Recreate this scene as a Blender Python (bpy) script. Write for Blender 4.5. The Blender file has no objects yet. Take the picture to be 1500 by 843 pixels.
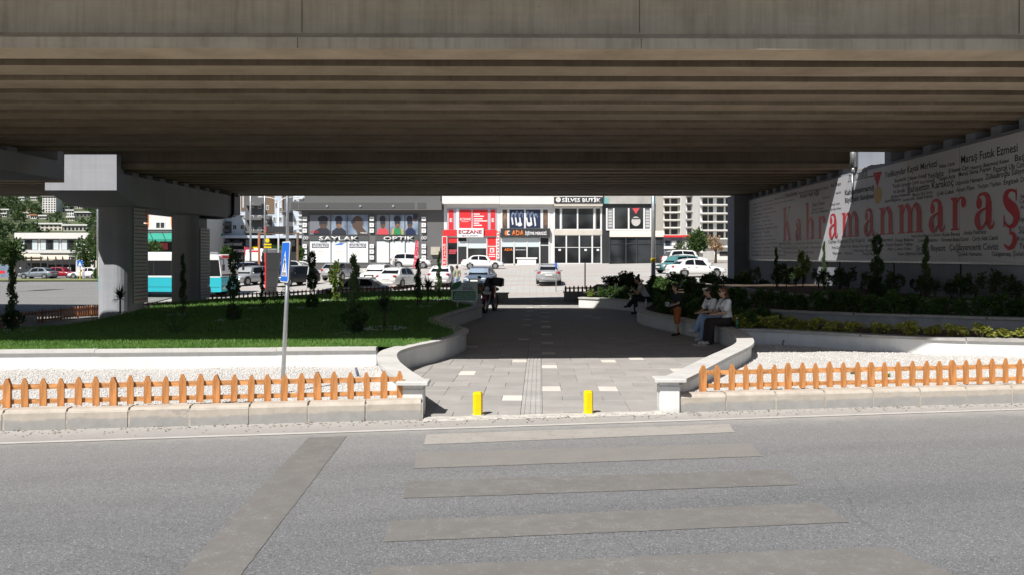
import bpy, bmesh, math, random
import numpy as np
from mathutils import Vector, Matrix
R = math.radians
random.seed(7)
rng = np.random.default_rng(11)
SC = bpy.context.scene
C = SC.collection

# ------------------------------------------------------------------ camera, sky, sun, exposure
F, VX, VY, H = 1170.0, 776.0, 376.0, 2.0
cam_d = bpy.data.cameras.new('camera')
cam_d.sensor_width = 36.0
cam_d.lens = F / 1500.0 * 36.0
cam_d.shift_x = -(VX - 750.0) / 1500.0
cam_d.shift_y = -(421.5 - VY) / 1500.0
cam_d.clip_start = 0.1
cam_d.clip_end = 6000.0
cam = bpy.data.objects.new('camera', cam_d)
cam.location = (0, 0, H)
cam.rotation_euler = (R(90), 0, 0)
C.objects.link(cam)
SC.camera = cam

SUN_D = Vector((0.43, 0.68, -1.0)).normalized()
SUN_EL = math.asin(-SUN_D.z)
SUN_ROT = math.atan2(-SUN_D.x, -SUN_D.y)
world = bpy.data.worlds.new('World')
SC.world = world
world.use_nodes = True
wn = world.node_tree
wn.nodes.clear()
sky = wn.nodes.new('ShaderNodeTexSky')
sky.sky_type = 'NISHITA'
sky.sun_disc = False
sky.sun_elevation = SUN_EL
sky.sun_rotation = SUN_ROT
bg = wn.nodes.new('ShaderNodeBackground')
bg.inputs['Strength'].default_value = 0.05
wo = wn.nodes.new('ShaderNodeOutputWorld')
wn.links.new(sky.outputs[0], bg.inputs[0])
wn.links.new(bg.outputs[0], wo.inputs[0])
sun_d = bpy.data.lights.new('sun', 'SUN')
sun_d.energy = 5.0
sun_d.angle = R(0.5)
sun_d.color = (1.0, 0.965, 0.91)
sun = bpy.data.objects.new('sun', sun_d)
sun.rotation_euler = SUN_D.to_track_quat('-Z', 'Y').to_euler()
sun.location = (-20, -30, 60)
C.objects.link(sun)
SC.view_settings.view_transform = 'Standard'
SC.view_settings.look = 'None'
SC.view_settings.gamma = 1.0
SC.view_settings.use_curve_mapping = False
SC.view_settings.exposure = 0.30
SC.render.engine = 'CYCLES'
SC.cycles.use_denoising = True
SC.cycles.max_bounces = 8
SC.cycles.diffuse_bounces = 2
SC.cycles.transparent_max_bounces = 8

# ------------------------------------------------------------------ helpers
def PX(px, Y): return (px - VX) * Y / F
def PZ(py, Y): return H - (py - VY) * Y / F
def GP(px, py, z=0.0):
    Y = F * (H - z) / (py - VY)
    return ((px - VX) * Y / F, Y)

def interp(x, xs, ys):
    return float(np.interp(x, xs, ys))

def terr(X, Y):
    """height of the natural ground"""
    base = interp(Y, [0, 9, 14, 20, 31, 42, 47, 51, 58.5, 72, 85, 95, 115], [2.4, 2.4, 2.35, 2.25, 2.2, 2.45, 2.58, 2.48, 1.98, 1.55, 1.2, .95, .75])
    k = interp(Y, [12, 45], [0, 1])
    d = base - .02 * (max(-25, min(14, X)) - 1.35) * k
    w = interp(-X, [24, 46], [0, 1]) * k
    d = d * (1 - w) + 2.9 * w
    return H - d

ORG = {}
def origin_of(o):
    return ORG.get(o.name, Vector((0, 0, 0))) if o is not None else Vector((0, 0, 0))

def tag(o, label=None, cat=None, group=None, kind=None):
    if label: o['label'] = label
    if cat: o['category'] = cat
    if group: o['group'] = group
    if kind: o['kind'] = kind
    return o

def empty(name, loc=(0, 0, 0), label=None, cat=None, group=None, kind=None, parent=None, world=True):
    o = bpy.data.objects.new(name, None)
    o.empty_display_size = 0.2
    C.objects.link(o)
    loc = Vector(loc)
    if parent is not None:
        o.parent = parent
        o.location = loc - origin_of(parent)
    else:
        o.location = loc
    if world: ORG[o.name] = loc.copy()
    return tag(o, label, cat, group, kind)

def mk(name, verts, faces, mat, parent=None, smooth=False):
    """one mesh object from world-space vertices"""
    v = np.asarray(verts, dtype=np.float64).reshape(-1, 3)
    if parent is not None:
        org = origin_of(parent)
    else:
        lo, hi = v.min(0), v.max(0)
        org = Vector(((lo[0] + hi[0]) / 2, (lo[1] + hi[1]) / 2, lo[2]))
    me = bpy.data.meshes.new(name)
    me.from_pydata([tuple(p) for p in (v - np.array(org))], [], faces)
    if smooth:
        me.polygons.foreach_set('use_smooth', [True] * len(me.polygons))
    if isinstance(mat, (list, tuple)):
        for m in mat: me.materials.append(m)
    elif mat is not None:
        me.materials.append(mat)
    me.update()
    o = bpy.data.objects.new(name, me)
    C.objects.link(o)
    if parent is not None:
        o.parent = parent
    else:
        o.location = org
    ORG[o.name] = Vector(org)
    return o

def mk_tri(name, V, T, mat, parent=None, smooth=False, n=3):
    """fast mesh from numpy arrays: V (k,3), T (m,n)"""
    V = np.asarray(V, dtype=np.float32).reshape(-1, 3)
    T = np.asarray(T, dtype=np.int32).reshape(-1, n)
    if parent is not None: org = np.array(origin_of(parent), dtype=np.float32)
    else:
        lo, hi = V.min(0), V.max(0)
        org = np.array([(lo[0] + hi[0]) / 2, (lo[1] + hi[1]) / 2, lo[2]], dtype=np.float32)
    me = bpy.data.meshes.new(name)
    me.vertices.add(len(V)); me.vertices.foreach_set('co', (V - org).ravel())
    me.loops.add(T.size); me.loops.foreach_set('vertex_index', T.ravel())
    me.polygons.add(len(T))
    me.polygons.foreach_set('loop_start', np.arange(0, T.size, n, dtype=np.int32))
    me.polygons.foreach_set('loop_total', np.full(len(T), n, dtype=np.int32))
    if smooth: me.polygons.foreach_set('use_smooth', np.ones(len(T), dtype=bool))
    me.update(calc_edges=True); me.validate()
    if mat is not None: me.materials.append(mat)
    o = bpy.data.objects.new(name, me)
    C.objects.link(o)
    if parent is not None: o.parent = parent
    else: o.location = Vector([float(a) for a in org])
    ORG[o.name] = Vector([float(a) for a in org])
    return o

class MB:
    def __init__(self): self.v = []; self.f = []
    def add(self, vs, fs):
        b = len(self.v); self.v += [tuple(p) for p in vs]; self.f += [tuple(b + i for i in f) for f in fs]; return self
    def box(self, x0, x1, y0, y1, z0, z1):
        x0, x1 = min(x0, x1), max(x0, x1); y0, y1 = min(y0, y1), max(y0, y1); z0, z1 = min(z0, z1), max(z0, z1)
        return self.add([(x0,y0,z0),(x1,y0,z0),(x1,y1,z0),(x0,y1,z0),(x0,y0,z1),(x1,y0,z1),(x1,y1,z1),(x0,y1,z1)],
                        [(0,3,2,1),(4,5,6,7),(0,1,5,4),(1,2,6,5),(2,3,7,6),(3,0,4,7)])
    def cbox(self, x0, x1, y0, y1, z0, z1, c=.01):
        """box with chamfered vertical and top edges"""
        ring = lambda i: [(x0+c+i,y0+i),(x1-c-i,y0+i),(x1-i,y0+c+i),(x1-i,y1-c-i),(x1-c-i,y1-i),(x0+c+i,y1-i),(x0+i,y1-c-i),(x0+i,y0+c+i)]
        a = [(x,y,z0) for x,y in ring(0)]; b = [(x,y,z1-c) for x,y in ring(0)]; t = [(x,y,z1) for x,y in ring(c)]
        fs = [tuple(range(7,-1,-1))]
        for k in range(8):
            n = (k+1) % 8
            fs += [(k,n,8+n,8+k),(8+k,8+n,16+n,16+k)]
        fs.append(tuple(range(16,24)))
        return self.add(a+b+t, fs)
    def prism(self, poly, y0, y1, axis='y'):
        """extrude a 2D polygon; axis y: poly is (x,z); axis z: (x,y); axis x: (y,z)"""
        n = len(poly)
        def P(p, t):
            return (p[0], t, p[1]) if axis == 'y' else ((p[0], p[1], t) if axis == 'z' else (t, p[0], p[1]))
        vs = [P(p, y0) for p in poly] + [P(p, y1) for p in poly]
        fs = [tuple(range(n)), tuple(range(2*n-1, n-1, -1))] + [(i, n+i, n+(i+1)%n, (i+1)%n) for i in range(n)]
        return self.add(vs, fs)
    def tube(self, pts, rad, n=8, cap=True):
        pts = [Vector(p) for p in pts]
        if not isinstance(rad, (list, tuple)): rad = [rad]*len(pts)
        rings = []; prev = None
        for i, p in enumerate(pts):
            d = (pts[min(i+1,len(pts)-1)] - pts[max(i-1,0)])
            if d.length < 1e-9: d = Vector((0,0,1))
            d.normalize()
            up = prev if prev is not None else (Vector((0,0,1)) if abs(d.z) < .9 else Vector((1,0,0)))
            a = d.cross(up)
            if a.length < 1e-6: a = d.cross(Vector((0,1,0)))
            a.normalize(); b = a.cross(d).normalized(); prev = b
            rings.append([p + (a*math.cos(t)+b*math.sin(t))*rad[i] for t in [2*math.pi*k/n for k in range(n)]])
        vs = [q for r in rings for q in r]; fs = []
        for i in range(len(pts)-1):
            for k in range(n):
                fs.append((i*n+k, i*n+(k+1)%n, (i+1)*n+(k+1)%n, (i+1)*n+k))
        if cap:
            fs.append(tuple(range(n-1,-1,-1))); fs.append(tuple((len(pts)-1)*n+k for k in range(n)))
        return self.add(vs, fs)
    def ell(self, c, r, nu=10, nv=7, rot=None):
        c = Vector(c); vs = [(0,0,-1)]
        for j in range(1, nv):
            t = -math.pi/2 + math.pi*j/nv
            vs += [(math.cos(t)*math.cos(2*math.pi*k/nu), math.cos(t)*math.sin(2*math.pi*k/nu), math.sin(t)) for k in range(nu)]
        vs.append((0,0,1))
        q = []
        for v in vs:
            p = Vector((v[0]*r[0], v[1]*r[1], v[2]*r[2]))
            if rot is not None: p = rot @ p
            q.append(c + p)
        fs = [(0, 1+(k+1)%nu, 1+k) for k in range(nu)]
        for j in range(nv-2):
            for k in range(nu):
                a = 1+j*nu+k; b = 1+j*nu+(k+1)%nu
                fs.append((a, b, b+nu, a+nu))
        top = len(vs)-1; o = 1+(nv-2)*nu
        fs += [(top, o+k, o+(k+1)%nu) for k in range(nu)]
        return self.add(q, fs)
    def cyl(self, c, axis, r, h, n=16, r2=None):
        c = Vector(c); a = Vector(axis).normalized()
        return self.tube([c - a*h/2, c + a*h/2], [r, r if r2 is None else r2], n)
    def grid(self, fn, nu, nv):
        vs = [fn(i/nu, j/nv) for j in range(nv+1) for i in range(nu+1)]
        fs = [(j*(nu+1)+i, j*(nu+1)+i+1, (j+1)*(nu+1)+i+1, (j+1)*(nu+1)+i) for j in range(nv) for i in range(nu)]
        return self.add(vs, fs)
    def build(self, name, mat, parent=None, smooth=False):
        return mk(name, self.v, self.f, mat, parent, smooth)

def share(o, loc=None, rot=None, scale=None, parent=None, name=None):
    """another object with the same mesh data (no children)"""
    c = o.copy(); C.objects.link(c)
    if name: c.name = name
    if parent is not None: c.parent = parent
    if loc is not None: c.location = loc
    if rot is not None: c.rotation_euler = rot
    if scale is not None: c.scale = scale if hasattr(scale, '__len__') else (scale,)*3
    return c

def copy_tree(o, parent=None):
    c = o.copy(); C.objects.link(c)
    if parent is not None: c.parent = parent
    for ch in list(o.children): copy_tree(ch, c)
    return c

def rrect(x0, x1, z0, z1, r, n=4):
    pts = []
    for cx, cz, a0 in ((x1-r, z0+r, -90), (x1-r, z1-r, 0), (x0+r, z1-r, 90), (x0+r, z0+r, 180)):
        for k in range(n+1):
            a = R(a0 + 90*k/n); pts.append((cx + r*math.cos(a), cz + r*math.sin(a)))
    return pts

def catmull(P, per=6):
    P = [Vector((*p, 0)) if len(p) == 2 else Vector(p) for p in P]
    out = []
    for i in range(len(P)-1):
        p0, p1, p2, p3 = P[max(i-1,0)], P[i], P[i+1], P[min(i+2,len(P)-1)]
        for k in range(per):
            t = k/per
            out.append(.5*((2*p1) + (p2-p0)*t + (2*p0-5*p1+4*p2-p3)*t*t + (3*p1-p0-3*p2+p3)*t**3))
    out.append(P[-1])
    return out

# ------------------------------------------------------------------ materials
MATS = {}
def col4(c): return (c[0], c[1], c[2], 1.0)
def mat(name, c, rough=.6, metal=0.0, var=0.0, vscale=3.0, bump=0.0, bscale=40.0, c2=None, stretch=(1,1,1), spec=.5, trans=0.0, emit=None, coat=0.0, ramp=(.35,.65), detail=6, coords='Object', bdist=.02):
    if name in MATS: return MATS[name]
    m = bpy.data.materials.new(name); MATS[name] = m
    m.use_nodes = True
    nt = m.node_tree; b = nt.nodes['Principled BSDF']
    b.inputs['Base Color'].default_value = col4(c)
    b.inputs['Roughness'].default_value = rough
    b.inputs['Metallic'].default_value = metal
    b.inputs['Specular IOR Level'].default_value = spec
    b.inputs['Coat Weight'].default_value = coat
    if trans: b.inputs['Transmission Weight'].default_value = trans
    if emit:
        b.inputs['Emission Color'].default_value = col4(emit[0]); b.inputs['Emission Strength'].default_value = emit[1]
    if var or c2 or bump:
        tc = nt.nodes.new('ShaderNodeTexCoord')
        if var or c2:
            mp = nt.nodes.new('ShaderNodeMapping'); mp.inputs['Scale'].default_value = stretch
            nt.links.new(tc.outputs[coords], mp.inputs[0])
            nz = nt.nodes.new('ShaderNodeTexNoise'); nz.inputs['Scale'].default_value = vscale; nz.inputs['Detail'].default_value = detail; nz.inputs['Roughness'].default_value = .6
            nt.links.new(mp.outputs[0], nz.inputs['Vector'])
            rp = nt.nodes.new('ShaderNodeValToRGB')
            rp.color_ramp.elements[0].position = ramp[0]; rp.color_ramp.elements[1].position = ramp[1]
            d = c2 if c2 else tuple(max(0, x*(1-var)) for x in c)
            rp.color_ramp.elements[0].color = col4(d); rp.color_ramp.elements[1].color = col4(c if c2 else tuple(min(1, x*(1+var*.5)) for x in c))
            nt.links.new(nz.outputs['Fac'], rp.inputs[0]); nt.links.new(rp.outputs[0], b.inputs['Base Color'])
        if bump:
            nb = nt.nodes.new('ShaderNodeTexNoise'); nb.inputs['Scale'].default_value = bscale; nb.inputs['Detail'].default_value = 5
            nt.links.new(tc.outputs[coords], nb.inputs['Vector'])
            bp = nt.nodes.new('ShaderNodeBump'); bp.inputs['Strength'].default_value = bump; bp.inputs['Distance'].default_value = bdist
            nt.links.new(nb.outputs['Fac'], bp.inputs['Height']); nt.links.new(bp.outputs[0], b.inputs['Normal'])
    return m

class NT:
    """tiny node-graph helper"""
    def __init__(self, name):
        self.m = bpy.data.materials.new(name); self.m.use_nodes = True; MATS[name] = self.m
        self.t = self.m.node_tree; self.b = self.t.nodes['Principled BSDF']
        self.tc = self.t.nodes.new('ShaderNodeTexCoord')
        self.geo = self.t.nodes.new('ShaderNodeNewGeometry')
    def link(self, a, b): self.t.links.new(a, b)
    def pos(self, scale=(1,1,1), src=None):
        mp = self.t.nodes.new('ShaderNodeMapping'); mp.inputs['Scale'].default_value = scale
        self.link(src or self.geo.outputs['Position'], mp.inputs[0]); return mp.outputs[0]
    def noise(self, vec, scale, detail=5, rough=.6):
        n = self.t.nodes.new('ShaderNodeTexNoise'); n.inputs['Scale'].default_value = scale; n.inputs['Detail'].default_value = detail; n.inputs['Roughness'].default_value = rough
        self.link(vec, n.inputs['Vector']); return n.outputs['Fac']
    def voro(self, vec, scale, out='Color'):
        n = self.t.nodes.new('ShaderNodeTexVoronoi'); n.inputs['Scale'].default_value = scale
        self.link(vec, n.inputs['Vector']); return n.outputs[out]
    def ramp(self, fac, stops):
        r = self.t.nodes.new('ShaderNodeValToRGB'); e = r.color_ramp.elements
        while len(e) < len(stops): e.new(.5)
        for k, (p, c) in enumerate(stops):
            e[k].position = p; e[k].color = col4(c if hasattr(c, '__len__') else (c, c, c))
        self.link(fac, r.inputs[0]); return r.outputs[0]
    def mix(self, fac, a, b, mode='MIX'):
        n = self.t.nodes.new('ShaderNodeMix'); n.data_type = 'RGBA'; n.blend_type = mode
        for s, v in ((n.inputs[0], fac), (n.inputs[6], a), (n.inputs[7], b)):
            if hasattr(v, 'links') or hasattr(v, 'is_linked'): self.link(v, s)
            elif isinstance(v, (int, float)): s.default_value = v
            else: s.default_value = col4(v)
        return n.outputs[2]
    def math(self, op, a, b=0.0, c=None):
        n = self.t.nodes.new('ShaderNodeMath'); n.operation = op
        for s, v in zip(n.inputs, (a, b) if c is None else (a, b, c)):
            if hasattr(v, 'is_linked'): self.link(v, s)
            else: s.default_value = v
        return n.outputs[0]
    def bump(self, h, strength, dist=.01):
        n = self.t.nodes.new('ShaderNodeBump'); n.inputs['Strength'].default_value = strength; n.inputs['Distance'].default_value = dist
        self.link(h, n.inputs['Height']); self.link(n.outputs[0], self.b.inputs['Normal'])
    def sep(self, vec=None):
        n = self.t.nodes.new('ShaderNodeSeparateXYZ'); self.link(vec or self.geo.outputs['Position'], n.inputs[0]); return n.outputs
    def done(self, color, rough=.8, spec=.3):
        self.link(color, self.b.inputs['Base Color'])
        if hasattr(rough, 'is_linked'): self.link(rough, self.b.inputs['Roughness'])
        else: self.b.inputs['Roughness'].default_value = rough
        self.b.inputs['Specular IOR Level'].default_value = spec
        return self.m

KA, KB = 9.98, 0.138                                  # front kerb line Y = KA + KB*X
def KY(X): return KA + KB*X

def m_asphalt(name='asphalt', dust=True, base=(.198,.201,.207)):
    n = NT(name)
    p = n.pos()
    s = n.sep()
    sp = n.voro(p, 120.0)
    sps = n.t.nodes.new('ShaderNodeSeparateColor'); n.link(sp, sps.inputs[0])
    v = sps.outputs[0]
    c = n.ramp(v, [(0.0, tuple(x*.50 for x in base)), (.25, tuple(x*.84 for x in base)), (.7, base), (.93, tuple(x*1.18 for x in base)), (1.0, tuple(min(1,x*1.9) for x in base))])
    dk = n.math('SUBTRACT', n.math('ADD', n.math('MULTIPLY', s[0], KB), KA), s[1])      # metres in front of the kerb
    cmb = n.t.nodes.new('ShaderNodeCombineXYZ'); n.link(s[0], cmb.inputs[0]); n.link(dk, cmb.inputs[1])
    big = n.noise(n.pos((.18, 1.0, 1), cmb.outputs[0]), .8, 5, .65)
    c = n.mix(n.ramp(big, [(.32, 0.0), (.68, 1.0)]), c, n.mix(1.0, c, (.78,.785,.80), 'MULTIPLY'))
    fine = n.noise(p, 14, 6, .7)
    c = n.mix(n.ramp(fine, [(.35, 0.0), (.75, .5)]), c, n.mix(1.0, c, (1.18,1.15,1.1), 'MULTIPLY'))
    # cracks
    ve = n.t.nodes.new('ShaderNodeTexVoronoi'); ve.feature = 'DISTANCE_TO_EDGE'; ve.inputs['Scale'].default_value = .33
    wv = n.t.nodes.new('ShaderNodeMix'); wv.data_type = 'VECTOR'; wv.inputs[0].default_value = .12
    nz = n.t.nodes.new('ShaderNodeTexNoise'); nz.inputs['Scale'].default_value = 2.2; nz.inputs['Detail'].default_value = 6; n.link(p, nz.inputs['Vector'])
    n.link(p, wv.inputs[4]); n.link(nz.outputs['Color'], wv.inputs[5]); n.link(wv.outputs[1], ve.inputs['Vector'])
    cr = n.math('MULTIPLY', n.ramp(ve.outputs['Distance'], [(0.0, 1.0), (.0035, .55), (.006, 0.0)]), n.ramp(n.noise(p, .5, 3), [(.54, 0.0), (.62, .22)]))
    c = n.mix(cr, c, (.06,.06,.06))
    if dust:
        # wheel tracks along the lane, polished darker, with oil in the middle
        for ctr, wd, st in ((2.1,.30,.30),(3.75,.34,.34),(2.95,.22,.18),(5.3,.4,.25)):
            d = n.math('DIVIDE', n.math('ABSOLUTE', n.math('SUBTRACT', n.math('ADD', dk, n.math('MULTIPLY', n.math('SUBTRACT', n.noise(n.pos((.3,.3,.3)), 1.0, 3), .5), .5)), ctr)), wd)
            fac = n.math('MULTIPLY', n.ramp(d, [(0.0, st), (1.0, 0.0)]), n.ramp(n.noise(n.pos((.5,6,1), cmb.outputs[0]), 1.3, 5, .7), [(.3, .3), (.7, 1.0)]))
            c = n.mix(fac, c, n.mix(1.0, c, (.62,.62,.63), 'MULTIPLY'))
        w = n.math('ADD', dk, n.math('MULTIPLY', n.math('SUBTRACT', n.noise(p, 3.0, 6, .7), .5), .6))
        fac = n.ramp(n.math('DIVIDE', w, 4.0), [(0.0, .85), (.13, .62), (.22, .26), (.55, .10), (1.0, 0.0)])
        c = n.mix(fac, c, n.mix(n.ramp(fine, [(.3, 0.0), (.7, 1.0)]), (.41,.385,.355), (.48,.455,.425)))
    n.bump(n.math('ADD', v, n.noise(p, 120, 3)), .3, .004)
    return n.done(c, .85, .25)

def m_concrete(name, c1, c2, c3, streak=1.0, scale=1.0, bump=.15, stain=(.25,.22,.18), per_object=None):
    n = NT(name)
    p = n.pos()
    a = n.noise(n.pos((1,1,1)), 1.1*scale, 7, .65)
    st = n.noise(n.pos((7,7,.35)), 1.4*scale, 5, .6)
    hz = n.noise(n.pos((.35,5,5)), 1.6*scale, 6, .65)
    c = n.ramp(a, [(.28, c1), (.5, c2), (.72, c3)])
    c = n.mix(n.ramp(st, [(.45, 0.0), (.75, .55*streak)]), c, n.mix(1.0, c, (.62,.58,.54), 'MULTIPLY'))
    c = n.mix(n.ramp(hz, [(.5, 0.0), (.8, .5)]), c, n.mix(1.0, c, (1.25,1.18,1.08), 'MULTIPLY'))
    spots = n.noise(p, 9*scale, 4, .7)
    c = n.mix(n.ramp(spots, [(.66, 0.0), (.76, .6)]), c, stain)
    if per_object:
        oi = n.t.nodes.new('ShaderNodeObjectInfo')
        c = n.mix(1.0, c, n.ramp(oi.outputs['Random'], [(0.0, per_object[0]), (1.0, per_object[1])]), 'MULTIPLY')
    n.bump(n.noise(p, 30, 6, .7), bump, .01)
    return n.done(c, .88, .25)

def m_kerb():
    n = NT('kerb concrete'); p = n.pos(); s = n.sep()
    c = n.ramp(n.noise(p, 5, 7, .7), [(.3, (.40,.35,.29)), (.5, (.48,.425,.36)), (.75, (.55,.50,.435))])
    w = n.math('ADD', s[2], n.math('MULTIPLY', n.math('SUBTRACT', n.noise(n.pos((1,1,2)), 2.2, 6, .75), .5), .14))
    f = n.ramp(w, [(.05, .92), (.105, .8), (.125, 0.0)])
    c = n.mix(f, c, n.mix(n.noise(p, 8, 6), (.23,.235,.235), (.42,.405,.385)))
    dk = n.noise(p, 11, 6, .75)
    c = n.mix(n.ramp(dk, [(.62, 0.0), (.75, .55)]), c, (.26,.24,.22))
    n.bump(n.noise(p, 60, 6, .7), .5, .008)
    return n.done(c, .9, .2)

def m_white_wall(name='white wall paint', base=(.74,.74,.725), dirt=(.42,.39,.35)):
    n = NT(name); p = n.pos(); s = n.sep()
    c = n.mix(n.ramp(n.noise(n.pos((2.5,2.5,.7)), 2, 7, .7), [(.42, 0.0), (.8, .38)]), base, dirt)
    low = n.ramp(n.math('ADD', s[2], n.math('MULTIPLY', n.noise(p, 6, 6), .12)), [(.05, .55), (.13, 0.0)])
    c = n.mix(low, c, dirt)
    n.bump(n.noise(p, 25, 5), .12, .008)
    return n.done(c, .8, .25)

M = {}
M['asphalt'] = m_asphalt()
M['asphalt_far'] = m_asphalt('asphalt of the side street', False, (.27,.265,.26))
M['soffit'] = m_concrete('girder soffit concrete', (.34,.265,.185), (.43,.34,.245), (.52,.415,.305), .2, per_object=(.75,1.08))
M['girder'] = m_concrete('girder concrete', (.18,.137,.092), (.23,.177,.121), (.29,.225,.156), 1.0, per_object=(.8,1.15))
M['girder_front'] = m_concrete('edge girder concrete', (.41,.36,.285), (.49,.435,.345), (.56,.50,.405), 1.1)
M['pier'] = m_concrete('grey painted pier', (.35,.365,.40), (.385,.40,.435), (.42,.435,.47), .35, .8, .12, (.22,.22,.23))
M['wallblue'] = m_concrete('blue grey painted wall', (.25,.275,.33), (.285,.31,.365), (.32,.345,.40), .5, .7, .12, (.15,.16,.18))
M['kerb'] = m_kerb()
M['white'] = m_white_wall()
M['coping'] = m_concrete('coping stone', (.48,.475,.46), (.56,.55,.53), (.62,.61,.59), .3, 2.0, .12, (.34,.33,.31))
M['darkcoping'] = m_concrete('weathered coping stone', (.30,.29,.28), (.40,.39,.38), (.50,.49,.47), .4, 3.0, .25, (.20,.19,.18))
M['dark'] = mat('dark joint', (.03,.03,.03), .9)
M['soil'] = mat('planting soil', (.085,.06,.042), .95, var=.5, vscale=6, bump=.8, bscale=18)
M['redpaint'] = mat('red sign print', (.50,.02,.04), .5)
M['ink'] = mat('dark print', (.03,.03,.045), .5)
M['steel'] = mat('galvanised steel', (.50,.51,.52), .38, .7, var=.15, vscale=6)
M['black'] = mat('black plastic', (.018,.018,.02), .45)
M['whitegloss'] = mat('white sheet', (.80,.80,.80), .45)
# ================================================================== the setting
# ---- natural ground, one sheet to the horizon
xs = [-4000,-1500,-600,-250,-120,-80] + list(range(-60,61,3)) + [80,120,250,600,1500,4000]
ys = [-600,-150,-60,-30,-10] + list(range(0,120,3)) + [125,150,200,300,600,1500,4000]
gv = [(x, y, terr(x, y) - .05) for y in ys for x in xs]
nx = len(xs)
gf = [(j*nx+i, j*nx+i+1, (j+1)*nx+i+1, (j+1)*nx+i) for j in range(len(ys)-1) for i in range(nx-1)]
M['earth'] = mat('dusty earth', (.36,.32,.27), .95, var=.3, vscale=.4, bump=.3, bscale=8)
tag(mk('ground', gv, gf, M['earth']), kind='structure')

# ---- front road: asphalt up to the kerb, worn markings on it
road = empty('road', (0, 4, 0), kind='structure')
b = MB(); b.grid(lambda u, v: ((u-.5)*90, -22 + v*(KY((u-.5)*90)+22), 0.0), 30, 8)
b.build('asphalt', M['asphalt'], road)
def m_mark(name, c, c2, wear=.5):
    n = NT(name); p = n.pos()
    c_ = n.mix(n.ramp(n.noise(p, 3.5, 7, .75), [(.35, 0.0), (.68, 1.0)]), c, c2)
    sc = n.noise(n.pos((.5, 26, 1)), 2.4, 6, .75)                       # tyre scrapes along the road
    c_ = n.mix(n.ramp(sc, [(.54, 0.0), (.75, .6)]), c_, (.13,.128,.125))
    wt = n.noise(n.pos((30, 1.4, 1)), 1.6, 5, .7)
    c_ = n.mix(n.ramp(wt, [(.62, 0.0), (.75, .35)]), c_, (.46,.44,.41))
    sp = n.voro(p, 120.0); sps = n.t.nodes.new('ShaderNodeSeparateColor'); n.link(sp, sps.inputs[0])
    asp = n.ramp(sps.outputs[0], [(0.0, (.10,.10,.10)), (.5, (.20,.20,.198)), (1.0, (.36,.355,.35))])
    hole = n.math('MULTIPLY', n.ramp(n.noise(p, 7, 8, .8), [(.50, 0.0), (.62, wear)]), n.ramp(n.noise(p, 1.1, 4), [(.35, .35), (.65, 1.0)]))
    c_ = n.mix(hole, c_, asp)
    n.bump(n.noise(p, 90, 4), .12, .003)
    return n.done(c_, .8, .3)
MK = [m_mark('worn marking beige', (.345,.32,.29), (.415,.39,.355), .8), m_mark('worn marking taupe', (.222,.207,.193), (.255,.24,.225), .75),
      m_mark('worn marking grey', (.165,.157,.147), (.20,.19,.178), .75), m_mark('worn marking dark', (.135,.129,.121), (.165,.158,.149), .75)]
def marking(name, px, m, z=.004, n=24):
    q = [Vector((*GP(*p), z)) for p in px]
    def fn(u, v):
        p_ = (q[0]*(1-u)+q[1]*u)*(1-v) + (q[3]*(1-u)+q[2]*u)*v
        if v in (0,1): p_ = p_ + (q[3]-q[0]).normalized()*random.uniform(-.005,.005)
        if u in (0,1): p_ = p_ + (q[1]-q[0]).normalized()*random.uniform(-.005,.005)
        return p_
    bb = MB(); bb.grid(fn, max(6, int((q[1]-q[0]).length/.05)), max(6, int((q[3]-q[0]).length/.05)))
    o = bb.build(name, m, road); return o
marking('crossing_stripe', [(621,652),(1076,634),(1068,622),(625,637)], MK[0])
marking('crossing_stripe', [(606,687),(1117,669),(1098,650),(612,664)], MK[1])
marking('crossing_stripe', [(590,731),(1170,711),(1149,689),(597,706)], MK[2])
marking('crossing_stripe', [(562,795),(1243,766),(1205,737),(572,764)], MK[2])
marking('crossing_stripe', [(528,880),(1405,846),(1300,802),(548,832)], MK[2])
marking('stop_line', [(195,912),(300,912),(508,640),(452,642)], MK[2])
M['edgepaint'] = m_mark('worn white road paint', (.46,.44,.41), (.62,.60,.57))
bb = MB()
bb.grid(lambda u, v: ((u-.5)*60, KY((u-.5)*60) - .72 + .020*((u-.5)*60+6) + v*.08, .006), 40, 1)
bb.build('edge_line', M['edgepaint'], road)

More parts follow.
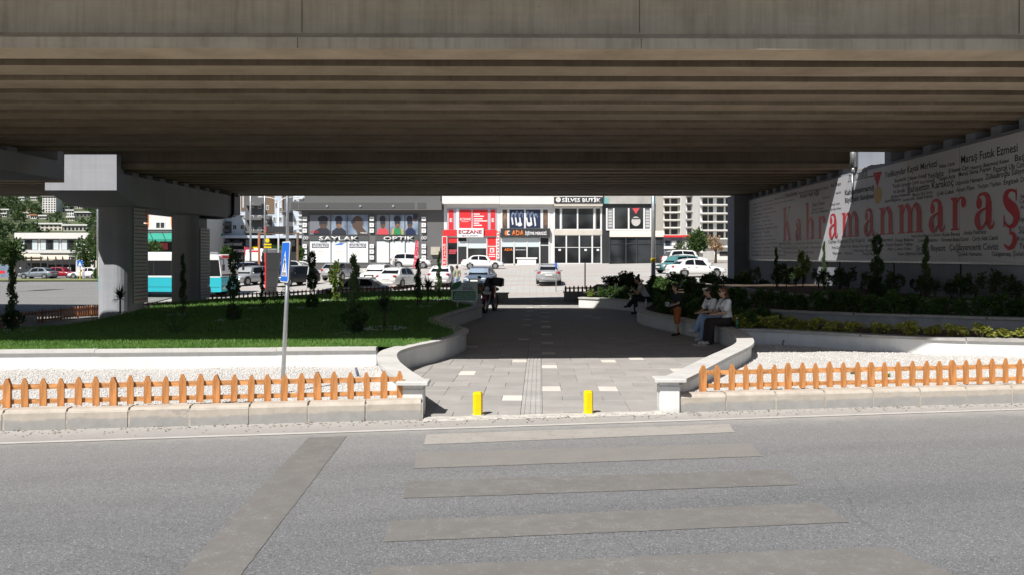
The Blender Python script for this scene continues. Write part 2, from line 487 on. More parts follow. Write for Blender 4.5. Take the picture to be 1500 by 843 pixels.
# ---- kerb: stone by stone, left and right of the crossing
def kerb(name, X0, X1, tagname):
    root = empty(name, (X0, KY(X0), 0), kind='structure')
    a = math.atan(KB); L = .68
    bb = MB(); x = L - .024
    prof = [(0,-.12),(.20,-.12),(.20,.215),(.185,.232),(.04,.232),(.012,.205),(0,.19)]
    vs = []
    bb.prism([(p[0], p[1]) for p in prof], 0, x, 'x')
    first = None
    bk = MB(); dirx = Vector((math.cos(a), math.sin(a), 0)); nrm = Vector((-math.sin(a), math.cos(a), 0))
    n = int((X1 - X0)*math.sqrt(1+KB*KB) / L)
    for k in range(n):
        if first is None:
            me = bpy.data.meshes.new('kerb_stone'); me.from_pydata(bb.v, [], bb.f); me.materials.append(M['kerb']); me.update()
            first = me
        o = bpy.data.objects.new('kerb_stone', first); C.objects.link(o); o.parent = root
        o.location = dirx*(k*L) + nrm*random.uniform(-.006,.006) + Vector((0,0,random.uniform(-.006,.004)))
        o.rotation_euler = (random.uniform(-.01,.01), random.uniform(-.004,.004), a + random.uniform(-.004,.004))
        ORG[o.name] = Vector((0,0,0))
    # mortar behind the joints
    w0 = Vector((X0, KY(X0), 0)) + nrm*.008; w1 = w0 + dirx*(n*L)
    q = [w0, w1, w1+nrm*.15, w0+nrm*.15]
    mb = MB(); mb.add([(p.x,p.y,-.1) for p in q] + [(p.x,p.y,.2) for p in q], [(0,3,2,1),(4,5,6,7),(0,1,5,4),(1,2,6,5),(2,3,7,6),(3,0,4,7)])
    mb.build('mortar', mat('mortar', (.50,.45,.39), .95, var=.3, vscale=9, bump=.5, bscale=50), root)
    return root
XE0, XE1 = -1.31, 1.74
KL0 = XE0 - 40*.68*math.cos(math.atan(KB))
kerb('kerb_left', KL0, XE0 + .004, 'left')
kerb('kerb_right', XE1+.14, 29.0, 'right')

# ---- wavy walls: centre lines (x, y)
LW = [(-1.43,10.12),(-1.80,11.1),(-2.18,12.3),(-2.36,13.4),(-2.22,14.3),(-1.88,15.2),(-1.55,16.5),(-1.52,17.6),(-1.95,18.7),(-2.40,20.1),(-2.40,21.6),(-2.15,23.2),(-1.85,25.0),(-1.68,26.3),(-1.95,27.5),(-2.55,28.7),(-2.65,31),(-2.2,34.4)]
RW = [(1.83,10.38),(2.45,11.6),(3.05,12.85),(3.85,14.45),(4.2,15.6),(4.43,17),(4.48,18),(4.38,19),(4.08,20.2),(3.72,21.7),(3.40,23.3),(3.44,24.8),(3.9,26.6),(4.1,27.9),(3.8,29.2),(2.95,30.6),(2.0,31.5)]
LC = catmull(LW, 6); RC = catmull(RW, 6)
LFp = [(-16.5,13.1),(-12,13.55),(-9.1,13.78),(-6,14.0),(-4,14.15),(-2.45,14.25)]
RFp = [(4.5,17.85),(5.2,17.72),(6.1,17.2),(7.2,16.4),(8.6,15.8),(9.9,15.52),(11.45,15.35)]
def at_y(curve, Y):
    ys_ = [p.y for p in curve]; xs_ = [p.x for p in curve]
    return float(np.interp(Y, ys_, xs_))
def offset_curve(pts, d):
    out = []
    for i, p in enumerate(pts):
        t = (pts[min(i+1,len(pts)-1)] - pts[max(i-1,0)]).normalized()
        out.append(p + Vector((-t.y, t.x, 0))*d)
    return out
def sweep_wall(name, pts, half, z0, z1, m, parent):
    a = offset_curve(pts, half); c = offset_curve(pts, -half); n = len(pts)
    vs = []
    for i in range(n):
        vs += [(a[i].x,a[i].y,z0),(a[i].x,a[i].y,z1),(c[i].x,c[i].y,z1),(c[i].x,c[i].y,z0)]
    fs = []
    for i in range(n-1):
        for k in range(4):
            fs.append((i*4+k, i*4+(k+1)%4, (i+1)*4+(k+1)%4, (i+1)*4+k))
    fs += [(3,2,1,0), tuple((n-1)*4+k for k in range(4))]
    return mk(name, vs, fs, m, parent)
def wavy_wall(name, pts, z0, ztop, label, cw=.32, ww=.22, wm=None, cm=None, per=5, th=.055, group=None):
    root = empty(name, (pts[0].x, pts[0].y, max(0, z0)), label, 'wall', group)
    sweep_wall('wall', pts, ww/2, z0, ztop-th-.003, wm or M['white'], root)
    i = 0
    while i < len(pts)-1:
        j = min(i+per, len(pts)-1)
        if len(pts)-1-j < 2: j = len(pts)-1
        seg = [p.copy() for p in pts[i:j+1]]
        t0 = (seg[1]-seg[0]).normalized(); t1 = (seg[-1]-seg[-2]).normalized()
        seg[0] += t0*.004; seg[-1] -= t1*.004
        dz = random.uniform(-.003,.003)
        sweep_wall('coping_stone', seg, cw/2, ztop-th+dz, ztop+dz, cm or M['coping'], root)
        i = j
    return root
wavy_wall('planter_wall', LC, -.1, .40, 'wavy white low wall with grey coping along the lawn side of the path')
wavy_wall('planter_wall', RC, -.1, .40, 'wavy white seat wall with grey coping that the people sit on')
LFC = catmull(LFp, 4); RFC = catmull(RFp, 4)
wavy_wall('planter_wall', LFC[:-1], -.1, .395, 'straight white low wall between the lawn and the white gravel', per=5)
wavy_wall('planter_wall', RFC[1:], -.1, .395, 'white low wall curving in front of the yellow green shrubs', cm=M['darkcoping'])
# pillar blocks at the ends by the kerb
for nm, (x, y), lab in (('wall_pillar', (-1.46, 10.10), 'white painted wall end block beside the left end of the picket fence'),
                        ('wall_pillar', (1.79, 10.335), 'white painted wall end block beside the right picket fence')):
    root = empty(nm, (x, y, 0), lab, 'pillar')
    s = -1 if x < 0 else 1
    MB().cbox(x-.13, x+.13, y-.135, y+.10, -.05, .345, .012).build('block', M['white'], root)
    MB().cbox(x-.20, x+.20, y-.22, y+.07, .4035, .445, .008).build('cap_stone', M['coping'], root)
    MB().box(x-.12, x+.12, y-.12, y+.06, .345, .4035).build('mortar_bed', M['white'], root)

# ---- path: paving slabs, tactile strip, apron
path = empty('path', (0, 10, 0), kind='structure')
path.rotation_euler = (0, 0, -.0125)
def m_slab(name, c, seed):
    n = NT(name); p = n.pos()
    oi = n.t.nodes.new('ShaderNodeObjectInfo')
    cc = n.mix(n.ramp(n.noise(p, 2.2, 7, .7), [(.3, 0.0), (.7, 1.0)]), tuple(x*.86 for x in c), tuple(min(1,x*1.07) for x in c))
    rv = n.ramp(oi.outputs['Random'], [(0.0, (.9,.9,.9)), (1.0, (1.06,1.05,1.04))])
    cc = n.mix(1.0, cc, rv, 'MULTIPLY')
    st = n.noise(p, 7, 6, .75)
    cc = n.mix(n.ramp(st, [(.64, 0.0), (.78, .35)]), cc, tuple(x*.55 for x in c))
    n.bump(n.noise(p, 70, 5, .7), .25, .004)
    return n.done(cc, .85, .25)
M['slab'] = m_slab('grey paving slab', (.375,.36,.345), 1)
M['slabw'] = m_slab('pale paving slab', (.68,.64,.59), 2)
M['tact'] = m_slab('tactile slab', (.41,.40,.385), 3)
pb = MB(); pb.box(-5.2, 6.5, -.45, 28.2, -.25, -.055)
pb.build('bedding', mat('bedding mortar', (.16,.155,.15), .95, var=.3, vscale=6), path)
def slab_mesh(w, d, m, nm):
    bb = MB(); bb.cbox(.002, w-.002, .002, d-.002, -.05, 0, .004)
    me = bpy.data.meshes.new(nm); me.from_pydata(bb.v, [], bb.f); me.materials.append(m); me.update(); return me
W_, D_ = .57, .40
slabA = slab_mesh(W_, D_, M['slab'], 'paving_slab'); slabB = slab_mesh(W_/2, D_, M['slab'], 'paving_slab'); slabC = slab_mesh(W_/2, D_, M['slabw'], 'pale_slab')
tacB = MB(); tacB.cbox(.002, .278, .002, .398, -.05, -.004, .004)
for k in range(4):
    x = .035 + k*.07; tacB.cbox(x-.016, x+.016, 0, .398, -.004, .003, .0025)
tacM = bpy.data.meshes.new('tactile_slab'); tacM.from_pydata(tacB.v, [], tacB.f); tacM.materials.append(M['tact']); tacM.update()
slots = []
TX0, TX1 = -.12, .16
rs = random.Random(5)
for r in range(0, 71):
    y0 = r*D_ - .10; Yw = 10 + y0
    slots.append((tacM, TX0, y0, Yw, 0))
    for side in (-1, 1):
        edge = TX0 if side < 0 else TX1
        lim = (at_y(LC, max(10.2, Yw)) - .2) if side < 0 else (at_y(RC, max(10.4, min(31.4, Yw))) + .25)
        if Yw < 10.3: lim = -1.32 if side < 0 else 1.72
        if Yw > 31.4: lim = -2.0 if side < 0 else 4.2
        lim += side*(.15 + .0125*(Yw-10)*(-1))
        x = edge; first = True; pal = rs.random()
        near_white = (r % 5 == 3) if side < 0 else (r % 5 in (1,) or r % 9 == 5)
        off = (r*side*2 + (1 if r % 3 == 0 else 0)) % 2
        spot = rs.choice([2,3,4,5,6,7]) if rs.random() < (.40 if side < 0 else .22) else -1
        k = 0
        while (x - lim)*side < 0:
            if first and near_white and rs.random() < .85: w, me = W_/2, slabC
            elif first and off: w, me = W_/2, slabB
            elif k == spot: w, me = W_/2, slabC
            else: w, me = W_, slabA
            xs0 = x if side > 0 else x - w
            slots.append((me, xs0, y0, Yw, abs(xs0)))
            x += side*w; first = False; k += 1
slots.sort(key=lambda s: s[3])
kind_count = {}
restv, restf = {}, {}
for me, x0, y0, Yw, _ in slots:
    kind_count[me.name] = kind_count.get(me.name, 0) + 1
    nm = {'pale_slab':'pale_slab','tactile_slab':'tactile_slab'}.get(me.name, 'paving_slab')
    tot = kind_count[me.name]
    cap = {'pale_slab':120,'tactile_slab':71}.get(me.name, 240 if me is slabA else 60)
    if tot <= cap:
        o = bpy.data.objects.new(nm, me); C.objects.link(o); o.parent = path
        o.location = (x0, y0, rs.uniform(-.0022,.0015)); o.rotation_euler = (rs.uniform(-.003,.003), rs.uniform(-.003,.003), 0)
    else:
        key = 'w' if me is slabC else 'g'
        V = restv.setdefault(key, []); Fc = restf.setdefault(key, []); base = len(V)
        V += [(v.co.x + x0, v.co.y + y0, v.co.z) for v in me.vertices]; Fc += [tuple(base+i for i in p.vertices) for p in me.polygons]
for key, V in restv.items():
    me = bpy.data.meshes.new('far_slabs'); me.from_pydata(V, [], restf[key]); me.materials.append(M['slabw'] if key == 'w' else M['slab']); me.update()
    o = bpy.data.objects.new('far_paving', me); C.objects.link(o); o.parent = path; o['kind'] = 'stuff'
# apron of pale concrete between slabs and road
ab = MB()
ab.grid(lambda u, v: (XE0+.01 + u*(XE1-XE0-.02), (KY(XE0+u*(XE1-XE0)) - .14 + .022*math.sin(u*37)*math.sin(u*11+1)) + v*.22, .012 - .010*(1-v)), 40, 2)
tag(ab.build('apron', mat('pale concrete apron', (.56,.53,.49), .9, var=.25, vscale=9, bump=.4, bscale=50)), kind='structure')

# ---- gravel beds
def m_gravel():
    n = NT('white gravel bed'); p = n.pos()
    v = n.t.nodes.new('ShaderNodeTexVoronoi'); v.inputs['Scale'].default_value = 44; n.link(p, v.inputs['Vector'])
    s = n.t.nodes.new('ShaderNodeSeparateColor'); n.link(v.outputs['Color'], s.inputs[0])
    c = n.ramp(s.outputs[0], [(0.0, (.42,.40,.37)), (.2, (.58,.565,.54)), (.6, (.68,.67,.65)), (1.0, (.76,.75,.74))])
    c = n.mix(n.ramp(v.outputs['Distance'], [(.38, 0.0), (.66, .6)]), c, (.36,.335,.31))
    n.bump(n.math('SUBTRACT', 1.0, v.outputs['Distance']), .5, .015)
    return n.done(c, .8, .3)
M['gravel'] = m_gravel()
def lerp(a, b_, t): return a*(1-t) + b_*t
def gl(u, t):
    XR = at_y(LC, 10.15 + 4.0*t); X = lerp(-16.5, XR, u)
    yb = KY(X) + .19; yt = float(np.interp(X, [p.x for p in LFC], [p.y for p in LFC]))
    return Vector((X, lerp(yb, yt, t), lerp(.195, .06, t**.8) + .012*math.sin(X*3.1+t*9)*math.sin(X*1.3)))
XRc = [p for p in RC if p.y <= 17.8]
def gr(u, t):
    k = t*(len(XRc)-1); i = min(int(k), len(XRc)-2); BL = XRc[i].lerp(XRc[i+1], k-i)
    top0, bot0 = XRc[-1], XRc[0]
    Xt = lerp(top0.x, 11.5, u); yt = float(np.interp(Xt, [p.x for p in RFC], [p.y for p in RFC]))
    Xb = lerp(bot0.x, 14.5, u); yb = KY(Xb) + .19
    rl = Vector((lerp(bot0.x, top0.x, t), lerp(KY(bot0.x)+.19, RFC[0].y, t), 0))
    p = Vector((lerp(Xb, Xt, t), lerp(yb, yt, t), 0)) + (BL - rl)*(1-u)
    return Vector((p.x, p.y, lerp(.195, .06, t**.8) + .012*math.sin(p.x*3.1+t*9)*math.sin(p.x*1.3)))
oct_v = np.array([(1,0,0),(-1,0,0),(0,1,0),(0,-1,0),(0,0,1),(0,0,-1)], dtype=np.float32)
oct_f = np.array([(0,2,4),(2,1,4),(1,3,4),(3,0,4),(2,0,5),(1,2,5),(3,1,5),(0,3,5)], dtype=np.int32)
M['pebble'] = mat('white pebble', (.74,.73,.71), .75, c2=(.48,.455,.42), vscale=14, ramp=(.3,.6))
for nm, fn, n_ in (('gravel_left', gl, 15000), ('gravel_right', gr, 12000)):
    root = empty(nm, fn(.5,.5), kind='stuff')
    bb = MB(); bb.grid(fn, 60, 16); bb.build('gravel_bed', M['gravel'], root, True)
    P = np.array([fn(random.random(), random.random()**1.1) for _ in range(n_)], dtype=np.float32)
    S = rng.uniform(.007,.018,(n_,1,3)).astype(np.float32)*np.array([1.2,1.2,.75],dtype=np.float32)
    ang = rng.uniform(0,6.28,n_).astype(np.float32); ca, sa = np.cos(ang), np.sin(ang)
    V = oct_v[None]*S
    V = np.stack([V[...,0]*ca[:,None]-V[...,1]*sa[:,None], V[...,0]*sa[:,None]+V[...,1]*ca[:,None], V[...,2]], -1) + P[:,None,:] + np.array([0,0,.004],dtype=np.float32)
    T = (oct_f[None] + (np.arange(n_)*6)[:,None,None]).reshape(-1,3)
    o = mk_tri('pebbles', V.reshape(-1,3), T, M['pebble'], root); o['kind'] = 'stuff'
# dark felt edge showing behind the kerb
for nm, X0, X1 in (('left',-16,-1.6),('right',2.05,16)):
    fb = MB(); k = 0
    rr = random.Random(3); x = X0
    while x < X1:
        l = rr.uniform(.08,.4); y = KY(x)+.212
        fb.box(x, min(x+l,X1), y, y+rr.uniform(.02,.06), .18, .222); x += l + rr.uniform(.03,.2)
    tag(fb.build('felt_edge', mat('weed felt', (.035,.037,.04), .9, bump=.6, bscale=30)), kind='stuff')

# ---- lawn
def lawn_z(X, Y):
    w = interp(Y, [15.5, 23], [0, 1])
    z = .385*(1-w) + w*(.33 - .042*max(0, -6 - X)) - .26*max(0, Y-33)/11.5
    if Y > 16: z += .05*w*math.sin(X*.35)*math.sin(Y*.22)
    return max(z, terr(X, Y)+.03) if X > -13.0 else max(z, terr(X, Y)+.02)
def lawn_xl(Y): return interp(Y, [13.5,20,26.5,29,31,34,36,44.5], [-13.5,-13.5,-13.9,-14.4,-14.8,-15.6,-17.0,-18.2])
def lawn_yb(X): return float(np.interp(X, [p.x for p in LFC], [p.y for p in LFC]))
def lawn_pt(u, t):
    X0 = lawn_xl(14.0 + 30.5*t); X1 = at_y(LC, 14.2 + 30.3*t)
    X = lerp(X0, X1, u); Y = lerp(lawn_yb(X), 44.6, t)
    return (X, Y, lawn_z(X, Y))
M['lawnbase'] = mat('lawn soil and thatch', (.04,.09,.022), .95, var=.4, vscale=5, bump=.6, bscale=40)
lawn = empty('lawn', lawn_pt(.5,.3), kind='stuff')
bb = MB(); bb.grid(lawn_pt, 50, 70); bb.build('turf', M['lawnbase'], lawn, True)
nb = 150000
uu = rng.random(nb); tt = rng.random(nb)**1.9
tt[:60000] = rng.random(60000)*.075
P = np.array([lawn_pt(float(a), float(c)) for a, c in zip(uu, tt)], dtype=np.float32)
hgt = rng.uniform(.035,.085,nb).astype(np.float32)*(1+.6*tt.astype(np.float32)); a = rng.uniform(0,6.28,nb); w = rng.uniform(.004,.009,nb)*(1+2.5*tt)
dx = np.cos(a)*w; dy = np.sin(a)*w
lean = rng.normal(0,.03,(nb,2))
V = np.empty((nb,3,3), dtype=np.float32)
V[:,0] = P + np.stack([dx,dy,np.zeros(nb)],-1); V[:,1] = P - np.stack([dx,dy,np.zeros(nb)],-1)
V[:,2] = P + np.stack([lean[:,0],lean[:,1],hgt],-1)
def m_leaf(name, c1, c2, c3=None, scale=2.5, trans=.25, rough=.5):
    n = NT(name)
    f = n.noise(n.pos(), scale, 4, .7)
    st = [(.3, c1), (.7, c2)] if c3 is None else [(.25, c1), (.5, c2), (.75, c3)]
    c = n.ramp(f, st)
    n.link(c, n.b.inputs['Base Color']); n.b.inputs['Roughness'].default_value = rough; n.b.inputs['Specular IOR Level'].default_value = .35
    tr = n.t.nodes.new('ShaderNodeBsdfTranslucent'); n.link(c, tr.inputs[0])
    mx = n.t.nodes.new('ShaderNodeMixShader'); mx.inputs[0].default_value = trans
    n.link(n.b.outputs[0], mx.inputs[1]); n.link(tr.outputs[0], mx.inputs[2])
    n.link(mx.outputs[0], n.t.nodes['Material Output'].inputs[0])
    return n.m
M['grass'] = m_leaf('grass blades', (.075,.18,.03), (.14,.285,.055), (.24,.34,.09), 3.0)
o = mk_tri('grass', V.reshape(-1,3), np.arange(nb*3).reshape(-1,3), M['grass'], lawn); o['kind'] = 'stuff'

# ---- paved strip left of the lawn, car park and street surfaces (lie just above the ground)
def sheet(name, x0, x1, y0, y1, m, nx_=30, ny_=30, lift=.0, fy0=None, fy1=None, kind='structure'):
    def fn(u, v):
        X = lerp(x0, x1, u); a_ = fy0(X) if fy0 else y0; b_ = fy1(X) if fy1 else y1
        Y = lerp(a_, b_, v); return (X, Y, terr(X, Y) + lift)
    bb = MB(); bb.grid(fn, nx_, ny_); return tag(bb.build(name, m, None, True), kind=kind)
def m_pavers(name, c1, c2, sx, sy, red=False):
    n = NT(name); p = n.pos()
    br = n.t.nodes.new('ShaderNodeTexBrick'); br.inputs['Scale'].default_value = 1.0
    br.inputs['Brick Width'].default_value = sx; br.inputs['Row Height'].default_value = sy; br.inputs['Mortar Size'].default_value = .02
    br.inputs['Color1'].default_value = col4(c1); br.inputs['Color2'].default_value = col4(c2); br.inputs['Mortar'].default_value = col4(tuple(x*.6 for x in c1))
    n.link(p, br.inputs['Vector'])
    c = br.outputs['Color']
    if red:
        f = n.ramp(n.noise(n.pos((.5,1.2,1)), .25, 5, .6), [(.46, 0.0), (.58, .75)])
        c = n.mix(f, c, (.44,.375,.35))
    c = n.mix(n.ramp(n.noise(p, .8, 6, .7), [(.4, 0.0), (.8, .45)]), c, tuple(x*.7 for x in c1))
    return n.done(c, .85, .25)
M['carpark'] = m_pavers('car park pavers', (.50,.49,.465), (.455,.445,.425), .9, .45, True)
M['strip'] = m_pavers('grey side pavers', (.34,.33,.31), (.30,.29,.28), .5, .25)
sheet('car_park', -24, 46, 38, 94.3, M['carpark'], 40, 40, .0)
sheet('side_pavement', -17.6, -13.2, 13.0, 31, M['strip'], 10, 20, .0)
sheet('side_street', -140, -24.2, 30, 92, M['asphalt_far'], 60, 40, .01)
sheet('side_street_junction', -24.4, -17.4, 16, 47, M['asphalt_far'], 10, 30, .02)
# grass median on the far side of the street
M['drygrass'] = mat('dry verge grass', (.22,.25,.09), .95, var=.4, vscale=2.0, bump=.6, bscale=10)
sheet('verge', -150, -46, 92.5, 99.5, M['drygrass'], 40, 6, .12)
sheet('far_street', -190, -30, 100, 118, M['asphalt_far'], 50, 8, .015)

# grit and dry leaves gathered in the gutter
rg = random.Random(31); n_ = 900
P = np.array([(lambda X: (X, KY(X) - abs(rg.gauss(0,.16)) - .01, .006))(rg.uniform(-9,10)) for _ in range(n_)], dtype=np.float32)
S = rng.uniform(.004,.014,(n_,1,3)).astype(np.float32)*np.array([1.3,1.1,.5],dtype=np.float32)
V = oct_v[None]*S + P[:,None,:]
tag(mk_tri('gutter_grit', V.reshape(-1,3), (oct_f[None]+(np.arange(n_)*6)[:,None,None]).reshape(-1,3), mat('grit and dry leaves', (.40,.34,.27), .9, c2=(.10,.08,.06), vscale=3, ramp=(.4,.6))), kind='stuff')
# ================================================================== the two bridges
GZ = 5.25
def girder_profile(y):
    c = y + .35
    return [(c-.35,GZ),(c+.35,GZ),(c+.35,GZ+.17),(c+.12,GZ+.30),(c+.12,GZ+1.15),(c+.42,GZ+1.30),(c+.42,GZ+1.40),(c-.42,GZ+1.40),(c-.42,GZ+1.30),(c-.12,GZ+1.15),(c-.12,GZ+.30),(c-.35,GZ+.17)]
def bridge(name, Y0, n, yd0, yd1, label, skew=0.0, XL=-160.0, XR=12.5):
    root = empty(name, (0, Y0, GZ), label, 'bridge')
    xs_ = np.concatenate([[XL,-110,-75],np.linspace(-50, XR, 36)])
    for k in range(n):
        y = Y0 + k*1.16
        prof = girder_profile(y); q = len(prof)
        jit = random.uniform(-.012,.012)
        vs = [(x, p[0] + jit + skew*x, p[1] + random.uniform(-.004,.004)*(1 if p[1] < GZ+.2 else 0)) for x in xs_ for p in prof]
        fs = [tuple(range(q)), tuple((len(xs_)-1)*q + i for i in range(q-1,-1,-1))]
        for i in range(len(xs_)-1):
            for j in range(q):
                fs.append((i*q+j, (i+1)*q+j, (i+1)*q+(j+1)%q, i*q+(j+1)%q))
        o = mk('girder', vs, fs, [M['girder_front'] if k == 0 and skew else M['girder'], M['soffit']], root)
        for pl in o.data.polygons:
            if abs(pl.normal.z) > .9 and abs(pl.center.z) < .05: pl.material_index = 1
    sk = lambda x: skew*x
    sk0 = (lambda x: max(-1.0, .05*x) if x < 0 else min(.11*x, .33)) if skew else sk  # unseen near deck edge, bent only to steer where its shadow falls below
    def slab(nm, ya, yb, za, zb, m):
        f0 = sk0 if ya < yd0+.1 else sk; f1 = sk0 if (yb < yd0+.5) else sk
        st = [XL, -20, 0, 3.0, XR]; vs = []
        for x in st: vs += [(x,ya+f0(x),za),(x,yb+f1(x),za),(x,yb+f1(x),zb),(x,ya+f0(x),zb)]
        fs = [(0,1,2,3),(19,18,17,16)]
        for i in range(4):
            for k in range(4): fs.append((i*4+k,(i+1)*4+k,(i+1)*4+(k+1)%4,i*4+(k+1)%4))
        return mk(nm, vs, fs, m, root)
    slab('deck_slab', yd0, yd1, GZ+1.402, GZ+1.65, M['girder'])
    slab('parapet', yd0+.02, yd0+.27, GZ+1.653, GZ+2.50, M['girder_front'])
    slab('parapet', yd1-.27, yd1-.02, GZ+1.653, GZ+2.50, M['girder_front'])
    return root
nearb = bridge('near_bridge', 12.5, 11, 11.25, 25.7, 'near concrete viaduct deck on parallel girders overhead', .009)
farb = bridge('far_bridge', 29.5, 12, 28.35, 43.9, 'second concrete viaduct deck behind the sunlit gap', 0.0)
# joints and cracks in the face of the edge girder
for px in (443, 937, 1497, -60):
    x = PX(px, 12.72)
    MB().box(x-.002, x+.0025, 12.72+.009*x-.004, 12.72+.009*x+.1, GZ+.32, GZ+1.14).build('joint', M['dark'], nearb)
    MB().box(x-.004, x+.000, 12.5+.009*x-.014, 12.5+.009*x+.05, GZ+.005, GZ+.165).build('joint', M['dark'], nearb)

# ---- piers at the left
def cap_beam(name, Ya, Yb, taper, label, cols):
    root = empty(name, (-16, Ya, 0), label, 'bridge pier')
    z0e, z0 = (4.40, 3.93) if taper else (4.46, 4.46)
    zend = 4.15 if taper else 4.46
    prof = [(Ya,z0e),(Ya+1.6,z0) if taper else (Ya,z0e),(Yb-1.8,z0),(Yb,zend),(Yb,5.04),(Ya,5.04)]
    mb = MB(); mb.prism(prof, -16.9, -15.0, 'x'); mb.build('cap_beam', M['pier'], root)
    prof2 = [(Ya,z0e+.002),(Ya+1.6,z0+.002),(Yb-1.8,z0+.002),(Yb,zend+.002),(Yb,4.68),(Ya,4.68)]
    mb = MB(); mb.prism(prof2, -17.6, -16.9015, 'x'); mb.build('ledge', M['pier'], root)
    for y in (Ya, Yb-.32):
        MB().box(-16.898, -15.002, y+.001, y+.32, 5.04, 5.72).build('cheek_wall', M['pier'], root)
    for k in range(int((Yb-Ya-1)/1.16)):
        y = Ya + .95 + k*1.16
        MB().box(-16.4, -15.35, y-.24, y+.24, 5.0402, GZ-.002).build('bearing_pad', M['pier'], root)
    for yc in cols:
        poly = rrect(-16.85, -15.6, yc-.9, yc+.9, .48, 6)
        zb = terr(-16.2, yc) - .4
        mb = MB(); mb.prism(poly, zb, z0-.002, 'z'); o = mb.build('column', M['pier'], root)
    return root
pier1 = cap_beam('pier', 12.3, 25.7, False, 'grey pier cap beam under the near viaduct at the left edge', (14.6, 19.9))
pier2 = cap_beam('pier', 29.0, 41.4, True, 'grey two column pier with sunlit cap end under the second viaduct', (31.75, 38.1))
# rain pipe on the far end of the pier
rp = MB(); rp.tube([(-14.93,40.2,5.2),(-14.93,40.2,4.15),(-14.95,40.0,3.98),(-15.3,39.2,3.88),(-15.6,37.7,3.86)], .07, 8)
tag(rp.build('drain_pipe', M['black'], None, True), 'black drain pipe on the far end of the grey pier', 'pipe')
# name boards on the columns
def name_board(y0, y1, split, label, flip):
    x = -15.585
    root = empty('column_board', (x, (y0+y1)/2, .1), label, 'sign')
    panels = [(.14, 3.32), (3.37, 3.92)] if not flip else [(.62, 3.35), (.02, .56)]
    rr = random.Random(int(y0*10))
    for k, (za, zb) in enumerate(panels):
        p = MB(); p.box(x, x+.03, y0, y1, za, zb); pn = p.build('panel', M['boardgrey'], root)
        big = (zb-za) > 1
        n = int((zb-za)/.145) if big else 3
        for i in range(n):
            z = zb - .11 - i*((zb-za-.12)/n)
            red = big and not flip and i in (1, n-1, n-3)
            ln = MB(); y = y0+.06
            while y < y1-.1:
                w = rr.uniform(.035,.10); hh = rr.choice((.04,.05,.05))
                ln.box(x+.03, x+.034, y, min(y+w, y1-.05), z-.035, z-.035+hh); y += w + rr.uniform(.015,.03)
            ln.build('lettering', M['redpaint'] if red else M['columnink'], pn)['kind'] = 'stuff'
        if not big:
            p = MB(); p.add([(x+.036,y1-.22,zb-.04),(x+.036,y1-.06,zb-.04),(x+.036,y1-.14,zb-.38)], [(0,1,2)]); p.build('emblem', M['redpaint'], pn)
M['columnink'] = mat('faded dark print', (.16,.15,.15), .6)
M['boardgrey'] = mat('white sign sheet', (.50,.49,.48), .55, var=.05)
name_board(31.4, 32.55, 0, 'tall white name board on the nearer column', False)
name_board(37.75, 38.85, 0, 'tall white name board on the farther column', True)

# ---- abutment wall at the right
abut = empty('abutment_wall', (11.8, 25, 0), 'blue grey abutment wall under the viaducts behind the shrubs', 'wall')
MB().box(11.5, 13.2, 7.5, 42.0, -.2, 5.0).build('wall', M['wallblue'], abut)
MB().box(10.75, 13.2, 42.002, 43.4, -.4, 5.22).build('end_pillar', M['wallblue'], abut)
MB().box(11.36, 11.499, 41.75, 42.0, .2, 4.95).build('end_trim', M['wallblue'], abut)
MB().box(12.55, 13.198, 7.5, 43.4, 5.002, 7.6).build('back_wall', mat('bare concrete back wall', (.55,.47,.36), .9, var=.2, vscale=2, bump=.2), abut)
for k in range(11):
    y = 12.85 + k*1.16 + .1
    MB().box(11.62, 12.3, y-.22, y+.22, 5.002, GZ-.004).build('bearing_pad', M['wallblue'], abut)
for k in range(12):
    y = 29.85 + k*1.16
    MB().box(11.62, 12.3, y-.22, y+.22, 5.002, GZ-.004).build('bearing_pad', M['wallblue'], abut)
for y in (25.55, 28.05):
    MB().box(11.55, 12.54, y, y+.45, 5.002, 6.6).build('cheek_wall', M['wallblue'], abut)
for y in (17.5, 21.3, 25.2, 29.6, 33.4, 37.2):
    MB().box(11.485, 11.4995, y-.03, y+.03, .3, 1.8).build('joint', M['dark'], abut)
# rubble along the shelf in the gap
rb = MB(); rr = random.Random(4)
for k in range(16):
    y = 26.2 + k*.12; h_ = rr.uniform(.02,.09); rb.box(11.52, 11.7, y, y+.11, 5.002, 5.002+h_)
rb.build('rubble', mat('rubble', (.3,.28,.26), .95), abut)
emb = MB(); emb.box(13.2, 70, 8, 44, -.5, 6.9)
tag(emb.build('approach_ramp', M['earth']), 'earth filled approach ramp behind the abutment wall', 'ramp')
pp = MB(); pp.tube([(11.36,28.05,5.95),(11.36,28.05,5.15)], .11, 10); pp.tube([(11.36,28.05,5.15),(11.35,28.05,4.92)], .06, 10); pp.tube([(11.33,28.05,4.95),(11.33,28.05,4.0)], .03, 8)
tag(pp.build('drain_pipe', M['steel'], None, True), 'grey drain pipe above the medal emblem on the white board', 'pipe')
